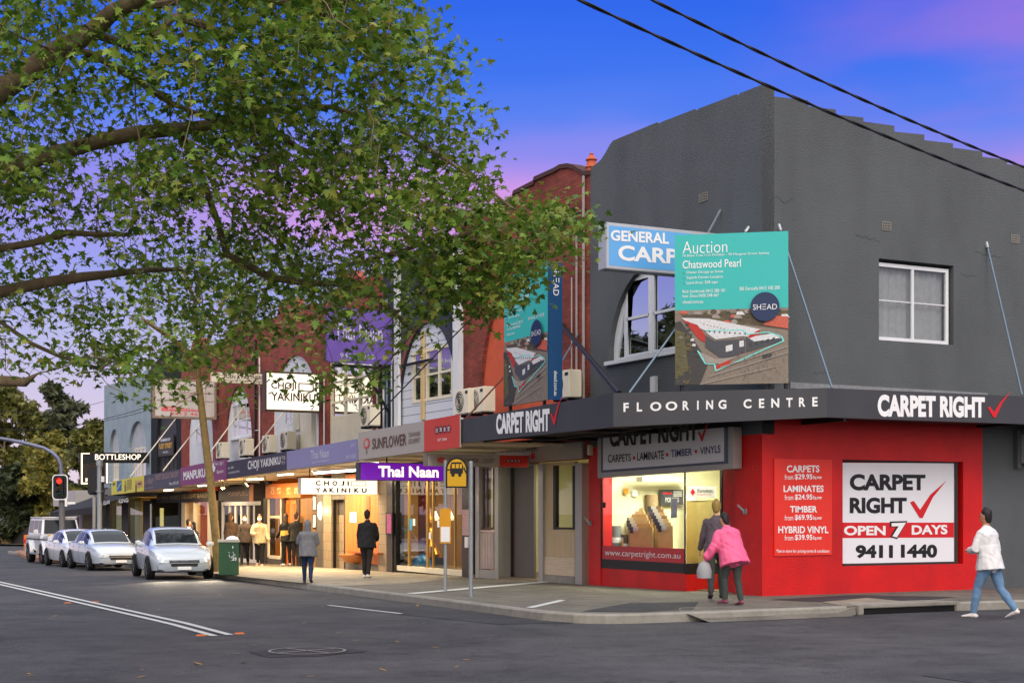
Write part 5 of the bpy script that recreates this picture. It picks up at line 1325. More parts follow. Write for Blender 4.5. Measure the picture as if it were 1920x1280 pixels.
mb = MB(); fbox(mb, 470, 494, 896, None, -.03, .3); fbox(mb, 409, 416, 896, None, -.03, .3); mb.obj('dark_brick_pier', brick_mat('dark_brown_brick', (58, 46, 42), (48, 38, 36), (36, 30, 28)), b6)
mb = MB(); fbox(mb, 410, 474, 911, 938, -.05, .2); mb.obj('dark_header', mat('dark_header', (48, 38, 36), .5, var=.2), b6)
mb = MB(); fbox(mb, 467.5, 474.5, 908, 941, -.06, .21); mb.obj('orange_trim', M_WOODO, b6)
mb = MB(); fbox(mb, 415, 486, 940, 947, -.09, .1)
for px in (417, 430, 441, 452, 464, 476): fbox(mb, px - 1.6, px + 1.6, 947.2, 1051, -.04, .03)
fbox(mb, 415, 486, 1046, 1053, -.05, .05); wf = mb.obj('folding_window', M_WHITE, b6)
mb = MB(); ya, yb_ = yx(484), yx(417); mb.quad((0, yb_, -.2), (0, ya, -.2), (0, ya, 2.2), (0, yb_, 2.2)); mb.obj('pane', M_WGLASS, wf, flip=False)
mb = MB(); fbox(mb, 415, 486, 1053.3, None, -.02, .1); mb.obj('stall_riser', M_TILED, b6)
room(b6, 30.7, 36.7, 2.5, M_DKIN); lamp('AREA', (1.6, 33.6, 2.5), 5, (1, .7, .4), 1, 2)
t = thing('wall_sign', 'faint pale lettering on the dark header above the white folding window', 'sign', PX(440, 925, -.055))
ftext(t, 'MANPUKU', 428, 922, 931, 466, 919, 928, mat('dim_letter', (150, 130, 130), .6, var=0), -.054)
awning(b6, 30.7, 36.7)

# ---- brick shop with white arch, bakery below
t7 = [(36.7, 8.1), (37.4, 8.1), (37.4, 8.45), (38.4, 8.45), (38.9, 8.9), (40.2, 8.9), (40.7, 8.45), (41.5, 8.45), (41.5, 8.1), (42.15, 8.1)]
ca7 = (yx(352) + yx(399)) / 2; hw7 = (yx(352) - yx(399)) / 2
ARCH7 = ellipse_arch(ca7, hw7, 2.9, 2.1, leg=1.6)
b7 = terrace(36.7, 42.15, t7, M_BRICK, 'red brick shop with white rendered arch above the bakery behind the leaning trunk', ARCH7)
wa, wb = yx(388), yx(363); z0, z1 = PX(376, 832, .1).z, PX(376, 800, .1).z
mb = MB(); mb.sheet(ARCH7, [[(wa, z0), (wb, z0), (wb, z1), (wa, z1)]], Pmain(.08), .06); mb.obj('arch_infill', M_WHITE, b7)
sash(b7, wa, wb, z0, z1, .07, Pmain(0), mats=(M_WHITE,), mull=((wa + wb) / 2,), fw=.09)
mb = MB(); fbox(mb, 340, 347, 940, None, -.04, .3); fbox(mb, 389, 405, 938, None, -.03, .3); fbox(mb, 362, 366, 940, None, -.02, .2); mb.obj('white_pier', M_CREAM, b7)
mb = MB(); fbox(mb, 294, 399, 922, 941, -.10, .2); sb = mb.obj('black_header', mat('bakery_header', (34, 28, 26), .5), b7)
ftext(sb, 'SWEET DELIGHT BAKERY', 319, 929, 936, 396, 923, 932, mat('gold_dim', (176, 158, 120), .6, var=0), -.104, .01)
ftext(sb, 'La Petite', 296, 930, 936, 316, 929, 935, mat('gold_dim', (176, 158, 120), .6, var=0), -.104, .0, .3)
mb = MB(); fbox(mb, 340, 400, 1040, None, .0, .2); mb.obj('stall_riser', M_WHITE, b7)
room(b7, 36.7, 42.15, 3, wood_mat('glowing_orange_wall', (206, 104, 30), (226, 130, 52), (1, 1, 1)))
lamp('AREA', (1.4, 38.6, 2.5), 110, (1, .62, .25), 1, 2)
mb = MB(); ya, yb_ = yx(389), yx(347); mb.quad((.05, yb_, .3), (.05, ya, .3), (.05, ya, 2.3), (.05, yb_, 2.3)); mb.obj('shop_window', M_GLASS, b7, flip=False)
mb = MB(); rr = random.Random(6)
for i in range(3):
    mb.box(1.5, 2.0, 37.2, 40.2, .3 + .5 * i, .34 + .5 * i)
mb.obj('bread_shelf', M_WOODL, b7)
for i in range(10):
    y = 37.3 + .29 * i; z = .35 + .5 * (i % 3)
    mb = MB(); mb.lathe([(.03, 0), (.13, .03), (.15, .09), (.09, .15), (.02, .17)], (1.6, y, z), 10)
    tag(mb.obj('bread_loaf', mat('baked_crust', (170, 92, 36), .7, var=.3, vs=20), smooth=True), 'brown round loaf on the bakery shelves', 'bread', 'loaves on the bakery shelves')
awning(b7, 36.7, 42.15, m_soff=M_SOFFIT)

# ---- black shop and pale blue brick end shop
t8 = [(42.15, 8.95), (42.8, 8.95), (42.8, 9.2), (44.0, 9.2), (44.5, 8.9), (47.0, 8.6), (47.8, 8.5)]
ca8 = (yx(294) + yx(331)) / 2; hw8 = (yx(294) - yx(331)) / 2
ARCH8 = ellipse_arch(ca8, hw8, 2.8, 2.3, leg=2.0)
b8 = terrace(42.15, 47.8, t8, M_BLACKWALL, 'black painted brick shop with dark arch holding the barber sign', ARCH8)
mb = MB(); mb.sheet(ARCH8, [], Pmain(.14), .05); mb.obj('arch_infill', mat('dark_panelling', (52, 50, 50), .6), b8)
mb = MB()
for i in range(5):
    y = ca8 - hw8 + .25 + i * (2 * hw8 - .5) / 4; mb.box(.12, .139, y - .03, y + .03, 2.9, 4.2)
mb.obj('panel_moulding', M_BLACK, b8)
Q = qx(-.02, 296.5, 818, 856, 325, 814, 853)
t = thing('wall_sign', 'black arched barber sign with gold street lettering in the dark arch', 'sign', Q[0])
mb = MB(); mb.slab(Q, .04); mb.obj('panel', mat('sign_black', (44, 40, 30), .5), t)
text(t, 'FLEET STREET', sub(Q, .08, .38, .92, .62), mat('gold_yellow', (226, 170, 40), .5, var=0), .03); text(t, '- BAR -', sub(Q, .25, .14, .75, .24), M_LETW)
text(t, 'BARBERSHOP', sub(Q, .18, .72, .82, .86), M_LETW, .02)
mb = MB(); y0_, y1_ = 42.2, 47.7
mb.box(-.05, .3, 42.16, 42.5, gz(43), 2.2); mb.box(-.05, .3, 47.3, 47.79, gz(43), 2.2); mb.obj('black_post', M_BLACK, b8)
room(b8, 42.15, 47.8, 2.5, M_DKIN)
mb = MB(); ya, yb_ = 42.6, 47.2; mb.quad((.02, yb_, -.2), (.02, ya, -.2), (.02, ya, 2.2), (.02, yb_, 2.2)); mb.obj('shop_window', M_WGLASS, b8, flip=False)
mb = MB(); fbox(mb, 292, 305, 952, 986, .35, .4); tag(mb.obj('lit_display', mat('yellow_lit_poster', (250, 226, 140), .5, var=.3, vs=7, emit=.9)), 'bright yellow lit poster in the black shop window', 'display')
awning(b8, 42.15, 47.8, m_soff=mat('grey_soffit', (120, 116, 110), .8))
t9 = [(47.8, PX(283, 689).z), (49.3, PX(270, 695).z), (49.35, PX(270, 699).z), (53, PX(238, 710).z), (53.05, PX(238, 713).z), (58.5, PX(195, 723).z)]
a1 = ((yx(241) + yx(274)) / 2, (yx(241) - yx(274)) / 2); a2 = ((yx(205) + yx(223)) / 2, (yx(205) - yx(223)) / 2)
ARCH9 = ellipse_arch(a1[0], a1[1], 3.0, PX(257, 789).z - 4.6, leg=1.6); ARCH9b = ellipse_arch(a2[0], a2[1], 3.0, PX(214, 804).z - 4.6, leg=1.6)
b9 = thing('terrace_shop', 'pale blue grey painted brick end shop with two arches above the bottleshop', 'building', (0, 47.8, gz(47.8)))
mb = MB(); mb.sheet([(47.804, 2.3)] + t9 + [(58.5, 2.3)], [ARCH9, ARCH9b], Pmain(0), .26); mb.obj('facade_wall', M_BLUEBRICK, b9)
mb = MB(); mb.box(.261, 12, 58.3, 58.5, -.8, 8.3); mb.box(11.8, 11.99, 47.81, 58.29, -.8, 7.3); mb.obj('side_wall', M_BLUEBRICK, b9)
mb = MB(); mb.box(.261, 12, 47.81, 58.29, 7.31, 7.4); mb.obj('roof', M_ROOF, b9)
for (cc, hh), A in ((a1, ARCH9), (a2, ARCH9b)):
    zz = 4.75
    mb = MB(); mb.sheet(A, [[(cc - hh * .62, 3.2), (cc + hh * .62, 3.2), (cc + hh * .62, zz), (cc - hh * .62, zz)]], Pmain(.16), .05); mb.obj('arch_infill', mat('pale_grey_panel', (170, 174, 178), .7), b9)
    sash(b9, cc - hh * .62, cc + hh * .62, 3.2, zz, .15, Pmain(0), mats=(M_CREAM,), mull=(cc - hh * .2, cc + hh * .2), bars=(4.0,), fw=.09, curtain=mat('grey_green_curtain', (130, 132, 120), .9, var=.3, vs=5))
    mb = MB(); mb.box(-.05, .155, cc - hh * .9, cc + hh * .9, 3.08, 3.18); mb.obj('window_sill', M_WHITE, b9)
mb = MB()
for a, b in ((198, 206), (228, 240), (268, 283)): fbox(mb, a, b, 938, None, -.04, .3)
mb.obj('black_post', mat('charcoal_post', (46, 46, 50), .5), b9)
mb = MB(); ya, yb_ = yx(268), yx(240); mb.quad((.02, yb_, -.3), (.02, ya, -.3), (.02, ya, 2.0), (.02, yb_, 2.0)); ya, yb_ = yx(228), yx(206); mb.quad((.02, yb_, -.3), (.02, ya, -.3), (.02, ya, 2.0), (.02, yb_, 2.0)); mb.obj('shop_window', M_GLASS, b9, flip=False)
room(b9, 47.8, 58.5, 1.6, mat('gold_cream_wall', (226, 196, 124), .8, var=.1), zt=2.4)
lamp('AREA', (1.1, 50.5, 2.2), 80, (1, .80, .42), 1, 3); lamp('AREA', (1.1, 55.5, 2.2), 80, (1, .80, .42), 1, 3)
mb = MB(); y0_, y1_ = 47.82, 60.5
mb.add([(-2.5, y0_, 1.82), (-2.5, y1_, 1.55), (-.01, y1_, 2.5), (-.01, y0_, 2.7), (-2.5, y0_, 1.5), (-2.5, y1_, 1.25)], [(0, 1, 2, 3), (4, 5, 1, 0)]); mb.obj('awning_canvas', mat('black_canvas', (38, 36, 38), .9, var=.15), b9, flip=False)
lt = text(b9, 'KING', qx(-2.52, 223, 935, 943, 241, 932.5, 941), M_LETW, .03); text(b9, 'CELLARS', qx(-2.52, 194, 939, 946, 206, 937, 944), M_LETW, .03)
mb = MB()
for px in (186, 283): y = yx(px, -2.4); mb.tube([(-2.4, y, gz(y)), (-2.4, y, 1.9)], .04, 8)
mb.obj('awning_post', M_STEEL, b9)

# ---- fascia signs
t, Q = fascia('grey and orange red restaurant fascia sign with a red flower emblem and EST 2004', 672, 811, 862, 862, 777, 837.5, mat('taupe_panel', (166, 158, 152), .5, var=.03), x=-2.76)
q = sub(Q, .685, -.01, 1.0, 1.01); q = [p + Vector((-.006, 0, 0)) for p in q]
mb = MB(); mb.slab(q, .004); mb.obj('red_panel', mat('brick_red_panel', (196, 66, 52), .5, var=.04), t)
M_BRN = mat('umber_lettering', (92, 60, 52), .5, var=0)
X_ = -2.77
ftext(t, 'SUNFLOWER', 698, 822, 842, 762, 812, 834, M_BRN, X_, .012)
ftext(t, 'TAIWANESE', 766, 811, 820, 788, 808, 816, M_BRN, X_); ftext(t, 'GOURMET', 766, 823, 832, 788, 820, 829, M_BRN, X_)
fl = [(.5 + .5 * (1 if i % 2 else .72) * math.cos(i * math.pi / 9), .5 + .5 * (1 if i % 2 else .72) * math.sin(i * math.pi / 9)) for i in range(18)]
shape(t, 'flower', fl, qx(X_, 681, 821, 844, 694, 818, 841), mat('flower_red', (206, 70, 60), .5, var=0), .004); shape(t, 'flower_face', circ(.5, .5, .28, .28, 14), qx(X_, 681, 821, 844, 694, 818, 841), mat('taupe_panel', (166, 158, 152), .5), .006)
shape(t, 'flower_stem', [(.4, 0), (.6, 0), (.6, 1), (.4, 1)], qx(X_, 685, 843, 851, 690, 842, 850), M_BRN, .004)
for i, s in enumerate('台灣食堂'):
    a = 815.5 + i * 7.4; y = 799 - i * .9
    shape(t, 'round_mark', circ(.5, .5, .5, .5, 20), qx(X_, a - .3, y, y + 14.5, a + 7.4, y - .8, y + 13.7), mat('plum_disc', (104, 44, 52), .5, var=0), .006)
    ftext(t, s, a + 1.4, y + 3, y + 11.6, a + 5.8, y + 2.6, y + 11.2, M_LETW, X_ - .004)
ftext(t, 'EST 2004', 821, 822, 827, 838, 820, 825, M_LETW, X_ - .004)
t, Q = fascia('lilac restaurant fascia sign with faded white Thai lettering', 537.5, 846, 880, 669.5, 822.5, 863.5, mat('lilac_panel', (134, 130, 172), .5, var=.06, vs=.5), x=-2.74)
ftext(t, 'Thai Naan', 583, 845, 861, 617, 840, 856, mat('pale_lilac_letter', (196, 196, 216), .5, var=0), -2.745, .01)
ftext(t, 'the', 581, 843, 847, 588, 841, 845, mat('pale_lilac_letter', (196, 196, 216), .5), -2.745); ftext(t, 'RESTAURANT', 586, 865, 869, 617, 860, 864, mat('pale_lilac_letter', (196, 196, 216), .5), -2.745)
ftext(t, '9411 4263', 649, 853, 861, 667, 850, 858, mat('pale_lilac_letter', (196, 196, 216), .5), -2.745); ftext(t, 'BYO', 658, 832, 838, 666, 830, 836, mat('pale_lilac_letter', (196, 196, 216), .5), -2.745)
t, Q = fascia('dark plum fascia sign with tall white grill restaurant lettering', 425.5, 866, 897, 537, 845.5, 880, mat('plum_black_panel', (56, 50, 64), .5, var=.06), x=-2.74)
ftext(t, 'CHOJI YAKINIKU', 465, 864, 885, 526, 855, 874, M_LETW, -2.745, .02)
for i, s in enumerate('チョウジ'): ftext(t, s, 528 + (i % 2) * 3.6, 855 + (i // 2) * 9, 861 + (i // 2) * 9, 531 + (i % 2) * 3.6, 854.5 + (i // 2) * 9, 860.5 + (i // 2) * 9, M_LETW, -2.745)
ftext(t, '9411 1884', 427.5, 876, 880, 438, 873, 877.5, M_LETW, -2.745); ftext(t, 'CHOJIYAKINIKU.COM.AU', 427.5, 885, 889, 449, 881, 886, M_LETW, -2.745)
t, Q = fascia('magenta purple fascia sign with bold white lettering behind the leaning trunk', 338.6, 876.6, 911, 424, 859, 899.5, mat('mulberry_panel', (128, 60, 108), .5, var=.05), x=-2.76)
ftext(t, 'MANPUKU', 344, 884, 900, 385, 877, 894, M_LETW, -2.765, .03)
ftext(t, '9411 8811', 404, 867, 873, 419, 864, 871, M_LETW, -2.765); ftext(t, 'Ramen', 407, 881, 888, 419, 878.5, 885, M_LETW, -2.765)
shape(t, 'noodle_mark', [(.1, .0), (.9, .25), (1, .5), (.7, .6), (.9, 1), (.6, .7), (.4, .95), (.3, .6), (0, .4)], qx(-2.765, 396, 864, 890, 404, 862, 888), M_LETW, .004)
t, Q = fascia('worn dark grey bakery fascia sign with dim pink lettering', 270, 891, 919.5, 338.5, 879, 912.5, mat('worn_slate_panel', (74, 72, 84), .6, var=.2, vs=3), x=-2.74)
M_PNK = mat('dusty_pink_lettering', (168, 138, 140), .6, var=0)
ftext(t, 'SWEET DELIGHT BAKERY', 291, 890, 900, 335, 882.5, 893.5, M_PNK, -2.745, .0); ftext(t, 'La Petite', 272, 898, 908, 288, 893, 905, M_PNK, -2.745, 0, .3); ftext(t, 'Phone: 9412 1651', 318, 904, 909, 335, 901, 907, M_LETW, -2.745); ftext(t, 'Patisserie & Boulangerie', 271, 914, 917, 288, 911, 915, M_PNK, -2.745)
t, Q = fascia('bright yellow bottleshop fascia sign with bottles and a blue panel', 209, 902, 927.5, 268.5, 891, 920, mat('lemon_panel', (204, 192, 66), .5, var=.04), x=-2.74)
shape(t, 'blue_patch', [(0, 0), (1, 0), (1, 1), (0, 1)], qx(-2.745, 219, 902, 921, 228, 900, 919), mat('cobalt_print', (30, 86, 150), .5, var=.3, vs=9), .004)
shape(t, 'wave', [(.1, .1), (.9, .7), (.9, .85), (.1, .3)], qx(-2.745, 219, 902, 921, 228, 900, 919), mat('pale_green_print', (150, 196, 120), .5), .007)
for a in (233, 253): shape(t, 'bottle_print', [(.1, 0), (.9, 0), (.9, .55), (.65, .7), (.65, 1), (.35, 1), (.35, .7), (.1, .55)], qx(-2.745, a, 901, 922, a + 4, 900, 921), mat('olive_print', (110, 100, 40), .5), .004)
for y_a in (900, 904, 908, 912, 916): shape(t, 'print_bar', [(0, 0), (1, 0), (1, 1), (0, 1)], qx(-2.745, 238, y_a, y_a + 2, 247, y_a - 2, y_a), mat('olive_print', (110, 100, 40), .5), .004)
shape(t, 'print_bar', [(0, 0), (1, 0), (1, 1), (0, 1)], qx(-2.745, 211, 905, 910, 216, 904, 909), mat('olive_print', (110, 100, 40), .5), .004)
shape(t, 'wine_label', [(0, 0), (1, 0), (1, 1), (0, 1)], qx(-2.745, 257, 901, 914, 267, 899, 912), mat('tan_print', (196, 150, 100), .5), .004)
shape(t, 'print_bar', [(0, 0), (1, 0), (1, 1), (0, 1)], qx(-2.745, 258.5, 905, 909, 265.5, 903.5, 907.5), M_BRN, .008)

# ---- projecting signs (perpendicular to the street front)
def blade(name, label, y, px0, t0, b0, xr, m, thick=.25, m_case=M_BLACKM, inset_=.03, face=True):
    a = PY(px0, t0, y); b = PY(px0, b0, y)
    Q = [Vector((a.x, y, b.z)), Vector((xr, y, b.z)), Vector((xr, y, a.z)), Vector((a.x, y, a.z))]
    t = thing(name, label, 'sign', Q[0]); mb = MB(); mb.slab(Q, thick); mb.obj('case', m_case, t)
    q = [p + Vector((0, -.004, 0)) for p in sub(Q, inset_, inset_ * 1.6, 1 - inset_, 1 - inset_ * 1.6)]
    if face:
        mb = MB(); mb.slab(q, .003); mb.obj('face', m, t)
    return t, q
M_LIT = mat('lit_white_acrylic', (252, 242, 222), .4, var=0, emit=1.05)
M_BRNL = mat('dark_brown_letter', (86, 56, 34), .5, var=0)
t, q = blade('lightbox_sign', 'big glowing white grill restaurant lightbox projecting above the awning among the leaves', 23.75, 497, 695, 770, -.12, M_LIT, .3, mat('brown_case', (88, 66, 46), .5))
text(t, 'CHOJI', sub(q, .08, .52, .56, .76), M_BRNL, .025); text(t, 'YAKINIKU', sub(q, .08, .24, .93, .47), M_BRNL, .025)
for r in ((.6, .52, .9, .55), (.6, .73, .9, .76), (.6, .55, .625, .73), (.875, .55, .9, .73)): shape(t, 'outline', [(0, 0), (1, 0), (1, 1), (0, 1)], sub(q, *r), M_BRNL)
t, q = blade('lightbox_sign', 'long glowing white grill restaurant lightbox hanging under the awning', 18.75, 563.5, 895.5, 926, -.1, M_LIT, .22, mat('pale_case', (200, 196, 186), .5), .012)
M_CHK = mat('charcoal_letter', (30, 27, 24), .6, var=0)
for s, v0, v1, us in (('CHOJI', .55, .85, (.18, .29, .40, .515, .60)), ('YAKINIKU', .10, .40, (.18, .27, .36, .46, .52, .62, .69, .79))):
    for ch, u in zip(s, us): text(t, ch, sub(q, u, v0, u + (.020 if ch == 'I' else .045 if ch == 'J' else .068), v1), M_CHK, .045, .012)
for r in ((.65, .55, .85, .58), (.65, .82, .85, .85), (.65, .58, .657, .82), (.843, .58, .85, .82)): shape(t, 'outline', [(0, 0), (1, 0), (1, 1), (0, 1)], sub(q, *r), M_CHK)
mb = MB()
for u in (.12, .8): p = q[3].lerp(q[2], u); mb.tube([p + Vector((0, .1, -.02)), Vector((p.x, p.y + .1, zb_aw(18.8) + .13))], .018, 6)
mb.obj('hanger', M_BLACKM, t)
t, q = blade('lightbox_sign', 'glowing violet Thai restaurant lightbox hanging under the awning', 13.55, 673, 866, 900, -.08, mat('lit_violet', (110, 24, 168), .4, var=.25, vs=1.6, emit=.75), .24, mat('dull_case', (70, 74, 84), .5, .2), .02)
text(t, 'Thai Naan', sub(q, .19, .18, .87, .84), mat('lit_cream_letter', (255, 240, 214), .5, var=0, emit=1.4), .03, slant=.0)
mb = MB(); p = q[3].lerp(q[2], .3); mb.tube([p + Vector((0, .1, -.02)), Vector((p.x, p.y + .1, zb_aw(13.6) + .13))], .02, 6); mb.obj('hanger', M_BLACKM, t)
t, q = blade('hanging_sign', 'taupe and red unlit restaurant sign hanging under the awning behind the bus stop', 9.15, 800, 850, 873, -.06, mat('taupe_panel', (166, 158, 152), .5), .2, mat('dull_taupe', (120, 112, 106), .5), .012)
q2 = [p + Vector((0, -.004, 0)) for p in sub(q, .71, 0, 1, 1)]
mb = MB(); mb.slab(q2, .003); mb.obj('red_panel', mat('bright_red_panel', (206, 46, 38), .5), t)
text(t, 'SUNFLOWER', sub(q, .2, .33, .5, .66), M_BRN, .01); text(t, 'TAIWANESE', sub(q, .54, .54, .66, .66), M_BRN); text(t, 'GOURMET', sub(q, .54, .33, .65, .45), M_BRN)
shape(t, 'flower', fl, sub(q, .08, .2, .18, .8), mat('flower_red', (206, 70, 60), .5))
for i, s in enumerate('台灣食堂'):
    u = .78 + i * .036; shape(t, 'round_mark', circ(.5, .5, .5, .5, 16), sub(q, u, .38, u + .036, .68), mat('plum_disc', (104, 44, 52), .5), .009); text(t, s, sub(q, u + .007, .44, u + .029, .62), M_LETW, .0, .013)
t, q = blade('banner_sign', 'large purple restaurant banner projecting from the brick front among leaves', 17.75, 612, 575, 678, -.05, mat('purple_banner', (110, 84, 170), .6, var=.08), .08, mat('purple_case', (84, 64, 140), .6), .004)
text(t, '9411 4263', sub(q, .2, .08, .72, .17), mat('pale_lilac_letter', (196, 196, 216), .5)); text(t, 'Thai Naan', sub(q, .12, .42, .85, .72), mat('pale_lilac_letter', (196, 196, 216), .5), .01)
mb = MB(); z_ = q[0].z - .1; mb.bar((q[0].x + .2, 17.8, z_), (-.01, 17.8, z_), .07, .09); mb.bar((-.9, 17.8, z_ - .05), (-.02, 17.8, z_ - 1.5), .05, .07); mb.bar((q[0].x + .3, 17.8, q[2].z), (-.01, 17.8, q[2].z), .05, .05); mb.bar((-.03, 14.9, z_), (-.03, 17.76, z_), .05, .07); mb.obj('bracket', M_BLACKM, t)
t, q = blade('old_sign', 'rusty faded white sign box with peeling red lettering behind the leaning trunk', 36.2, 287, 708, 783, -.1, mat('faded_white_panel', (196, 188, 180), .7, var=.12, vs=2.5, dirt=.25), .25, mat('rusty_case', (140, 120, 104), .8, var=.3), .035)
shape(t, 'red_banner', [(0, 0), (.95, .1), (.95, .35), (.3, .9), (.3, 1), (.05, 1), (.0, .6)], sub(q, .1, .14, .88, .28), mat('faded_red', (216, 96, 100), .7, var=.2, vs=6))
text(t, 'PATISSERIE', sub(q, .22, .17, .8, .25), mat('faded_white_panel', (196, 188, 180), .7), .0, .012); text(t, '9413 46', sub(q, .25, .03, .72, .12), mat('faded_red', (216, 96, 100), .7), .01)
mb = MB()
for u in (.1, .38, .5, .85): a, b = q[0].lerp(q[1], u), q[3].lerp(q[2], u); mb.bar(a + Vector((0, -.006, .5)), b + Vector((0, -.006, -.03)), .012, .012)
for v in (.45, .68): a, b = q[0].lerp(q[3], v), q[1].lerp(q[2], v); mb.bar(a + Vector((.03, -.012, 0)), b + Vector((-.03, -.012, 0)), .014, .014)
a = q[0].lerp(q[2], .35); b = q[0].lerp(q[2], .68); mb.bar(a + Vector((0, -.02, 0)), b + Vector((0, -.02, 0)), .02, .02)
mb.obj('rusty_rib', mat('pale_rust', (160, 120, 104), .8, var=.3), t)
t, q = blade('hanging_sign', 'cream partners office sign projecting beside the lit restaurant box', 30.0, 396, 697, 716, -.08, mat('cream_sign', (224, 214, 190), .6, var=.05), .12, mat('cream_case', (206, 190, 160), .6), .01)
text(t, 'YUEN & PARTNERS', sub(q, .22, .44, 1.0, .82), M_LETK, .01); text(t, 'Accounting, Mortgage & Business', sub(q, .25, .12, .98, .34), M_CHK)
# bottleshop blade
yb = 48.1
a = PY(150, 848, yb); xr = -.1
t = thing('bottleshop_sign', 'black bottleshop sign with glowing white letters and a square lit outline', 'sign', (a.x, yb, a.z - 2.4))
def ry(px, py): return PY(px, py, yb)
q = [ry(149, 867.5), ry(281, 867.5), ry(281, 848), ry(149, 848)]
mb = MB(); mb.slab(q, .25); mb.obj('top_bar', M_BLACK, t)
q2 = [ry(152, 906), ry(203, 906), ry(203, 868), ry(152, 868)]
mb = MB(); mb.slab([p + Vector((0, .02, 0)) for p in q2], .2); mb.obj('panel', mat('sign_umber', (52, 40, 34), .6), t)
M_NEON = mat('warm_white_neon', (255, 228, 190), .4, var=0, emit=2.2)
def strip_(px0, py0, px1, py1): 
    q_ = [ry(px0, py1), ry(px1, py1), ry(px1, py0), ry(px0, py0)]; mb.slab([p + Vector((0, -.012, 0)) for p in q_], .01)
mb = MB(); strip_(152, 849, 154.5, 907); strip_(154.7, 904.5, 175, 907); strip_(199, 868, 202, 905); strip_(154.7, 849, 168, 850.5); mb.obj('lit_outline', M_NEON, t)
M_LETLIT = mat('lit_letter', (255, 240, 220), .5, var=0, emit=1.0)
text(t, 'BOTTLESHOP', [ry(178, 861.5), ry(264, 861.5), ry(264, 851), ry(178, 851)], M_LETLIT, .012, .02); text(t, 'K', [ry(160.5, 903), ry(167, 903), ry(167, 895.5), ry(160.5, 895.5)], M_LETLIT, .04, .0)

# ---- air conditioners
def aircon():
    t = thing('air_conditioner', '', 'air conditioner')
    mb = MB(); mb.box(-.16, .16, -.42, .42, .06, .68); mb.obj('casing', M_CREAM, t, bevel=.02, local=True)
    mb = MB(); k = 24; mb.add([(-.163, .12 + .26 * math.cos(2 * math.pi * i / k), .37 + .26 * math.sin(2 * math.pi * i / k)) for i in range(k)], [tuple(range(k))]); g = mb.obj('fan_grille', mat('dark_grille', (72, 74, 76), .6), t, flip=False, local=True)
    mb = MB()
    for r in (.09, .16, .23): mb.tube([(-.168, .12 + r * math.cos(2 * math.pi * i / k), .37 + r * math.sin(2 * math.pi * i / k)) for i in range(k + 1)], .006, 4)
    mb.obj('grille_ring', M_CREAM, g, local=True)
    mb = MB(); mb.box(-.166, -.161, -.36, -.22, .55, .62); mb.obj('badge', M_BLACK, t, local=True)
    for i in (-1, 1):
        mb = MB(); mb.box(-.16, .16, i * .3 - .03, i * .3 + .03, 0, .058); mb.obj('foot', M_BLACKM, t, local=True)
    return t
AC = [(694, 803, -.6, 'white air conditioner outside on the awning below the lit upper window', 0.0), (876, 781, -.9, 'white air conditioner left of the pair behind the grey and red sign', 0), (904, 778, -.75, 'white air conditioner right of the pair left of the teal billboard', 0),
      (1062, 752, -.4, 'white air conditioner half hidden behind the navy billboard panel', 0), (418, 862, -.5, 'white air conditioner on the awning right of the leaning trunk', 0), (462, 857, -.5, 'white air conditioner below the tall white arch window', 0), (506, 852, -.5, 'white air conditioner on the awning below the lit restaurant box', 0), (540, 846, -.4, 'cream air conditioner against the white filled arch beside the cream door', 0)]
ac0 = None
for px, py, x, lab, rz in AC:
    c = PX(px, py, x); c.z = max(c.z, zb_aw(c.y) + .40)
    if ac0 is None: ac0 = a = aircon()
    else: a = copy_tree(ac0)
    a.location = c; a['label'] = lab; a['group'] = 'air conditioners above the awnings'
c = PY(1908, 868)
t = thing('wall_air_conditioner', 'grey window air conditioner sticking out of the grey side wall at far right', 'air conditioner', c)
z0, z1 = PY(1910, 868).z, PY(1910, 815).z
mb = MB(); mb.box(c.x - .02, c.x + .75, -.3, -.002, z0, z1); mb.obj('casing', mat('ac_grey', (150, 152, 156), .5), t, bevel=.01)
mb = MB(); mb.box(c.x - .12, c.x - .021, -.12, -.002, z0 - .1, z1 + .08); mb.obj('frame', M_DARK, t)
mb = MB()
for i in range(3): mb.box(c.x + .03, c.x + .7, -.312, -.301, z0 + .06 + i * (z1 - z0 - .1) / 3, z0 + .04 + (i + .8) * (z1 - z0 - .1) / 3)
mb.obj('louvre', mat('ac_pale', (196, 198, 202), .5), t)

# ---- lights under the awnings
def tube_light(label, y0, y1, x, e, col=(1, .88, .66)):
    z = zb_aw((y0 + y1) / 2) + .07
    t = thing('fluorescent_light', label, 'light', (x, (y0 + y1) / 2, z), 0, 'fluorescent battens under the awnings')
    mb = MB(); mb.box(x - .05, x + .05, y0, y1, z + .02, z + .062); mb.obj('fitting', M_WHITE, t)
    mb = MB(); mb.tube([(x, y0 + .03, z - .005), (x, y1 - .03, z - .005)], .02, 8); mb.obj('tube', M_TUBE, t)
    if e: lamp('AREA', (x, (y0 + y1) / 2, z - .05), e, col, .1, y1 - y0)
tube_light('lit tube under the awning in front of the orange timber wall', 19.4, 21.2, -1.3, 320, (1, .78, .47))
tube_light('lit tube under the awning above the oval wall light', 22.4, 24.0, -1.5, 280, (1, .77, .45))
tube_light('lit tube under the awning above the timber grill front', 26.2, 28.0, -1.3, 300, (1, .68, .36))
tube_light('lit tube under the awning before the white folding window', 32.6, 34.2, -1.4, 120, (1, .70, .38))
tube_light('lit tube under the awning behind the violet lightbox', 15.2, 16.6, -1.5, 100, (1, .84, .58))
tube_light('lit tube under the awning near the leaning trunk', 38.0, 39.6, -1.4, 120, (1, .70, .38))
lamp('AREA', (-1.5, 10.5, 2.85), 26, (1, .9, .7), .3, 1.5)
t = thing('fluorescent_light', 'bright lit tube hanging in front of the awning edge above the long lightbox', 'light', PX(628, 885, -2.0), 0, 'fluorescent battens under the awnings')
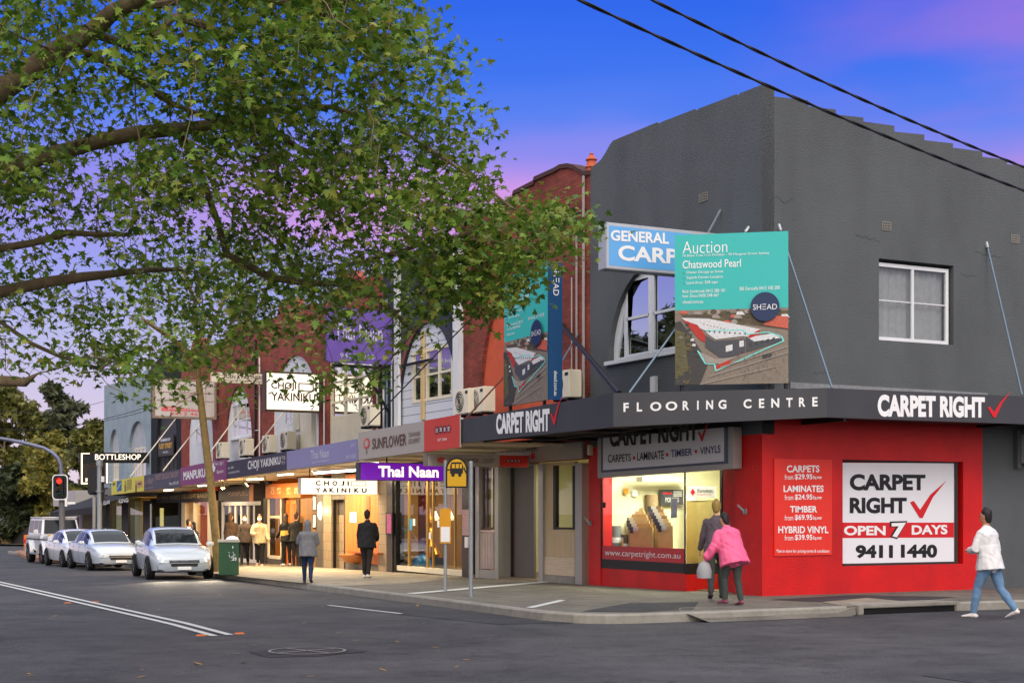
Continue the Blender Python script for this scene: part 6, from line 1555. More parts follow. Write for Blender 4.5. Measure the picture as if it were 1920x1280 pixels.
a, b = PX(589, 888, -2.0), PX(668, 883, -2.0); b.z = a.z
mb = MB(); mb.box(-2.05, -1.95, b.y, a.y, a.z + .05, a.z + .1); mb.obj('fitting', M_WHITE, t)
mb = MB(); mb.tube([a + Vector((0, -.05, .02)), b + Vector((0, .05, .02))], .03, 8); mb.obj('tube', M_TUBE, t)
c = PX(418, 914, -2.3)
t = thing('flood_light', 'small glaring orange flood light hanging under the awning edge', 'light', c)
mb = MB(); mb.lathe([(.02, .0), (.07, .01), (.08, .05), (.05, .12)], c, 12); mb.obj('housing', M_BLACKM, t)
mb = MB(); mb.lathe([(.005, -.05), (.05, -.035), (.068, -.002)], c, 12); mb.obj('lens', mat('sodium_lens', (255, 190, 90), .3, var=0, emit=60), t, smooth=True)
mb = MB(); mb.tube([c + Vector((0, 0, .121)), Vector((c.x, c.y, zb_aw(c.y) + .13))], .015, 6); mb.obj('bracket', M_BLACKM, t)
lamp('POINT', c + Vector((-.05, -.05, -.12)), 110, (1, .66, .28), .06)
for px, py, l in ((457, 905, 'small black spotlight under the awning left of the timber header'), (497, 901, 'small black spotlight under the awning at the corner of the timber header')):
    c = PX(px, py, -1.6); t = thing('spot_light', l, 'light', c, 0, 'black spotlights under the grill awning')
    mb = MB(); mb.tube([c, c + Vector((.12, 0, -.14))], [.05, .065], 10); mb.obj('housing', M_BLACKM, t); mb = MB(); mb.tube([c, Vector((c.x, c.y, zb_aw(c.y) + .13))], .012, 6); mb.obj('bracket', M_BLACKM, t)
# ================================================================== STREET FURNITURE
# bus stop
c = G(835, 1108)
t = thing('bus_stop_sign', 'galvanised bus stop pole with yellow bus sign and amber timetable box', 'bus stop', c)
d = (c - CAM).length * math.cos(0); dep = (c - CAM).dot(Vector((ST, CT, 0))); k_ = dep / FPX
mb = MB(); mb.tube([c, (c.x, c.y, c.z + (1108 - 862) * k_)], .036, 10); mb.obj('pole', M_STEEL, t, smooth=True)
rt = Vector((CT, -ST, 0)); fw = Vector((ST, CT, 0))
def at(dx, py, dy=0.0): return c + rt * (dx * k_) + Vector((0, 0, (1108 - py) * k_)) + fw * dy
q = [at(1, 914, -.05), at(42, 914, -.05), at(42, 857, -.05), at(1, 857, -.05)]
def arch_poly(r=.42):
    return [(0, 0), (1, 0)] + [(1 - .5 + .5 * math.cos(math.pi * i / 12), 1 - r + r * math.sin(math.pi * i / 12)) for i in range(13)]
pl_ = arch_poly()
mb = MB(); P_ = lambda u, v, dd: tuple(q[0] + (q[1] - q[0]) * u + (q[3] - q[0]) * v + fw * dd)
mb.sheet(pl_, [], P_, .03); mb.obj('sign_frame', M_BLACKM, t)
pin = [(.07 + .86 * u, .05 + .89 * v) for u, v in pl_]
mb = MB(); mb.sheet(pin, [], lambda u, v, dd: tuple(Vector(P_(u, v, dd - .006))), .005); mb.obj('sign_plate', mat('bus_yellow', (206, 158, 20), .5, var=.06), t)
sh = lambda name, poly: shape(t, name, poly, [p - fw * .012 for p in q], M_LETK, .0)
mb = MB()
def pic(poly): 
    pts = [Vector(P_(u, v, -.011)) for u, v in poly]; mb.add(pts, tessellate_polygon([[Vector((a, b, 0)) for a, b in poly]]))
pic([(.2, .46), (.78, .46), (.80, .70), (.72, .84), (.26, .84), (.2, .7)]); pic(circ(.33, .42, .08, .06, 12)); pic(circ(.64, .42, .08, .06, 12)); pic([(.80, .62), (.92, .46), (.95, .52), (.84, .7)]); pic([(.06, .6), (.2, .62), (.2, .58), (.06, .55)])
mb.obj('bus_pictogram', M_LETK, t, flip=False)
mb = MB()
for a in ((.28, .64, .42, .78), (.46, .64, .6, .78), (.64, .64, .74, .78)): mb.add([Vector(P_(u, v, -.014)) for u, v in ((a[0], a[1]), (a[2], a[1]), (a[2], a[3]), (a[0], a[3]))], [(0, 1, 2, 3)])
mb.obj('pictogram_window', mat('bus_yellow', (206, 158, 20), .5), t, flip=False)
def pbox(mb, x0, x1, y0, y1, d0, d1):
    p = [at(x0, y1, d0), at(x1, y1, d0), at(x1, y0, d0), at(x0, y0, d0)]; mb.slab(p, d1 - d0)
mb = MB(); pbox(mb, -10, 10.5, 953, 986, -.07, .03); pbox(mb, -10, 10.5, 986, 1018, -.069, .029); tb = mb.obj('timetable_box', M_YEL, t)
mb = MB(); pbox(mb, -8, 8.5, 987, 1015, -.075, -.0705); mb.obj('timetable_sheet', M_LETW, tb)
mb = MB(); pbox(mb, -3.5, 3.5, 949, 953, -.05, .05); mb.obj('clamp', M_STEEL, t)
c2 = G(883, 1118); k2 = (c2 - CAM).dot(fw) / FPX
mb = MB(); mb.tube([c2, (c2.x, c2.y, c2.z + (1118 - 866) * k2)], .042, 10); mb.tube([(c2.x, c2.y, c2.z + (1118 - 866) * k2), (c2.x, c2.y, c2.z + (1118 - 864) * k2)], [.042, .02], 10)
tag(mb.obj('sign_pole', M_STEEL, smooth=True, loc=c2), 'bare galvanised pole standing right of the bus stop sign', 'pole')

# green bin with litter on top
c = G(429, 1078)
kb = (c - CAM).dot(fw) / FPX; hb = 62 * kb; wb_ = 37 * kb
t = thing('litter_bin', 'dark green metal bin enclosure with white graffiti and litter on its lid', 'bin', c, TH * -0.6)
mb = MB(); mb.box(-wb_ / 2, wb_ / 2, -.35, .35, .02, hb); mb.obj('body', M_GREEN, t, bevel=.015, local=True)
mb = MB(); mb.box(-wb_ / 2 - .03, wb_ / 2 + .03, -.38, .38, hb + .001, hb + .07); mb.obj('lid', mat('dirty_cream_lid', (170, 168, 156), .7, var=.25, vs=10), t, bevel=.015, local=True)
mb = MB()
for i in range(5): mb.box(-wb_ / 2 + .03 + i * wb_ / 5, -wb_ / 2 + .015 + (i + 1) * wb_ / 5 - .02, -.362, -.351, .08, hb - .06)
mb.obj('door_rib', M_GREEN, t, local=True)
mb = MB(); rr = random.Random(9)
for i in range(22):
    x, z = rr.uniform(.0, .2), rr.uniform(hb * .45, hb * .85); a = rr.uniform(0, 3)
    mb.add([(x, -.366, z), (x + .05 * math.cos(a), -.366, z + .07 * math.sin(a)), (x + .05 * math.cos(a) + .012, -.366, z + .07 * math.sin(a)), (x + .014, -.366, z)], [(0, 1, 2, 3)])
mb.obj('graffiti', M_LETW, t, flip=False, local=True)
mb = MB(); mb.lathe([(.02, 0), (.14, .01), (.12, .06), (.05, .1), (.01, .11)], (0, 0, 0), 9); mb.v = [(x * 1.3 + c.x + .1, y + c.y, z + c.z + hb + .071) for x, y, z in mb.v]
tag(mb.obj('litter', M_LETW, smooth=True), 'crumpled white paper litter on the bin lid', 'litter')

# traffic lights
def head(t, c, front, lit, m_body, w=.32, h=1.0, n=3, border=True):
    """front: unit vector the lamps face"""
    r = Vector((-front.y, front.x, 0))
    def bx(mb, a0, a1, z0, z1, d0, d1):
        v = [c + r * a + front * d + Vector((0, 0, z)) for d in (d0, d1) for a, z in ((a0, z0), (a1, z0), (a1, z1), (a0, z1))]
        mb.add(v, [(0, 1, 2, 3), (7, 6, 5, 4), (0, 4, 5, 1), (1, 5, 6, 2), (2, 6, 7, 3), (3, 7, 4, 0)])
    def rpoly(hw, hh, rad, k=5):
        o = []
        for cx, cz, a0 in ((hw - rad, hh - rad, 0), (-hw + rad, hh - rad, 90), (-hw + rad, -hh + rad, 180), (hw - rad, -hh + rad, 270)):
            o += [(cx + rad * math.cos(math.radians(a0 + 90 * i / k)), cz + rad * math.sin(math.radians(a0 + 90 * i / k))) for i in range(k + 1)]
        return o
    Pf = lambda u, w_, d: tuple(c + r * u + Vector((0, 0, w_)) + front * (-d))
    if border:
        mb = MB(); mb.sheet(rpoly(w * .95 + .04, h * .62 + .04, .16), [rpoly(w * .95, h * .62, .14)], lambda u, w_, d: tuple(Vector(Pf(u, w_, d)) + front * .003), .02); mb.obj('target_border', M_LETW, t)
    mb = MB(); mb.sheet(rpoly(w * .95, h * .62, .14), [], Pf, .015); mb.obj('target_board', M_BLACK, t)
    mb = MB(); bx(mb, -w / 2, w / 2, -h / 2, h / 2, -.2, .06); mb.obj('housing', M_BLACK, t)
    for i in range(n):
        z = h / 2 - h * (i + .5) / n; k = 16; rad = h / n * .42
        mb = MB(); cc = c + Vector((0, 0, z)) + front * .066
        mb.add([cc + r * rad * math.cos(2 * math.pi * j / k) + Vector((0, 0, rad * math.sin(2 * math.pi * j / k))) for j in range(k)] + [cc + front * .03], [(j, (j + 1) % k, k) for j in range(k)])
        on = lit == i
        mb.obj('signal_lens', mat('lit_red_lens', (255, 40, 24), .3, var=0, emit=7, ecol=(255, 24, 10)) if on else mat('dark_lens_%d' % i, [(60, 16, 14), (60, 44, 10), (12, 44, 32)][i], .3, var=0), t, flip=False)
        mb = MB(); vs = []; fs = []
        for j in range(11):
            a = math.pi * (.12 + .76 * j / 10); p = cc + r * (rad + .02) * math.cos(a) + Vector((0, 0, (rad + .02) * math.sin(a))); vs += [p, p + front * .13]
        for j in range(10): fs.append((2 * j, 2 * j + 1, 2 * j + 3, 2 * j + 2))
        mb.add(vs, fs); mb.obj('visor', M_BLACK, t, flip=False)
cam_dir = Vector((-ST, -CT, 0))
dS = 62.0
hc = PD(112.5, 913, dS); kS = dS / FPX
base = Vector((hc.x, hc.y, 0)) + fw * .25; base.z = gz(base.y)
t = thing('traffic_light', 'traffic light on an overhanging mast arm showing a lit red lamp above the white cars', 'traffic light', base)
fr_ = Vector((-ST - .15, -CT + .1, 0)).normalized()
head(t, hc, fr_, 0, M_BLACK, .33, .80)
mb = MB(); top = base + Vector((0, 0, PD(112, 866, dS).z - base.z))
pp = [PD(x, y, dS) + fw * .25 for x, y in ((112, 890), (110.5, 870), (105, 858), (95, 848), (78, 839), (58, 833.5), (30, 827), (0, 821.5), (-40, 815), (-100, 808))]
mb.tube([PD(113, 930, dS) + fw * .25] + pp, [.085] * 5 + [.08] * 3 + [.07] * 3, 10); mb.obj('mast_arm', mat('blue_grey_pole', (112, 116, 138), .5, .4, var=.1), t, smooth=True)
mb = MB(); mb.tube([base, PD(113, 931, dS) + fw * .25], .13, 12); mb.tube([base, base + Vector((0, 0, .25))], .2, 12); mb.obj('pole', mat('grey_pole', (104, 104, 106), .6, .3, var=.15), t, smooth=True)
q = [PD(x, y, dS - .3) for x, y in ((126, 944.5), (141, 944.5), (141, 940.5), (126, 940.5))]
mb = MB(); mb.slab(q, .03); mb.obj('street_name_blade', M_LETW, t)
q = [PD(x, y, dS - .32) for x, y in ((121.5, 949), (125.5, 949), (125.5, 934), (121.5, 934))]
mb = MB(); mb.slab(q, .03); mb.obj('small_plate', M_LETW, t)
dP = 58.0
base = PD(186.5, 960, dP); base.z = gz(base.y)
t = thing('traffic_light', 'traffic light on a straight galvanised post seen from behind before the bottleshop', 'traffic light', base)
mb = MB(); mb.tube([base, (base.x, base.y, PD(186, 864, dP).z)], .10, 12); mb.tube([(base.x, base.y, PD(186, 873, dP).z), (base.x, base.y, PD(186, 862, dP).z)], .135, 12); mb.tube([(base.x, base.y, PD(186, 922, dP).z), (base.x, base.y, PD(186, 919, dP).z)], .15, 12); mb.obj('post', M_STEEL, t, smooth=True)
head(t, PD(177, 901, dP) + fw * .2, Vector((ST * .8 + .1, CT, 0)).normalized(), -1, M_BLACK, .34, .9, border=False)
head(t, PD(190, 926, dP) + fw * .2, Vector((CT, -.2, 0)).normalized(), -1, M_BLACK, .30, .55, 2, border=False)
mb = MB(); q = [PD(x, y, dP - .16) for x, y in ((189.5, 903), (195, 903), (195, 892.5), (189.5, 892.5))]; mb.slab(q, .12); mb.obj('control_box', M_WHITE, t)
b_ = PD(176.5, 960, dP + 3); b_.z = gz(b_.y)
mb = MB(); mb.tube([b_, (b_.x, b_.y, PD(176, 931, dP + 3).z)], .07, 8); tag(mb.obj('sign_pole', M_STEEL, smooth=True, loc=b_), 'short grey pole just left of the straight traffic light post', 'pole')

# orange bollard and far kerb island
c = G(50, 1030)
t = thing('bollard', 'orange and red plastic bollard on the far footpath by the dark fence', 'bollard', c); kk = (c - CAM).dot(fw) / FPX
mb = MB(); mb.box(c.x - .16, c.x + .16, c.y - .06, c.y + .06, c.z, c.z + 28 * kk); mb.obj('panel', mat('orange_plastic', (226, 120, 34), .5, var=.1), t, bevel=.02)
mb = MB(); mb.box(c.x - .17, c.x + .17, c.y - .065, c.y + .065, c.z + 13 * kk, c.z + 20 * kk); mb.obj('red_band', mat('red_reflector', (206, 40, 34), .4), t)
pts = [G(x, y, RD) for x, y in ((28, 1037), (48, 1047.5), (75, 1053), (120, 1056), (120, 1040), (70, 1034))]
mb = MB(); n_ = len(pts)
tp = [p + Vector((0, 0, .16)) for p in pts]
mb.add(pts + tp, [(i, (i + 1) % n_, n_ + (i + 1) % n_, n_ + i) for i in range(n_)] + [tuple(range(n_, 2 * n_))])
struct(mb.obj('kerb_island', mat('brick_kerb', (150, 110, 84), .9, var=.2, vs=4)))
# far pavement strip + fences
def farpt(px, d): 
    p = PD(px, 960, d); p.z = gz(p.y); return p
a, b = farpt(-60, 108), farpt(150, 104)
mb = MB(); nn = Vector((0, -4, 0)); mb.quad(a + nn + Vector((0, 0, -.01)), b + nn + Vector((0, 0, -.01)), b + Vector((0, 3, -.01)), a + Vector((0, 3, -.01))); struct(mb.obj('far_footpath', M_PATH, flip=False))
def paling(name, label, px0, px1, d0, d1, y_top, m, gap=.03):
    a, b = farpt(px0, d0), farpt(px1, d1); h = PD(px0, y_top, d0).z - a.z
    t = thing(name, label, 'fence', a); L = (b - a).length; u = (b - a) / L; n = int(L / .16); mb = MB(); mr = random.Random(3)
    w = Vector((-u.y, u.x, 0)) * .012
    for i in range(n):
        p = a + u * (i * L / n); q_ = a + u * ((i + 1) * L / n - gap); hh = h + mr.uniform(-.03, .03)
        v = [p - w, q_ - w, q_ + w, p + w]; mb.add([x for x in v] + [x + Vector((0, 0, hh)) for x in v], [(3, 2, 1, 0), (4, 5, 6, 7), (0, 1, 5, 4), (1, 2, 6, 5), (2, 3, 7, 6), (3, 0, 4, 7)])
    mb.obj('paling', m, t)
    mb = MB()
    for z in (.35, h - .3): mb.bar(a + w * 3 + Vector((0, 0, z)), b + w * 3 + Vector((0, 0, z)), .04, .08)
    mb.obj('rail', m, t)
    return t
paling('paling_fence', 'dark stained paling fence in front of the trees on the far left', 21, 92, 105, 103, 988, mat('dark_stained_timber', (54, 50, 46), .9, var=.25, vs=5))
paling('paling_fence', 'pale timber fence section at the far left edge', -40, 20, 107, 105, 989, mat('pale_fence_timber', (196, 164, 100), .8, var=.2, vs=5), .05)
# small lit billboard behind the off-roader
d = 92.0; q = [PD(x, y, d) for x, y in ((93, 985), (141, 985), (141, 960), (93, 960))]
t = thing('lit_billboard', 'small pale green lit billboard behind the boxy white off-roader', 'billboard', q[0])
mb = MB(); mb.slab(q, .2); mb.obj('case', M_GREYF, t); mb = MB(); mb.slab([p + cam_dir * .01 for p in sub(q, .02, .04, .98, .96)], .005); mb.obj('face', mat('lit_pale_green', (226, 240, 206), .5, var=.12, vs=1.5, emit=.5), t)
mb = MB(); 
for f in (.2, .8): p = q[0].lerp(q[1], f) + fw * .1; mb.tube([(p.x, p.y, gz(p.y)), p], .05, 8)
mb.obj('leg', M_STEEL, t)
# pale low building beyond the bottleshop
x0 = PX(195, 930).y
t = thing('low_building', 'low pale rendered building beyond the bottleshop at the end of the street', 'building', (0, 66, gz(66)))
mb = MB(); mb.box(-1.3, 10, 59.6, 66.5, 1.9, 2.75); mb.obj('parapet', mat('pale_render', (176, 170, 166), .8, var=.08), t); mb = MB(); mb.box(-.9, 10, 59.8, 66.3, gz(66) - .2, 1.89); mb.obj('wall', mat('grey_render', (150, 146, 142), .8, var=.08), t)
mb = MB()
for i in range(2): mb.box(-.93, -.901, 60.8 + i * 3, 62.4 + i * 3, gz(66) + .6, 1.3)
mb.obj('window', M_BLACKM, t)

# overhead cables
def cable(label, pts, r, m=M_BLACKM, twist=True):
    P_ = [Vector(p) for p in pts]; t = thing('overhead_cable', label, 'cable', P_[0]); mb = MB(); n = 60
    for s in (0, 1) if twist else (0,):
        path = []
        for i in range(n * 3 + 1):
            f = i / (n * 3); p = P_[0].lerp(P_[-1], f); p = p + Vector((0, 0, -pts_sag * 4 * f * (1 - f)))
            if twist: a = f * 90 + s * math.pi; p = p + Vector((0, math.cos(a), math.sin(a))) * r * .7
            path.append(p)
        mb.tube(path, r, 6)
    mb.obj('wire', m, t, smooth=True); return t
pts_sag = .25
def ext(a, b, f0, f1): return [a + (b - a) * f0, a + (b - a) * f1]
cable('lower thick black twisted overhead cable crossing the sky in front of the corner building', ext(PD(1150, 0, 17), PD(1920, 335, 23), -.5, 1.5), .014)
cable('upper thick black twisted overhead cable crossing the sky at top right', ext(PD(1280, 0, 18), PD(1920, 292, 24), -.5, 1.5), .014)
pts_sag = .4
cable('uppermost thin wire across the lavender sky left of the pale blue building', [PD(-60, 762, 66), PX(195, 752)], .012, twist=False)
cable('middle thin wire running to the pale blue building', [PD(-60, 800, 60), PX(283, 767, -.05)], .012, twist=False)
cable('lowest thin wire running to the pale blue building', [PD(-60, 806, 60), PX(283, 760, -.05)], .014, twist=False)

# ================================================================== CARS
M_CARW = mat('white_car_paint', (214, 216, 220), .25, var=0, coat=1)
M_CARS = mat('silver_car_paint', (186, 196, 206), .25, .15, var=0, coat=1)
M_CARG = mat('car_glass', (22, 27, 33), .08, var=0, spec=.35)
M_TYRE = mat('tyre_rubber', (20, 20, 21), .85, var=.1)
M_RIM = mat('alloy_rim', (120, 122, 126), .35, .7, var=0)
M_CHROME = mat('chrome_trim', (190, 192, 196), .15, .9, var=0)
M_LAMP = mat('headlight_lens', (206, 214, 222), .1, var=0, spec=.8)
M_LAMPON = mat('lit_headlight', (255, 232, 190), .2, var=0, emit=20)
def wheel(t, x, y, r, w=.2):
    s = 1 if y > 0 else -1
    mb = MB(); k = 28; prof = [(r * .62, -w / 2), (r * .94, -w / 2), (r, -w / 2 + .03), (r, w / 2 - .03), (r * .94, w / 2), (r * .62, w / 2)]
    vs = []; fs = []
    for pr, py in prof: vs += [(x + pr * math.cos(2 * math.pi * j / k), y + py * s, r + pr * math.sin(2 * math.pi * j / k)) for j in range(k)]
    for i in range(len(prof) - 1):
        for j in range(k): fs.append((i * k + j, i * k + (j + 1) % k, (i + 1) * k + (j + 1) % k, (i + 1) * k + j))
    mb.add(vs, fs); wo = mb.obj('wheel', M_TYRE, t, smooth=True, local=True)
    mb = MB(); rr_ = r * .63
    mb.add([(x + rr_ * math.cos(2 * math.pi * j / k), y + s * (w / 2 - .05), r + rr_ * math.sin(2 * math.pi * j / k)) for j in range(k)], [tuple(range(k))])
    for j in range(5):
        a = 2 * math.pi * j / 5; c_, s_ = math.cos(a), math.sin(a)
        for o in (-.12, .12):
            p0 = Vector((x + .04 * c_, y + s * (w / 2 - .005), r + .04 * s_)); p1 = Vector((x + rr_ * math.cos(a + o), y + s * (w / 2 - .012), r + rr_ * math.sin(a + o))); mb.bar(p0, p1, .035, .02)
    mb.obj('rim', M_RIM, wo, local=True)
def sedan(label, paint, L=4.7, Wd=1.82, Hh=1.43, lit=False):
    t = thing('parked_car' if not lit else 'moving_car', label, 'car')
    sx = L / 4.66; sw = Wd / 1.82; sh_ = Hh / 1.43
    st = [-2.32, -2.25, -2.0, -1.5, -.7, .2, .9, 1.35, 1.8, 2.12, 2.28, 2.34]
    hw = [.62, .74, .83, .885, .905, .91, .905, .895, .865, .79, .70, .58]
    bt = [.45, .34, .26, .21, .19, .19, .19, .20, .21, .22, .26, .36]
    be = [.82, .90, .95, .965, .955, .935, .915, .885, .82, .735, .66, .58]
    tp = [.84, .95, 1.01, 1.02, .99, .97, .965, .95, .885, .79, .69, .60]
    vs = []; fs = []; n = 0
    for x, h, b, e, q in zip(st, hw, bt, be, tp):
        half = [(0, b), (h * .75, b), (h * .95, b + .06), (h * .985, b + .2), (h, (b + e) * .52), (h * .985, e - .10), (h * .95, e - .02), (h * .84, e + (q - e) * .35), (h * .5, e + (q - e) * .85), (0, q)]
        r_ = half + [(-y, z) for y, z in half[-2:0:-1]]; n = len(r_)
        vs += [(x * sx, y * sw, z * sh_) for y, z in r_]
    for i in range(len(st) - 1):
        for j in range(n): fs.append((i * n + j, i * n + (j + 1) % n, (i + 1) * n + (j + 1) % n, (i + 1) * n + j))
    fs.append(tuple(range(n))[::-1]); fs.append(tuple(range((len(st) - 1) * n, len(st) * n)))
    mb = MB(); mb.add(vs, fs)
    # greenhouse
    gx = [-1.78, -1.35, -1.0, -.55, -.1, .25, .62, 1.08]
    gt = [.97, 1.24, 1.36, 1.42, 1.43, 1.39, 1.24, .95]
    gw = [.60, .585, .575, .575, .575, .575, .585, .62]
    gb = [.76, .80, .82, .825, .825, .825, .81, .76]
    def gi(arr, x): return float(np.interp(x, gx, arr))
    def sec(x):
        T, w_, b_ = gi(gt, x), gi(gw, x), gi(gb, x); z0 = .90
        return [(b_, z0), (b_ + (w_ + .05 - b_) * .92, z0 + (T - z0) * .86), (w_ - .0, z0 + (T - z0) * .97), (w_ * .6, T + .012), (0, T + .02)]
    gxs = [-1.78, -1.6, -1.35, -1.15, -1.0, -.8, -.55, -.3, -.1, .1, .25, .45, .62, .85, 1.08]
    vs = []; fs = []
    for x in gxs:
        s_ = sec(x); r_ = s_ + [(-y, z) for y, z in s_[-2::-1]]; n = len(r_); vs += [(x * sx, y * sw, z * sh_) for y, z in r_]
    for i in range(len(gxs) - 1):
        for j in range(n - 1): fs.append((i * n + j, i * n + j + 1, (i + 1) * n + j + 1, (i + 1) * n + j))
    mb.add(vs, fs)
    body = mb.obj('body', paint, t, local=True)
    bm_ = body
    # wheel arches
    for x in (-1.42, 1.38):
        for s in (-1, 1):
            k = 22; R_ = .375; m2 = MB(); vs2 = []
            for yy in (.70, .915): vs2 += [((x * sx) + R_ * math.cos(math.pi * j / k), s * yy * sw + s * .0, .33 + R_ * math.sin(math.pi * j / k)) for j in range(k + 1)]
            vs2 += [((x * sx) - R_, s * .915 * sw, .17), ((x * sx) + R_, s * .915 * sw, .17)]
            m2.add(vs2, [tuple(list(range(k + 1, 2 * k + 2)) + [2 * k + 2, 2 * k + 3])]); m2.obj('wheel_arch', M_BLACK, t, flip=False, local=True)
            wheel(t, x * sx, s * .835 * sw, .335, .22)
    # glass
    def sidepatch(x0, x1, name):
        for s in (-1, 1):
            m2 = MB(); vs2 = []; xs = np.linspace(x0, x1, 9)
            for x in xs:
                (b0, z0), (b1, z1) = sec(x)[0], sec(x)[1]
                for f in (.12, .96): vs2.append((x * sx, s * (b0 + (b1 - b0) * f + .006) * sw, (z0 + (z1 - z0) * f) * sh_))
            m2.add(vs2, [(2 * i, 2 * i + 2, 2 * i + 3, 2 * i + 1) for i in range(8)]); m2.obj(name, M_CARG, t, flip=False, local=True)
    sidepatch(-.02, .80, 'side_window'); sidepatch(-.95, -.10, 'side_window')
    def top(x0, x1, name):
        m2 = MB(); xs = np.linspace(x0, x1, 8); vs2 = []
        for x in xs:
            s_ = sec(x)
            yy = [s_[2][0] - .01, s_[3][0], 0, -s_[3][0], -s_[2][0] + .01]; zz = [s_[2][1], s_[3][1], s_[4][1], s_[3][1], s_[2][1]]
            vs2 += [((x + .012) * sx, y * sw, (z + .010) * sh_) for y, z in zip(yy, zz)]
        m2.add(vs2, [(i * 5 + j, i * 5 + j + 1, (i + 1) * 5 + j + 1, (i + 1) * 5 + j) for i in range(7) for j in range(4)]); m2.obj(name, M_CARG, t, flip=False, smooth=True, local=True)
    top(.33, 1.02, 'windscreen'); top(-1.66, -1.02, 'rear_window')
    for s in (-1, 1):
        def BP(sf, jf, out=.008):
            ii = min(int(sf), len(st) - 2); f = sf - ii
            def pt(i_):
                h, b, e, q = hw[i_], bt[i_], be[i_], tp[i_]
                half = [(0, b), (h * .75, b), (h * .95, b + .06), (h * .985, b + .2), (h, (b + e) * .52), (h * .985, e - .10), (h * .95, e - .02), (h * .84, e + (q - e) * .35), (h * .5, e + (q - e) * .85), (0, q)]
                j_ = min(int(jf), len(half) - 2); g_ = jf - j_; return st[i_], half[j_][0] * (1 - g_) + half[j_ + 1][0] * g_, half[j_][1] * (1 - g_) + half[j_ + 1][1] * g_
            a_, b_ = pt(ii), pt(ii + 1); x, y, z = [a_[k_] * (1 - f) + b_[k_] * f for k_ in range(3)]
            return ((x + out) * sx, s * (y + out) * sw, (z + out * .6) * sh_)
        m2 = MB(); rows = [(8.75, 5.5, 6.3), (9.2, 5.15, 6.7), (9.8, 4.9, 6.9), (10.4, 4.8, 6.9), (11.0, 4.8, 6.9)]; vs2 = []
        for sf, j0, j1 in rows: vs2 += [BP(sf, j0 + (j1 - j0) * q_ / 4) for q_ in range(5)]
        vs2 += [(2.35 * sx, s * (.42 + 0 * q_), z) for q_, z in enumerate((.50, .535, .57, .59, .605))]
        m2.add(vs2, [(i * 5 + j, i * 5 + j + 1, (i + 1) * 5 + j + 1, (i + 1) * 5 + j) for i in range(5) for j in range(4)])
        hl_ = m2.obj('headlight', M_LAMP, t, flip=False, smooth=True, local=True)
        m2 = MB(); m2.add([BP(sf, j, .013) for sf, j in ((9.6, 5.2), (10.7, 5.1), (10.7, 6.4), (9.6, 6.5))], [(0, 1, 2, 3)]); m2.obj('lamp_unit', M_LAMPON if lit else mat('lamp_inner', (70, 76, 84), .2, .5, var=0), hl_, flip=False, local=True)
        m2 = MB(); m2.add([(2.275 * sx, s * .40, .30), (2.20 * sx, s * .72, .32), (2.18 * sx, s * .74, .46), (2.30 * sx, s * .42, .44)], [(0, 1, 2, 3)]); m2.obj('air_intake', M_BLACK, t, flip=False, local=True)
        m2 = MB(); m2.lathe([(.02, -.07), (.09, -.05), (.11, 0), (.09, .05), (.02, .07)], (0, 0, 0), 12); m2.v = [(x * .7 + .78 * sx, y * 1.1 + s * 1.0 * sw, z + .97 * sh_) for x, y, z in m2.v]; m2.obj('wing_mirror', paint, t, smooth=True, local=True)
        m2 = MB(); m2.box(.1, .26, s * .912 * sw, s * .925 * sw, .80, .825); m2.box(-.9, -.74, s * .912 * sw, s * .925 * sw, .81, .835); m2.obj('door_handle', M_CHROME, t, local=True)
        m2 = MB(); m2.box(.995 * sx, 1.0 * sx, s * .906, s * .9085, .3, .9); m2.box(-.06, -.055, s * .909, s * .9125, .3, .93); m2.obj('door_gap', M_BLACK, t, local=True)
    m2 = MB(); m2.add([(2.352 * sx, -.36, .40), (2.352 * sx, .36, .40), (2.335 * sx, .42, .60), (2.335 * sx, -.42, .60)], [(0, 1, 2, 3)]); g = m2.obj('grille', M_BLACK, t, flip=False, local=True)
    m2 = MB(); m2.bar((2.36 * sx, -.38, .5), (2.36 * sx, .38, .5), .02, .03); m2.obj('grille_bar', M_CHROME, g, local=True)
    m2 = MB(); m2.box(2.362 * sx, 2.372 * sx, -.19, .19, .31, .40); m2.obj('number_plate', M_LETW, t, local=True)
    for p in body.data.polygons: p.use_smooth = True
    try: body.data.set_sharp_from_angle(angle=math.radians(38))
    except Exception: pass
    return t
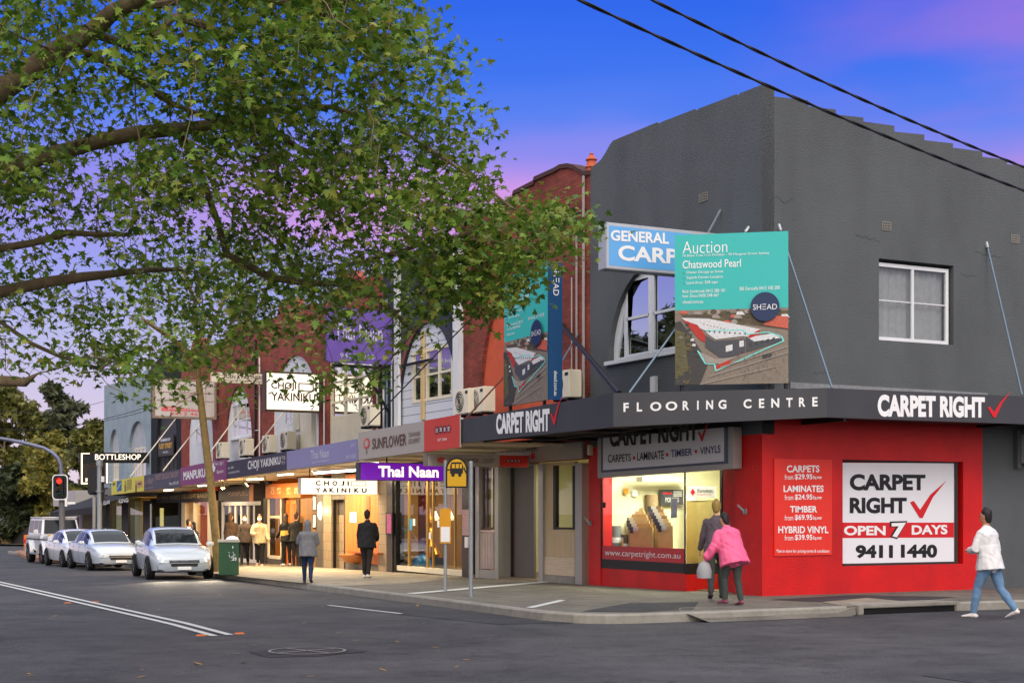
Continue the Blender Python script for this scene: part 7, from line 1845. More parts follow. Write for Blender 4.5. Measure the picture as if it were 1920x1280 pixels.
def offroader(label):
    t = thing('parked_car', label, 'car'); p = M_CARW
    mb = MB(); mb.box(-2.15, .82, -.86, .86, .55, 1.20); mb.box(.821, 2.1, -.80, .80, .55, 1.18); mb.obj('body', p, t, bevel=.04, local=True)
    mb = MB(); v = [(-2.12, -.80, 1.2), (.78, -.80, 1.2), (.78, .80, 1.2), (-2.12, .80, 1.2), (-2.08, -.70, 1.90), (.50, -.70, 1.90), (.50, .70, 1.90), (-2.08, .70, 1.90)]
    mb.add(v, [(3, 2, 1, 0), (4, 5, 6, 7), (0, 1, 5, 4), (1, 2, 6, 5), (2, 3, 7, 6), (3, 0, 4, 7)]); mb.obj('cabin', p, t, bevel=.04, local=True)
    mb = MB(); mb.box(-2.1, .54, -.73, .73, 1.9, 1.97); mb.obj('roof', p, t, bevel=.03, local=True)
    mb = MB(); mb.add([(.765, -.70, 1.27), (.765, .70, 1.27), (.535, .63, 1.85), (.535, -.63, 1.85)], [(0, 1, 2, 3)]); mb.v = [(x + .022, y, z) for x, y, z in mb.v]; mb.obj('windscreen', M_CARG, t, flip=False, local=True)
    for s in (-1, 1):
        for a, b in ((-.12, .42), (-1.05, -.25), (-1.98, -1.18)):
            mb = MB(); y = lambda z: s * (.80 - .10 * (z - 1.2) / .7 + .008); mb.add([(a, y(1.28), 1.28), (b + (.1 if a > -.5 else 0), y(1.28), 1.28), (b, y(1.82), 1.82), (a, y(1.82), 1.82)], [(0, 1, 2, 3)]); mb.obj('side_window', M_CARG, t, flip=False, local=True)
        mb = MB(); k = 16
        for x in (-1.35, 1.35):
            for i in range(k):
                a0, a1 = math.pi * i / k, math.pi * (i + 1) / k
                mb.add([(x + r * math.cos(a), yy, .42 + r * 1.0 * math.sin(a)) for r, a in ((.44, a0), (.56, a0), (.56, a1), (.44, a1)) for yy in (s * .80, s * .97)], [(0, 2, 4, 6), (1, 7, 5, 3), (2, 3, 5, 4), (0, 6, 7, 1)])
        mb.obj('wheel_arch_flare', p, t, local=True)
        mb = MB()
        for x in (-1.35, 1.35): mb.add([(x + .45 * math.cos(math.pi * i / 16), s * .865, .42 + .45 * math.sin(math.pi * i / 16)) for i in range(17)], [tuple(range(17))])
        mb.obj('wheel_arch', M_BLACK, t, flip=False, local=True)
        for x in (-1.35, 1.35): wheel(t, x, s * .82, .40, .27)
        mb = MB(); mb.lathe([(.13, 0), (.13, .03), (.10, .05)], (0, 0, 0), 18); mb.v = [(2.1 + z, x + s * .58, y + .93) for x, y, z in mb.v]; mb.obj('headlight', M_LAMP, t, local=True)
        mb = MB(); mb.box(1.7, 1.86, s * .70 - .05, s * .70 + .05, 1.181, 1.23); mb.obj('indicator', M_YEL, t, local=True)
        mb = MB(); mb.box(.45, .62, s * .90, s * 1.08, 1.22, 1.44); mb.obj('wing_mirror', p, t, bevel=.03, local=True)
        mb = MB(); mb.box(-2.1, 2.0, s * .861, s * .885, 1.0, 1.05); mb.obj('rub_strip', M_BLACK, t, local=True)
        mb = MB(); mb.box(-.8, .8, s * .84, s * .98, .38, .45); mb.obj('side_step', M_STEEL, t, local=True)
    mb = MB(); mb.box(2.101, 2.13, -.42, .42, .80, 1.08); mb.obj('grille', M_BLACK, t, local=True)
    mb = MB(); mb.box(2.101, 2.3, -.88, .88, .45, .70); mb.obj('bumper', p, t, bevel=.05, local=True)
    mb = MB(); mb.box(2.301, 2.31, -.2, .2, .52, .62); mb.obj('number_plate', M_LETW, t, local=True)
    return t
def place_car(o, px, py, heading, d=None):
    c = G(px, py, RD); o.location = (c.x, c.y, c.z); o.rotation_euler = (0, math.atan(.011) * 0, heading); return c
hd = math.radians(-90 + 2)          # facing back down the street towards the corner
c1 = offroader('boxy white off-roader parked rearmost of the white cars below the red traffic light'); place_car(c1, 107, 1054.5, hd)
c2_ = sedan('white sedan parked between the boxy off-roader and the silver car', M_CARW); place_car(c2_, 146, 1060.5, hd)
c3 = sedan('silver sedan with headlights off parked third behind the moving car', M_CARS); place_car(c3, 196, 1066.5, hd)
c4 = sedan('silver car driving past the bin with both headlights lit', M_CARS, 4.4, 1.8, 1.48, lit=True); place_car(c4, 322, 1082, hd - math.radians(7))
for o in (c1, c2_, c3): o['group'] = 'white and silver cars parked along the kerb'
rz = c4.rotation_euler.z; dirv = Vector((math.cos(rz), math.sin(rz), 0)); sidev = Vector((-dirv.y, dirv.x, 0))
for s in (-1, 1):
    lamp('SPOT', Vector(c4.location) + dirv * 2.32 + sidev * s * .62 + Vector((0, 0, .68)), 260, (1, .84, .6), .06, aim=dirv + Vector((0, 0, -.10)), spot=math.radians(70), name='headlight_beam')
# ================================================================== PEOPLE
def ring_tube(pts, rads, k=12, side=Vector((1, 0, 0)), flat=False):
    """closed loft; rads = (across, through) per point"""
    pts = [Vector(p) for p in pts]; vs = []; fs = []
    ext_p = [pts[0] - (pts[1] - pts[0]).normalized() * min(rads[0]) * .7] + pts + [pts[-1] + (pts[-1] - pts[-2]).normalized() * min(rads[-1]) * .7]
    if flat: ext_p[0] = pts[0] - (pts[1] - pts[0]).normalized() * .006
    q0 = .93 if flat else .45
    ext_r = [(rads[0][0] * q0, rads[0][1] * q0)] + list(rads) + [(rads[-1][0] * .45, rads[-1][1] * .45)]
    for i, (p, r) in enumerate(zip(ext_p, ext_r)):
        t = (ext_p[min(i + 1, len(ext_p) - 1)] - ext_p[max(i - 1, 0)]).normalized()
        x = (side - t * side.dot(t))
        x = x.normalized() if x.length > .05 else Vector((0, 1, 0)); y = t.cross(x)
        vs += [p + x * r[0] * math.cos(2 * math.pi * j / k) + y * r[1] * math.sin(2 * math.pi * j / k) for j in range(k)]
    m = len(ext_p)
    for i in range(m - 1):
        for j in range(k): fs.append((i * k + j, i * k + (j + 1) % k, (i + 1) * k + (j + 1) % k, (i + 1) * k + j))
    fs.append(tuple(range(k))[::-1]); fs.append(tuple(range((m - 1) * k, m * k)))
    return vs, fs
def fuse(name, tubes, m, parent, voxel=.012, wr=0.0, smooth_it=4, seed=0):
    mb = MB()
    for vs, fs in tubes: mb.add(vs, fs)
    me = bpy.data.meshes.new(name); me.from_pydata(mb.v, [], mb.f)
    o = bpy.data.objects.new(name, me); COL.objects.link(o)
    bm = bmesh.new(); bm.from_mesh(me); bmesh.ops.recalc_face_normals(bm, faces=bm.faces); bm.to_mesh(me); bm.free()
    r = o.modifiers.new('r', 'REMESH'); r.mode = 'VOXEL'; r.voxel_size = voxel
    s = o.modifiers.new('s', 'SMOOTH'); s.iterations = smooth_it; s.factor = .5
    me2 = bpy.data.meshes.new_from_object(o.evaluated_get(bpy.context.evaluated_depsgraph_get()))
    bpy.data.objects.remove(o); bpy.data.meshes.remove(me)
    if wr:
        n = len(me2.vertices); co = np.empty(n * 3); no = np.empty(n * 3); me2.vertices.foreach_get('co', co); me2.vertices.foreach_get('normal', no)
        co = co.reshape(-1, 3); no = no.reshape(-1, 3)
        w = np.sin(co[:, 2] * 22 + 4 * np.sin(co[:, 0] * 9 + seed) + co[:, 1] * 23) * .4 + np.sin(co[:, 2] * 13 + co[:, 0] * 37 + 3 * np.sin(co[:, 1] * 11 + seed)) * .4 + np.sin(co[:, 0] * 61 + co[:, 2] * 33 + 2 * np.sin(co[:, 2] * 19)) * .25
        co += no * (w * wr)[:, None]; me2.vertices.foreach_set('co', co.ravel()); me2.update()
    me2.name = name; me2.materials.clear(); me2.materials.append(m)
    me2.polygons.foreach_set('use_smooth', [True] * len(me2.polygons))
    o = bpy.data.objects.new(name, me2); COL.objects.link(o); o.parent = parent
    return o
SKIN = mat('skin', (206, 154, 122), .55, var=.05)
SKIN2 = mat('skin_tan', (180, 124, 92), .55, var=.05)
SHOE = {}
def cloth(name, c, rough=.9): return mat('cloth_' + name, c, rough, var=.10, vs=14, bump=.15, bs=160)
def person(label, feet, head_y, facing, pose, top, legs, shoe, hair, skin=SKIN, base=0.0, mask=None, hood=False, face=True, bulk=1.0, loose=0.0, topmat2=None, longhair=False, skirt=0.022, group=None):
    c = G(feet[0], feet[1], base); dep = (c - CAM).dot(Vector((ST, CT, 0)))
    H = (feet[1] - head_y) / FPX * dep / pose.get('squash', 1.0)
    t = thing('person', label, 'person', c, facing, group)
    lean = math.radians(pose.get('lean', 2)); hp = .52 * H
    hipw = .052 * H
    J = {}
    for s, S in ((-1, 'L'), (1, 'R')):
        a = math.radians(pose.get('hip' + S, 0)); k = math.radians(pose.get('knee' + S, 3))
        hip = Vector((s * hipw, 0, hp)); knee = hip + Vector((s * .004, math.sin(a), -math.cos(a))) * .245 * H
        ank = knee + Vector((s * .004, math.sin(a - k), -math.cos(a - k))) * .235 * H
        fa = (a - k) * .55; tdir = Vector((s * .12, math.cos(fa), math.sin(min(0, fa) * 1.0))).normalized()
        J[S] = (hip, knee, ank, tdir)
    low = min(min(J[S][2].z, (J[S][2] + J[S][3] * .1 * H).z) for S in 'LR') - .042 * H
    up = Vector((0, math.sin(lean), math.cos(lean)))
    dz = Vector((0, 0, -low))
    for S in 'LR': J[S] = (J[S][0] + dz, J[S][1] + dz, J[S][2] + dz, J[S][3])
    P = Vector((0, 0, hp)) + dz
    hl = math.radians(pose.get('head', 0)); hup = Vector((0, math.sin(lean * .7 + hl), math.cos(lean * .7 + hl)))
    nk = P + up * .318 * H; hd_ = nk + hup * .098 * H
    fwd = Vector((0, hup.z, -hup.y))
    X_ = Vector((1, 0, 0)); tw = math.radians(pose.get('turn', 0)); fwd = (fwd * math.cos(tw) + X_ * math.sin(tw)).normalized(); sdx = fwd.cross(hup).normalized()
    A = {}
    for s, S in ((-1, 'L'), (1, 'R')):
        f, ab, el = [math.radians(v) for v in pose.get('arm' + S, (5, 8, 15))]
        sh = P + up * .276 * H + X_ * s * .096 * H * bulk
        d1 = Vector((s * math.sin(ab), math.sin(f) * math.cos(ab), -math.cos(f) * math.cos(ab))); elb = sh + d1 * .165 * H
        inw = math.radians(pose.get('in' + S, 0))
        d2 = Vector((s * math.sin(ab - inw), math.sin(f + el) * math.cos(ab - inw), -math.cos(f + el) * math.cos(ab - inw))); wr = elb + d2 * .145 * H
        A[S] = (sh, elb, wr, d2)
    h = H
    def torso(o):
        b = bulk
        return ring_tube([P - up * .04 * h, P + up * .03 * h, P + up * .10 * h, P + up * .18 * h, P + up * .25 * h, P + up * .295 * h, P + up * .315 * h],
                         [((.085 * b) * h + o, .062 * h * b + o), (.090 * h * b + o, .066 * h * b + o), (.080 * h * b + o, .058 * h * b + o), (.090 * h * b + o, .062 * h * b + o), (.100 * h * b + o, .062 * h * b + o), (.080 * h * b + o * .7, .050 * h * b + o * .7), (.042 * h + o * .5, .040 * h + o * .5)], 16)
    def arm(S, o, upto=1.0):
        sh, e, w, d2 = A[S]; w2 = e.lerp(w, upto)
        return ring_tube([sh, sh.lerp(e, .5), e, e.lerp(w2, .45), w2], [(.027 * h * bulk + o * .35,) * 2, (.028 * h + o * .75,) * 2, (.023 * h + o,) * 2, (.022 * h + o,) * 2, (.016 * h + o * 1.1,) * 2], 10)
    def leg(S, o, upto=1.0):
        hip, kn, an, td = J[S]; a2 = kn.lerp(an, upto)
        return ring_tube([hip + Vector((0, 0, .02 * h)), hip.lerp(kn, .45), kn, kn.lerp(a2, .35), a2], [(.052 * h * bulk + o, .056 * h * bulk + o), (.045 * h * bulk + o, .048 * h + o), (.032 * h + o,) * 2, (.031 * h + o, .034 * h + o), (.020 * h + o * 1.2, .022 * h + o * 1.2)], 12)
    # body: one continuous surface
    def along(a, b, f): return a.lerp(b, f)
    hh = .068 * h
    head_t = ring_tube([hd_ - hup * hh * .95 + fwd * .012 * h, hd_ - hup * hh * .55 + fwd * .008 * h, hd_ - hup * hh * .1, hd_ + hup * hh * .4 - fwd * .004 * h, hd_ + hup * hh * .8 - fwd * .006 * h],
                       [(.022 * h, .026 * h), (.037 * h, .044 * h), (.043 * h, .054 * h), (.042 * h, .053 * h), (.028 * h, .036 * h)], 14, sdx)
    tubes = [torso(-.006), arm('L', -.003), arm('R', -.003), leg('L', -.003), leg('R', -.003), head_t, ring_tube([nk - up * .03 * h, nk + hup * .05 * h], [(.030 * h, .030 * h), (.028 * h, .030 * h)], 12)]
    fc = hd_ + fwd * .052 * h
    if face:
        tubes.append(ring_tube([fc + hup * .006 * h - fwd * .004 * h, fc - hup * .012 * h + fwd * .006 * h], [(.006 * h, .006 * h), (.009 * h, .009 * h)], 8, sdx))
    for s in (-1, 1):
        e_ = hd_ + sdx * s * .043 * h - fwd * .006 * h; tubes.append(ring_tube([e_ + hup * .014 * h, e_ - hup * .014 * h], [(.005 * h, .011 * h), (.004 * h, .008 * h)], 8, sdx))
    for s, S in ((-1, 'L'), (1, 'R')):
        sh, e, w, d2 = A[S]; side = Vector((0, 1, 0)); side = (side - d2 * side.dot(d2)).normalized(); nrm_ = d2.cross(side)
        pe = w + d2 * .05 * h
        tubes.append(ring_tube([w - d2 * .005 * h, w + d2 * .02 * h, pe], [(.016 * h, .012 * h), (.023 * h, .011 * h), (.023 * h, .010 * h)], 10, side))
        for i, (o_, ln) in enumerate(((-.0165, .036), (-.0055, .042), (.0055, .040), (.0165, .031))):
            r0 = pe - d2 * .008 * h + side * o_ * h; m_ = r0 + d2 * ln * .55 * h - nrm_ * s * .004 * h; e2 = m_ + (d2 * .8 - nrm_ * s * .6).normalized() * ln * .5 * h
            tubes.append(ring_tube([r0, m_, e2], [(.0052 * h,) * 2, (.0048 * h,) * 2, (.004 * h,) * 2], 6))
        b0 = w + d2 * .015 * h + side * .018 * h; tubes.append(ring_tube([b0, b0 + (d2 + side * .7).normalized() * .025 * h, b0 + (d2 * 1.2 + side * .35).normalized() * .045 * h], [(.007 * h,) * 2, (.0055 * h,) * 2, (.0045 * h,) * 2], 6))
        hip, kn, an, td = J[S]
        tubes.append(ring_tube([an - td * .015 * h - Vector((0, 0, .02 * h)), an + td * .04 * h - Vector((0, 0, .025 * h)), an + td * .09 * h - Vector((0, 0, .03 * h))], [(.02 * h, .02 * h), (.02 * h, .014 * h), (.02 * h, .008 * h)], 10))
    fuse('body', tubes, skin, t, .0075, smooth_it=3)
    # clothes
    o = .012 + loose
    tt = [torso(o), arm('L', o * .9, .97), arm('R', o * .9, .97)]
    if skirt:
        b = bulk; tt.append(ring_tube([P - up * (.04 + skirt) * h, P + up * .05 * h, P + up * .15 * h], [(.112 * h * b + o, .10 * h * b + o), (.100 * h * b + o, .08 * h * b + o), (.09 * h * b + o, .066 * h * b + o)], 16, flat=True))
    tp_ = fuse('top', tt, top, t, .010, .0075 + loose * .12, 3, R.random() * 6)
    if topmat2:
        z_, m2, wdt = topmat2
        mb = MB(); k = 24; vs = []; fs = []
        for i, f in enumerate((z_, z_ + wdt)):
            cc = P + up * f * h; vs += [cc + X_ * (.098 * h * bulk + o + .012) * math.cos(2 * math.pi * j / k) + Vector((0, 1, 0)) * (.068 * h * bulk + o + .014) * math.sin(2 * math.pi * j / k) for j in range(k)]
        for j in range(k): fs.append((j, (j + 1) % k, k + (j + 1) % k, k + j))
        mb.add(vs, fs); mb.obj('colour_band', m2, tp_, smooth=True, local=True)
    fuse('trousers', [ring_tube([P - up * .05 * h, P + up * .04 * h], [(.088 * h * bulk + .006, .066 * h * bulk + .006), (.084 * h * bulk + .004, .062 * h * bulk + .004)], 14), leg('L', .011, .98), leg('R', .011, .98)], legs, t, .010, .007, 3, R.random() * 6)
    for S in 'LR':
        hip, kn, an, td = J[S]; z_ = Vector((0, 0, 1))
        fuse('shoe', [ring_tube([an - td * .03 * h - z_ * .026 * h, an + td * .03 * h - z_ * .024 * h, an + td * .075 * h - z_ * .030 * h, an + td * .108 * h - z_ * .034 * h], [(.024 * h, .019 * h), (.026 * h, .020 * h), (.027 * h, .014 * h), (.02 * h, .010 * h)], 12),
                      ring_tube([an - z_ * .03 * h, an + z_ * .012 * h], [(.024 * h, .026 * h), (.022 * h, .024 * h)], 10)], shoe, t, .010, smooth_it=2)
    if hood:
        fuse('hood', [ring_tube([nk - up * .02 * h - fwd * .01 * h, hd_ - hup * hh * .5 - fwd * .012 * h, hd_ - fwd * .014 * h, hd_ + hup * hh * .6 - fwd * .014 * h, hd_ + hup * hh * 1.0 - fwd * .02 * h], [(.060 * h, .050 * h), (.056 * h, .056 * h), (.056 * h, .060 * h), (.050 * h, .054 * h), (.026 * h, .03 * h)], 14, sdx)], top, t, .010, .003)
    else:
        hs = [ring_tube([hd_ - hup * hh * .62 - fwd * .024 * h, hd_ + hup * hh * (-.05) - fwd * .020 * h, hd_ + hup * hh * .35 - fwd * .016 * h, hd_ + hup * hh * .75 - fwd * .008 * h, hd_ + hup * hh * 1.06 - fwd * .008 * h], [(.032 * h, .026 * h), (.045 * h, .038 * h), (.0475 * h, .046 * h), (.044 * h, .050 * h), (.025 * h, .031 * h)], 14, sdx)]
        if longhair:
            hs.append(ring_tube([hd_ - fwd * .028 * h + hup * .02 * h, hd_ - hup * .075 * h - fwd * .038 * h, hd_ - hup * .12 * h - fwd * .036 * h], [(.045 * h, .034 * h), (.044 * h, .028 * h), (.034 * h, .018 * h)], 12, sdx))
        fuse('hair', hs, hair, t, .010, .003, 2)
    if face:
        for s in (-1, 1):
            p = hd_ + fwd * .0485 * h + sdx * s * .018 * h + hup * .010 * h
            mb = MB(); mb.lathe([(.001, -.006 * h), (.006 * h, -.003 * h), (.0068 * h, 0), (.006 * h, .003 * h), (.001, .006 * h)], p, 10); mb.obj('eye', M_LETK, t, smooth=True, local=True)
        if not mask:
            p = fc - hup * .030 * h - fwd * .004 * h
            v, f = ring_tube([p - sdx * .012 * h, p + sdx * .012 * h], [(.004 * h, .004 * h), (.004 * h, .004 * h)], 8, hup); mb = MB(); mb.add(v, f); mb.obj('mouth', mat('lip', (150, 80, 76), .5, var=0), t, smooth=True, local=True)
    if mask:
        p = fc - hup * .022 * h
        v, f = ring_tube([p + hup * .02 * h - fwd * .016 * h, p - fwd * .010 * h, p - hup * .026 * h - fwd * .020 * h], [(.038 * h, .024 * h), (.040 * h, .030 * h), (.028 * h, .020 * h)], 14, sdx); mb = MB(); mb.add(v, f); mb.obj('face_mask', mask, t, smooth=True, local=True)
    return t, dict(H=H, P=P, up=up, A=A, J=J, hd=hd_, c=c)
FWD = -TH                              # facing along the camera's view
BACK = math.pi - TH
HB = mat('black_hair', (24, 20, 18), .6, var=.2, vs=40); HBR = mat('brown_hair', (64, 42, 28), .6, var=.2, vs=40); HGY = mat('fair_hair', (142, 118, 60), .6, var=.2, vs=40)
SHB = mat('black_shoe', (24, 24, 26), .5, var=.1); SHW = mat('white_shoe', (206, 200, 196), .6, var=.1); SHP = mat('plum_trainer', (120, 60, 78), .6, var=.2)
BLK = cloth('black', (26, 26, 28)); DKG = cloth('charcoal', (52, 50, 50)); NVY = cloth('navy', (30, 38, 56)); JEAN = cloth('blue_denim', (96, 128, 160)); DJEAN = cloth('dark_denim', (24, 44, 76))
person('person in a white sweater and pale blue jeans walking across the kerb at far right', (1856, 1158), 951, FWD + .75, dict(hipL=22, kneeL=12, hipR=-18, kneeR=20, lean=6, armL=(14, 14, 70), armR=(-8, 12, 50), inL=55), cloth('white', (214, 212, 212)), JEAN, SHW, HB, SKIN2, base=-.14, bulk=1.08, loose=.018)
person('person in a mauve brown jacket and dark trousers stepping to the carpet shop door', (1343, 1121), 939, FWD - .15, dict(hipL=-10, kneeL=12, hipR=12, kneeR=6, lean=5, armL=(8, 12, 12), armR=(12, 8, 20)), cloth('mauve_brown', (84, 72, 80)), cloth('dark_olive', (56, 58, 56)), SHB, HGY, bulk=1.05, loose=.012)
tt, D = person('stooping person in a bright pink padded jacket holding a grey bag by the red pier', (1374, 1134), 966, FWD + .55, dict(hipL=18, kneeL=20, hipR=-4, kneeR=10, lean=20, head=4, armL=(2, 20, 30), armR=(10, 22, 40), squash=.97), cloth('bright_pink', (226, 96, 138), .7), cloth('dark_green_grey', (60, 66, 62)), SHP, HB, bulk=1.2, loose=.045, skirt=.06)
w = D['A']['L'][2]; mbg = MB()
b_ = Matrix.Translation(D['c']) @ Matrix.Rotation(FWD + .55, 4, 'Z')
wp = b_ @ (D['A']['L'][2] + D['A']['L'][3] * .07)
mbg.lathe([(.02, -.30), (.12, -.29), (.13, -.18), (.09, -.05), (.02, -.0)], wp, 12); tag(mbg.obj('shopping_bag', cloth('pale_grey', (150, 150, 152)), smooth=True, loc=wp), 'pale grey shopping bag hanging from the hand of the person in pink', 'bag')
person('person in a grey hooded top and dark blue jeans walking away down the footpath', (577, 1092.5), 975, FWD + .1, dict(hipL=10, kneeL=6, hipR=-12, kneeR=22, lean=3, armL=(20, 14, 60), armR=(14, 14, 50), inL=45, inR=45), cloth('heather_grey', (112, 112, 116)), DJEAN, SHB, HB, hood=True, bulk=1.14, loose=.022, skirt=.05)
person('person all in black with white shoes seen from behind before the orange timber wall', (688, 1083), 958, FWD - .25, dict(hipL=8, kneeL=4, hipR=-8, kneeR=8, lean=3, armL=(10, 10, 20), armR=(16, 10, 40), inR=30), BLK, cloth('black_brown', (36, 30, 28)), SHW, HB, bulk=1.14, loose=.025, skirt=.03)
MSK = mat('white_mask', (222, 222, 222), .8, var=.03)
person('person in a cream sweater and face mask walking towards us by the timber grill front', (487, 1060.5), 965, BACK + .05, dict(hipL=12, kneeL=6, hipR=-12, kneeR=14, lean=2, armL=(8, 14, 25), armR=(20, 12, 60), inR=40), cloth('cream', (184, 170, 136)), BLK, mat('cream_shoe', (214, 186, 160), .6, var=.1), HBR, mask=MSK, bulk=1.12, loose=.03)
person('person in a dark open jacket and face mask walking towards us beside the green bin', (459, 1059), 966, BACK + .12, dict(hipL=-10, kneeL=12, hipR=12, kneeR=6, lean=2, armL=(-8, 10, 10), armR=(8, 10, 14)), cloth('dark_brown_grey', (56, 48, 46)), BLK, SHB, HB, mask=MSK, bulk=1.04, loose=.015)
person('person in a long brown coat standing behind the green bin', (432, 1058), 963, FWD - .4, dict(hipL=4, kneeL=3, hipR=-4, kneeR=4, lean=2, armL=(5, 8, 10), armR=(5, 8, 10)), cloth('umber', (66, 50, 40)), DKG, SHB, HBR, bulk=1.05, loose=.03, skirt=.10, longhair=True)
person('long haired person in a yellow banded black jacket queueing at the grill door', (537, 1060), 964, FWD + .5, dict(hipL=4, kneeL=4, hipR=-4, kneeR=4, lean=3, armL=(12, 8, 40), armR=(10, 8, 30), turn=35), BLK, BLK, SHW, HBR, bulk=1.0, loose=.014, topmat2=(.06, cloth('yellow_white', (214, 170, 84)), .10), longhair=True)
person('tall person in black with back turned in the queue at the grill door', (556, 1060.5), 962, FWD + .1, dict(hipL=5, kneeL=4, hipR=-5, kneeR=5, lean=3, armL=(14, 10, 50), armR=(14, 10, 50), inL=30, inR=30, turn=30), BLK, BLK, SHB, HBR, bulk=1.06, loose=.016)
person('dark haired person in a navy coat seen past the moving car outside the bakery', (352, 1061), 975, FWD - .9, dict(hipL=8, kneeL=4, hipR=-8, kneeR=8, lean=3, armL=(8, 8, 20), armR=(8, 8, 20)), NVY, BLK, SHB, HB, bulk=1.05, loose=.02)
person('person in a dark coat walking left just ahead of the navy coat outside the bakery', (364, 1063), 979, FWD + 1.3, dict(hipL=12, kneeL=4, hipR=-12, kneeR=14, lean=3, armL=(12, 8, 20), armR=(-8, 8, 20)), cloth('ink', (34, 36, 48)), BLK, SHB, HB, bulk=1.12, loose=.03, skirt=.08, longhair=True)
# ================================================================== TREES
rng = np.random.default_rng(5)
def leaf_material(name, cols, trans=.35):
    m = bpy.data.materials.new(name); m.use_nodes = True
    t = m.node_tree; b = t.nodes['Principled BSDF']; b.inputs['Roughness'].default_value = .55; b.inputs['Specular IOR Level'].default_value = .35
    g = N(t, 'ShaderNodeNewGeometry')
    r = ramp(t, [(i / max(1, len(cols) - 1), s2l(c)) for i, c in enumerate(cols)], g.outputs['Random Per Island'])
    t.links.new(r.outputs[0], b.inputs['Base Color'])
    tr = N(t, 'ShaderNodeBsdfTranslucent'); t.links.new(r.outputs[0], tr.inputs[0])
    mx = N(t, 'ShaderNodeMixShader'); mx.inputs[0].default_value = trans
    t.links.new(b.outputs[0], mx.inputs[1]); t.links.new(tr.outputs[0], mx.inputs[2])
    t.links.new(mx.outputs[0], t.nodes['Material Output'].inputs[0])
    return m
LOBES = [(0, 0), (.16, .04), (.50, -.12), (.28, .20), (.68, .42), (.22, .44), (.25, .64), (0, 1.05)]     # right half of a five lobed leaf (x across, y along)
def leaves_mesh(name, pos, size, mats_, parent, up_bias=.55, fold=.35):
    """each leaf: two folded halves, random orientation, hanging a little"""
    n = len(pos)
    half = np.array(LOBES); m = len(half)
    tplR = np.c_[half[:, 0], half[:, 1], -np.abs(half[:, 0]) * fold - half[:, 1] ** 2 * .18]
    tplL = tplR[1:-1].copy(); tplL[:, 0] *= -1
    tpl = np.r_[tplR, tplL]                      # m + (m-2) points
    nv = len(tpl)
    f1 = list(range(m)); f2 = [0] + [m - 1] + list(range(nv - 1, m - 1, -1))
    nrm_ = rng.normal(size=(n, 3)); nrm_[:, 2] = np.abs(nrm_[:, 2]) + up_bias; nrm_ /= np.linalg.norm(nrm_, axis=1)[:, None]
    d = rng.normal(size=(n, 3)); d[:, 2] -= .55; d -= nrm_ * (d * nrm_).sum(1)[:, None]; d /= np.linalg.norm(d, axis=1)[:, None]
    x = np.cross(d, nrm_)
    sz = size * rng.uniform(.55, 1.2, n)
    V = pos[:, None, :] + sz[:, None, None] * (tpl[None, :, 0:1] * x[:, None, :] + tpl[None, :, 1:2] * d[:, None, :] + tpl[None, :, 2:3] * nrm_[:, None, :])
    V = V.reshape(-1, 3)
    lf1 = np.arange(n)[:, None] * nv + np.array(f1)[None]; lf2 = np.arange(n)[:, None] * nv + np.array(f2)[None]
    me = bpy.data.meshes.new(name); me.vertices.add(n * nv); me.vertices.foreach_set('co', V.ravel().astype(np.float32))
    a, b = len(f1), len(f2)
    loops = np.concatenate([lf1, lf2], 1).ravel(); me.loops.add(len(loops)); me.loops.foreach_set('vertex_index', loops.astype(np.int32))
    starts = (np.arange(n)[:, None] * (a + b) + np.array([0, a])[None]).ravel(); me.polygons.add(2 * n); me.polygons.foreach_set('loop_start', starts.astype(np.int32))
    me.materials.append(mats_); me.update(calc_edges=True); me.validate()
    o = bpy.data.objects.new(name, me); COL.objects.link(o)
    if parent is not None:
        o.parent = parent; o.matrix_parent_inverse = parent.matrix_basis.inverted()
    return o
def colonise(nodes, parents, attract, step=.28, kill=.34, iters=110):
    nodes = [np.array(p, float) for p in nodes]; parents = list(parents)
    A = np.array(attract); alive = np.ones(len(A), bool)
    NP = np.array(nodes); D = ((A[:, None, :] - NP[None]) ** 2).sum(2); near = D.argmin(1); nd = D.min(1)
    for _ in range(iters):
        alive &= nd > kill ** 2
        if not alive.any(): break
        idx = np.where(alive)[0]; tgt = near[idx]; NPa = np.array(nodes)
        v = A[idx] - NPa[tgt]; v /= np.linalg.norm(v, axis=1)[:, None] + 1e-9
        new = []
        for k in np.unique(tgt):
            s = v[tgt == k].sum(0) + rng.normal(scale=.35, size=3); l = np.linalg.norm(s)
            if l < 1e-3: continue
            new.append((NPa[k] + s / l * step, k))
        base = len(nodes)
        for p, k in new: nodes.append(p); parents.append(int(k))
        Nn = np.array([p for p, _ in new]); D = ((A[:, None, :] - Nn[None]) ** 2).sum(2); j = D.argmin(1); dj = D[np.arange(len(A)), j]
        bt = dj < nd; near[bt] = base + j[bt]; nd[bt] = dj[bt]
    return np.array(nodes), parents
def branch_mesh(name, nodes, parents, rad, m, parent, kmin=4):
    n = len(nodes); ch = [[] for _ in range(n)]
    for i, p in enumerate(parents):
        if p >= 0: ch[p].append(i)
    mb = MB(); seen = set()
    roots = [i for i, p in enumerate(parents) if p < 0]
    stack = [(r, None) for r in roots]
    while stack:
        i, frm = stack.pop()
        path = ([frm] if frm is not None else []) + [i]
        while ch[path[-1]]:
            c_ = sorted(ch[path[-1]], key=lambda q: -rad[q]); 
            for q in c_[1:]: stack.append((q, path[-1]))
            path.append(c_[0])
        if len(path) < 2: continue
        rr_ = [min(rad[path[1]] * 1.15, rad[q]) if (k == 0 and frm is not None) else rad[q] for k, q in enumerate(path)]
        mx = max(rr_); mb.tube([nodes[q] for q in path], [float(r) for r in rr_], 10 if mx > .06 else (6 if mx > .02 else 4))
    return mb.obj(name, m, parent, smooth=True, flip=False)
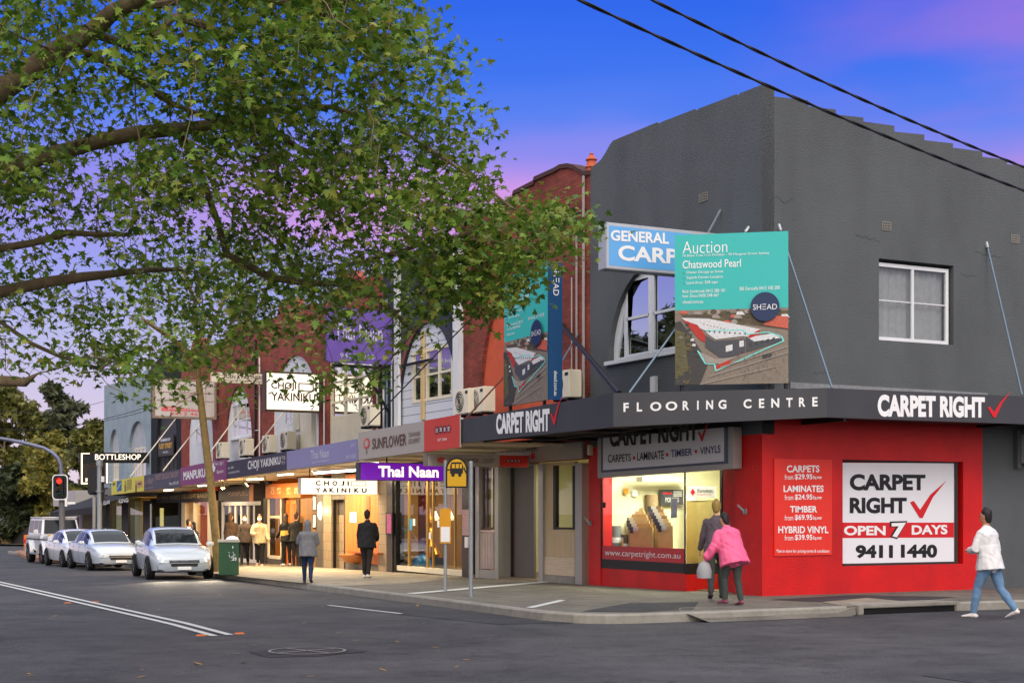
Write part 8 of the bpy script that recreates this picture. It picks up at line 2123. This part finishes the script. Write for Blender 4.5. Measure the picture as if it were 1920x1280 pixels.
def pipe_radii(nodes, parents, tip=.0055, ex=2.4, fixed=None):
    n = len(nodes); s = np.zeros(n); cnt = np.zeros(n, int)
    for i, p in enumerate(parents):
        if p >= 0: cnt[p] += 1
    order = list(range(n))[::-1]
    for i in order:                      # children always come after parents
        if cnt[i] == 0: s[i] = max(s[i], tip ** ex)
        if parents[i] >= 0: s[parents[i]] += s[i]
    r = s ** (1 / ex)
    if fixed is not None:
        for i, v in fixed.items(): r[i] = v if v > .06 else max(min(r[i], v * 1.3), v)
    return r
def inpoly(x, y, poly):
    c = False; j = len(poly) - 1
    for i in range(len(poly)):
        xi, yi = poly[i]; xj, yj = poly[j]
        if (yi > y) != (yj > y) and x < (xj - xi) * (y - yi) / (yj - yi) + xi: c = not c
        j = i
    return c
# ---- great plane tree: trunk on the opposite footpath out of frame, crown spreading over the street
c0 = PD(-330, 960, 18.5); c0.z = gz(c0.y) - .02
plane = thing('plane_tree', 'great leafy plane tree overhanging the street from the left', 'tree', c0)
TR = [c0, c0 + Vector((.1, .1, 2.0)), c0 + Vector((.25, .2, 4.0))]
limbs = [   # (from trunk height index, [(px, py, depth, radius)])
    [(-200, 330, 18.6, .17), (0, 172, 18.3, .145), (60, 135, 18.2, .135), (105, 100, 18.0, .13), (170, 62, 17.9, .115), (205, 28, 17.8, .10), (260, 2, 17.6, .085), (380, -60, 17.2, .06)],
    [(-200, 380, 19, .13), (60, 303, 19.2, .10), (150, 272, 19.4, .10), (250, 250, 19.6, .098), (340, 244, 19.8, .09), (430, 228, 20.0, .075), (500, 240, 20.4, .055), (560, 275, 20.8, .04), (620, 300, 21, .028)],
    [(-180, 560, 20, .11), (0, 545, 20.2, .085), (80, 532, 20.4, .08), (160, 522, 20.6, .07), (240, 512, 21, .05), (330, 505, 21.4, .03)],
    [(260, 90, 18.4, .05), (330, 35, 18.6, .05), (385, 50, 18.8, .058), (412, 75, 19, .055), (430, 120, 19.2, .05), (455, 165, 19.4, .05), (468, 205, 19.7, .045), (480, 245, 20, .04), (530, 280, 20.4, .03)],
    [(330, 246, 19.9, .06), (380, 330, 20.2, .05), (410, 420, 20.5, .045), (425, 475, 20.6, .05), (460, 495, 20.7, .055), (510, 522, 20.8, .055), (570, 530, 20.9, .052), (640, 533, 21, .045), (700, 552, 21.1, .04), (740, 590, 21.1, .036), (775, 622, 21.2, .03)],
    [(-160, 730, 20, .09), (0, 715, 19.5, .075), (30, 718, 19.5, .07), (46, 717, 19.5, .06)],
    [(120, 90, 18.1, .05), (170, 100, 18.3, .045), (250, 150, 18.6, .042), (320, 190, 19, .036), (400, 225, 19.4, .03), (500, 232, 19.9, .024)],
    [(-150, 480, 19.4, .07), (60, 455, 19.8, .05), (130, 437, 20, .045), (240, 440, 20.3, .03)],
    [(-100, 650, 20, .04), (0, 600, 20, .032), (60, 640, 20.2, .03), (110, 665, 20.4, .026), (190, 690, 20.8, .018)],
    [(470, 205, 19.7, .04), (620, 200, 19.9, .036), (760, 250, 20, .03), (880, 330, 20.0, .024), (960, 390, 20, .018)],
    [(640, 500, 20.6, .03), (760, 470, 20.4, .03), (860, 440, 20.2, .026), (940, 425, 20, .022), (985, 440, 20, .016)],
    [(240, 20, 17.8, .05), (420, -20, 18, .045), (600, 20, 18.6, .04), (720, 90, 19, .028)],
]
nodes = []; parents = []; fixed = {}
def add_chain(pts, rads, par):
    for p, r in zip(pts, rads):
        nodes.append(np.array(p)); parents.append(par); par = len(nodes) - 1; fixed[par] = r
    return par
nt_ = add_chain([tuple(TR[0]), tuple(TR[1]), tuple(TR[2])], [.42, .34, .30], -1)
for li, L_ in enumerate(limbs):
    pts = [PD(x, y, d) for x, y, d, r in L_]; rs = [r for *_, r in L_]
    dense = []; dr = []
    for i in range(len(pts) - 1):
        k = max(1, int((pts[i + 1] - pts[i]).length / .3))
        for j in range(k):
            f = j / k; wob = Vector((R.uniform(-1, 1), R.uniform(-1, 1), R.uniform(-1, 1))) * .025
            dense.append(pts[i].lerp(pts[i + 1], f) + wob); dr.append(rs[i] + (rs[i + 1] - rs[i]) * f)
    dense.append(pts[-1]); dr.append(rs[-1])
    if L_[0][0] < 0: par = nt_
    else:
        P0 = np.array(dense[0]); par = int(((np.array(nodes) - P0) ** 2).sum(1).argmin())
    add_chain([tuple(p) for p in dense], dr, par)
CROWN = [(-260, -260), (640, -260), (705, -60), (745, 0), (800, 22), (790, 60), (835, 95), (892, 112), (838, 135), (884, 160), (872, 225), (914, 205), (905, 250), (862, 268), (905, 290), (918, 345), (900, 372), (975, 360), (972, 395), (1040, 375), (1062, 405), (1106, 425), (1098, 455), (1050, 472), (1005, 520), (985, 560), (930, 592), (868, 606), (842, 580), (790, 640), (738, 690), (715, 706), (690, 770), (640, 772), (560, 735), (480, 720), (420, 690), (330, 742), (270, 735), (240, 690), (150, 700), (60, 690), (-60, 740), (-260, 760)]
att = []; leafp = []
def dens(x, y):
    d = 1.0
    if x < 360 and y > 380: d = .50
    if x < 240 and y > 600: d = .30
    if x < 420 and y < 330: d = .55
    if 330 < x < 760 and 420 < y < 700: d = .62
    if x > 740 and y < 330: d = .6
    if x > 820 and y < 300: d = .5
    return d
hole = rng.uniform(0, 1, (40, 3))
gaps = [(R.uniform(0, 760), R.uniform(0, 640), R.uniform(22, 55)) for _ in range(26)]
while len(att) < 2750:
    x = R.uniform(-200, 1110); y = R.uniform(-200, 775)
    if not inpoly(x, y, CROWN) or R.random() > dens(x, y): continue
    cn = math.sin(x / 47 + 1) * math.sin(y / 39) + .6 * math.sin(x / 23 + y / 31)
    if cn < -.35 and R.random() < (.75 if x < 420 else .45): continue
    if y > 590 and x > 420 and R.random() < .45: continue
    if y > 630 and 400 < x < 680 and R.random() < .7: continue
    if x > 0 and any((x - a) ** 2 + (y - b) ** 2 < c_ * c_ for a, b, c_ in gaps) and R.random() < .72: continue
    dep = 20 + R.gauss(0, 1.5) + (1.2 if y > 420 else -.4) - (1.2 if y < 150 else 0)
    if x > 820: dep = 20.2 + R.gauss(0, .8)
    att.append(tuple(PD(x, y, max(15.5, dep))))
nn, pp_ = colonise(nodes, parents, att)
rad = pipe_radii(nn, pp_, .0050, 2.5, fixed)
branch_mesh('trunk', nn, pp_, rad, M_BARK, plane)
A_ = np.array(att)
lp = []
for a in A_:
    k = int(rng.integers(8, 19)); lp.append(a + rng.normal(scale=(.19, .19, .15), size=(k, 3)))
n_tips = [i for i in range(len(nn)) if rad[i] < .011 and i > 60]
for i in n_tips[::3]: lp.append(nn[i] + rng.normal(scale=.09, size=(2, 3)))
lp = np.concatenate(lp)
# leaves that reach below the picture's crown outline are thinned so the lower edge stays ragged, not woolly
M_LEAF = leaf_material('plane_leaf', [(50, 80, 26), (84, 116, 36), (106, 138, 44), (134, 160, 60), (68, 100, 32), (148, 152, 62), (96, 126, 42)])
leaves_mesh('crown', lp, .108, M_LEAF, plane)
lp2 = A_[rng.integers(0, len(A_), 26)] + rng.normal(scale=.2, size=(26, 3))
mb = MB()
for p in lp2[::2]: mb.lathe([(.001, -.016), (.014, -.008), (.014, .008), (.001, .016)], p, 6); mb.tube([p + np.array((0, 0, .016)), p + np.array((0, 0, .12))], .0025, 3)
mb.obj('seed_ball', mat('seed_ball_brown', (80, 66, 40), .9), plane, smooth=True)

# ---- slender leaning street tree on the near footpath
bs = G(404, 1071)
dB = (bs - CAM).dot(fw)
st_ = thing('street_tree', 'slender street tree with a leaning lichened trunk beside the green bin', 'tree', bs)
path = [(410, 1073, .155), (405, 1010, .125), (399, 950, .12), (394, 900, .118), (388, 850, .115), (381, 790, .11), (374, 730, .10), (371, 690, .092), (372, 640, .075), (385, 590, .06)]
nodes = []; parents = []; fixed = {}
pts = [PD(x, y, dB) for x, y, r in path]; pts[0].z = gz(bs.y) - .05
last = add_chain([tuple(p) for p in pts], [r for *_, r in path], -1)
fork = [i for i in range(len(nodes))][7]
for br in ([(420, 650, 0.5, .08), (500, 610, 1.2, .06), (580, 600, 2, .04)], [(330, 640, -.5, .07), (270, 600, -1, .05)], [(420, 560, 1, .06), (470, 500, 1.5, .04)], [(365, 560, -1.4, .05), (340, 500, -2, .035)]):
    add_chain([tuple(PD(x, y, dB + dd)) for x, y, dd, r in br], [r for *_, r in br], fork)
CR2 = [(215, 620), (250, 520), (330, 450), (450, 430), (560, 470), (660, 540), (690, 640), (640, 700), (600, 745), (540, 720), (470, 700), (420, 745), (380, 690), (300, 730), (240, 700)]
att = []
while len(att) < 200:
    x = R.uniform(200, 700); y = R.uniform(430, 750)
    if y > 650 and x > 430 and R.random() < .7: continue
    if inpoly(x, y, CR2): att.append(tuple(PD(x, y, dB + R.gauss(0, 1.8))))
for x, y in ((300, 745), (312, 760), (420, 720), (445, 740), (455, 752), (262, 735)): att.append(tuple(PD(x, y, dB - .5)))
nn, pp_ = colonise(nodes, parents, att, .4, .5)
rad = pipe_radii(nn, pp_, .008, 2.4, fixed); branch_mesh('trunk', nn, pp_, rad, M_BARKY, st_)
lp = np.concatenate([np.array(a) + rng.normal(scale=(.32, .32, .26), size=(int(rng.integers(7, 13)), 3)) for a in att])
leaves_mesh('crown', lp, .20, M_LEAF, st_)

# ---- trees at the end of the street
def far_tree(label, px, d, y_top, y_bot, wpx, cols, n, size, name='tree', trunk_r=.22, shape_=1.0, group='trees at the end of the street', lumps=9, base_y=None, seed=0):
    rs = random.Random(seed); k = d / FPX
    b = PD(px, 960, d); b.z = gz(b.y)
    t = thing(name, label, 'tree', b, 0, group)
    z0 = PD(px, y_bot, d).z; z1 = PD(px, y_top, d).z; w_ = wpx * k / 2
    mb = MB(); zc = (z0 + z1) / 2
    mb.tube([b, b + Vector((.1, 0, (zc - b.z) * .5)), b + Vector((-.1, .1, zc - b.z)), b + Vector((0, 0, (z1 - b.z) * .93))], [trunk_r, trunk_r * .8, trunk_r * .5, .03], 8)
    cs = []
    for i in range(lumps):
        f = (i + .5) / lumps; a = rs.uniform(0, 6.28); prof = math.sin(math.pi * min(1, max(.08, f * .9 + .08))) ** .6
        rr_ = w_ * .62 * prof * rs.uniform(.4, 1.0); c_ = b + Vector((math.cos(a) * rr_, math.sin(a) * rr_, z0 + (z1 - z0) * f - b.z))
        cs.append((c_, w_ * rs.uniform(.30, .55) * (.6 + .5 * prof), (z1 - z0) * .9 / lumps * rs.uniform(.8, 1.5)))
        mb.tube([b + Vector((0, 0, max(.5, (c_.z - b.z) * .75))), c_], [trunk_r * .3, .03], 5)
    mb.obj('trunk', M_BARK, t, smooth=True, flip=False)
    pos = []
    for c_, r_, h_ in cs:
        m_ = n // lumps; v = rng.normal(size=(m_, 3)); v /= np.linalg.norm(v, axis=1)[:, None]; rr_ = rng.uniform(.35, 1.05, m_)[:, None]
        pos.append(np.array(c_) + v * rr_ * np.array((r_, r_, max(h_, r_ * .45))))
    leaves_mesh('crown', np.concatenate(pos), size, leaf_material('far_leaf_%d' % seed, cols, .25), t, .3)
    return t
OL = [(64, 72, 32), (104, 106, 48), (130, 126, 62), (82, 86, 42)]; DK = [(34, 44, 26), (54, 62, 36), (72, 80, 46)]; YG = [(110, 110, 46), (154, 140, 64), (128, 124, 56), (84, 90, 40)]; GY = [(62, 70, 50), (86, 92, 64), (108, 110, 78)]
far_tree('tall dark umbrella shaped tree rising behind the others at far left', 108, 122, 722, 850, 120, GY, 2600, .55, lumps=8, seed=1)
far_tree('broad olive green tree at the left edge of the photo', 10, 112, 735, 975, 170, OL, 4200, .50, lumps=11, seed=2)
far_tree('yellowish olive tree directly behind the red traffic light', 95, 106, 815, 985, 150, YG, 3800, .46, lumps=10, seed=3)
far_tree('dark green tree beside the pale blue end building', 165, 116, 792, 960, 110, OL, 2600, .48, lumps=9, seed=4)
far_tree('low dark tree over the dark paling fence', 30, 106, 880, 1000, 150, DK, 3200, .45, lumps=8, seed=5)
far_tree('golden tinted small tree against the pale blue building edge', 182, 126, 795, 930, 60, [(110, 90, 54), (140, 112, 70), (96, 84, 50)], 1300, .42, lumps=7, seed=6)
far_tree('olive tree filling the gap left of the mast arm', 60, 120, 765, 960, 130, OL, 3000, .50, lumps=9, seed=7)
far_tree('dark tree beyond the left edge of the photo', -90, 112, 730, 990, 190, DK, 2600, .6, lumps=9, seed=8)
far_tree('dense dark tree low behind the boxy off-roader', 120, 112, 900, 1005, 140, DK, 2600, .45, lumps=8, seed=9)
# spiky shrub beside the off-roader
b = farpt(162, 86)
t = thing('shrub', 'spiky dark green shrub right behind the boxy off-roader', 'shrub', b); mb = MB(); rs = random.Random(4)
for i in range(160):
    a = rs.uniform(0, 6.28); el = rs.uniform(.2, 1.4); L = rs.uniform(.8, 1.9); d = Vector((math.cos(a) * math.cos(el), math.sin(a) * math.cos(el), math.sin(el))); e = Vector((-math.sin(a), math.cos(a), 0)) * .05
    p = b + Vector((rs.uniform(-.3, .3), rs.uniform(-.3, .3), rs.uniform(.2, .7))); mb.add([p - e, p + e, p + d * L * .6 + e * .8, p + d * L + Vector((0, 0, -.15)), p + d * L * .6 - e * .8], [(0, 1, 2, 3, 4)])
mb.obj('foliage', leaf_material('shrub_leaf', [(30, 50, 22), (46, 70, 32), (64, 86, 40)]), t, flip=False)
mb = MB(); mb.tube([b, b + Vector((0, 0, .7))], .08, 6); mb.obj('stem', M_BARK, t)
# street trees on the opposite footpath, outside the picture, that the shop windows mirror
for i, (x_, y_) in enumerate(((-19, 8), (-20, 20), (-19, 33), (-20, 46), (-19, 60))):
    rel = Vector((x_, y_, 0)) - CAM; d_ = rel.x * ST + rel.y * CT; px_ = CXP + FPX * (rel.x * CT - rel.y * ST) / d_
    far_tree('street tree on the opposite footpath, %s from the corner' % ['nearest', 'second', 'third', 'fourth', 'farthest'][i], px_, d_, HORIZ - 8.5 * FPX / d_, HORIZ - 1.0 * FPX / d_, 8 * FPX / d_, DK, 900, .7, lumps=8, seed=20 + i, group='street trees opposite the shops')
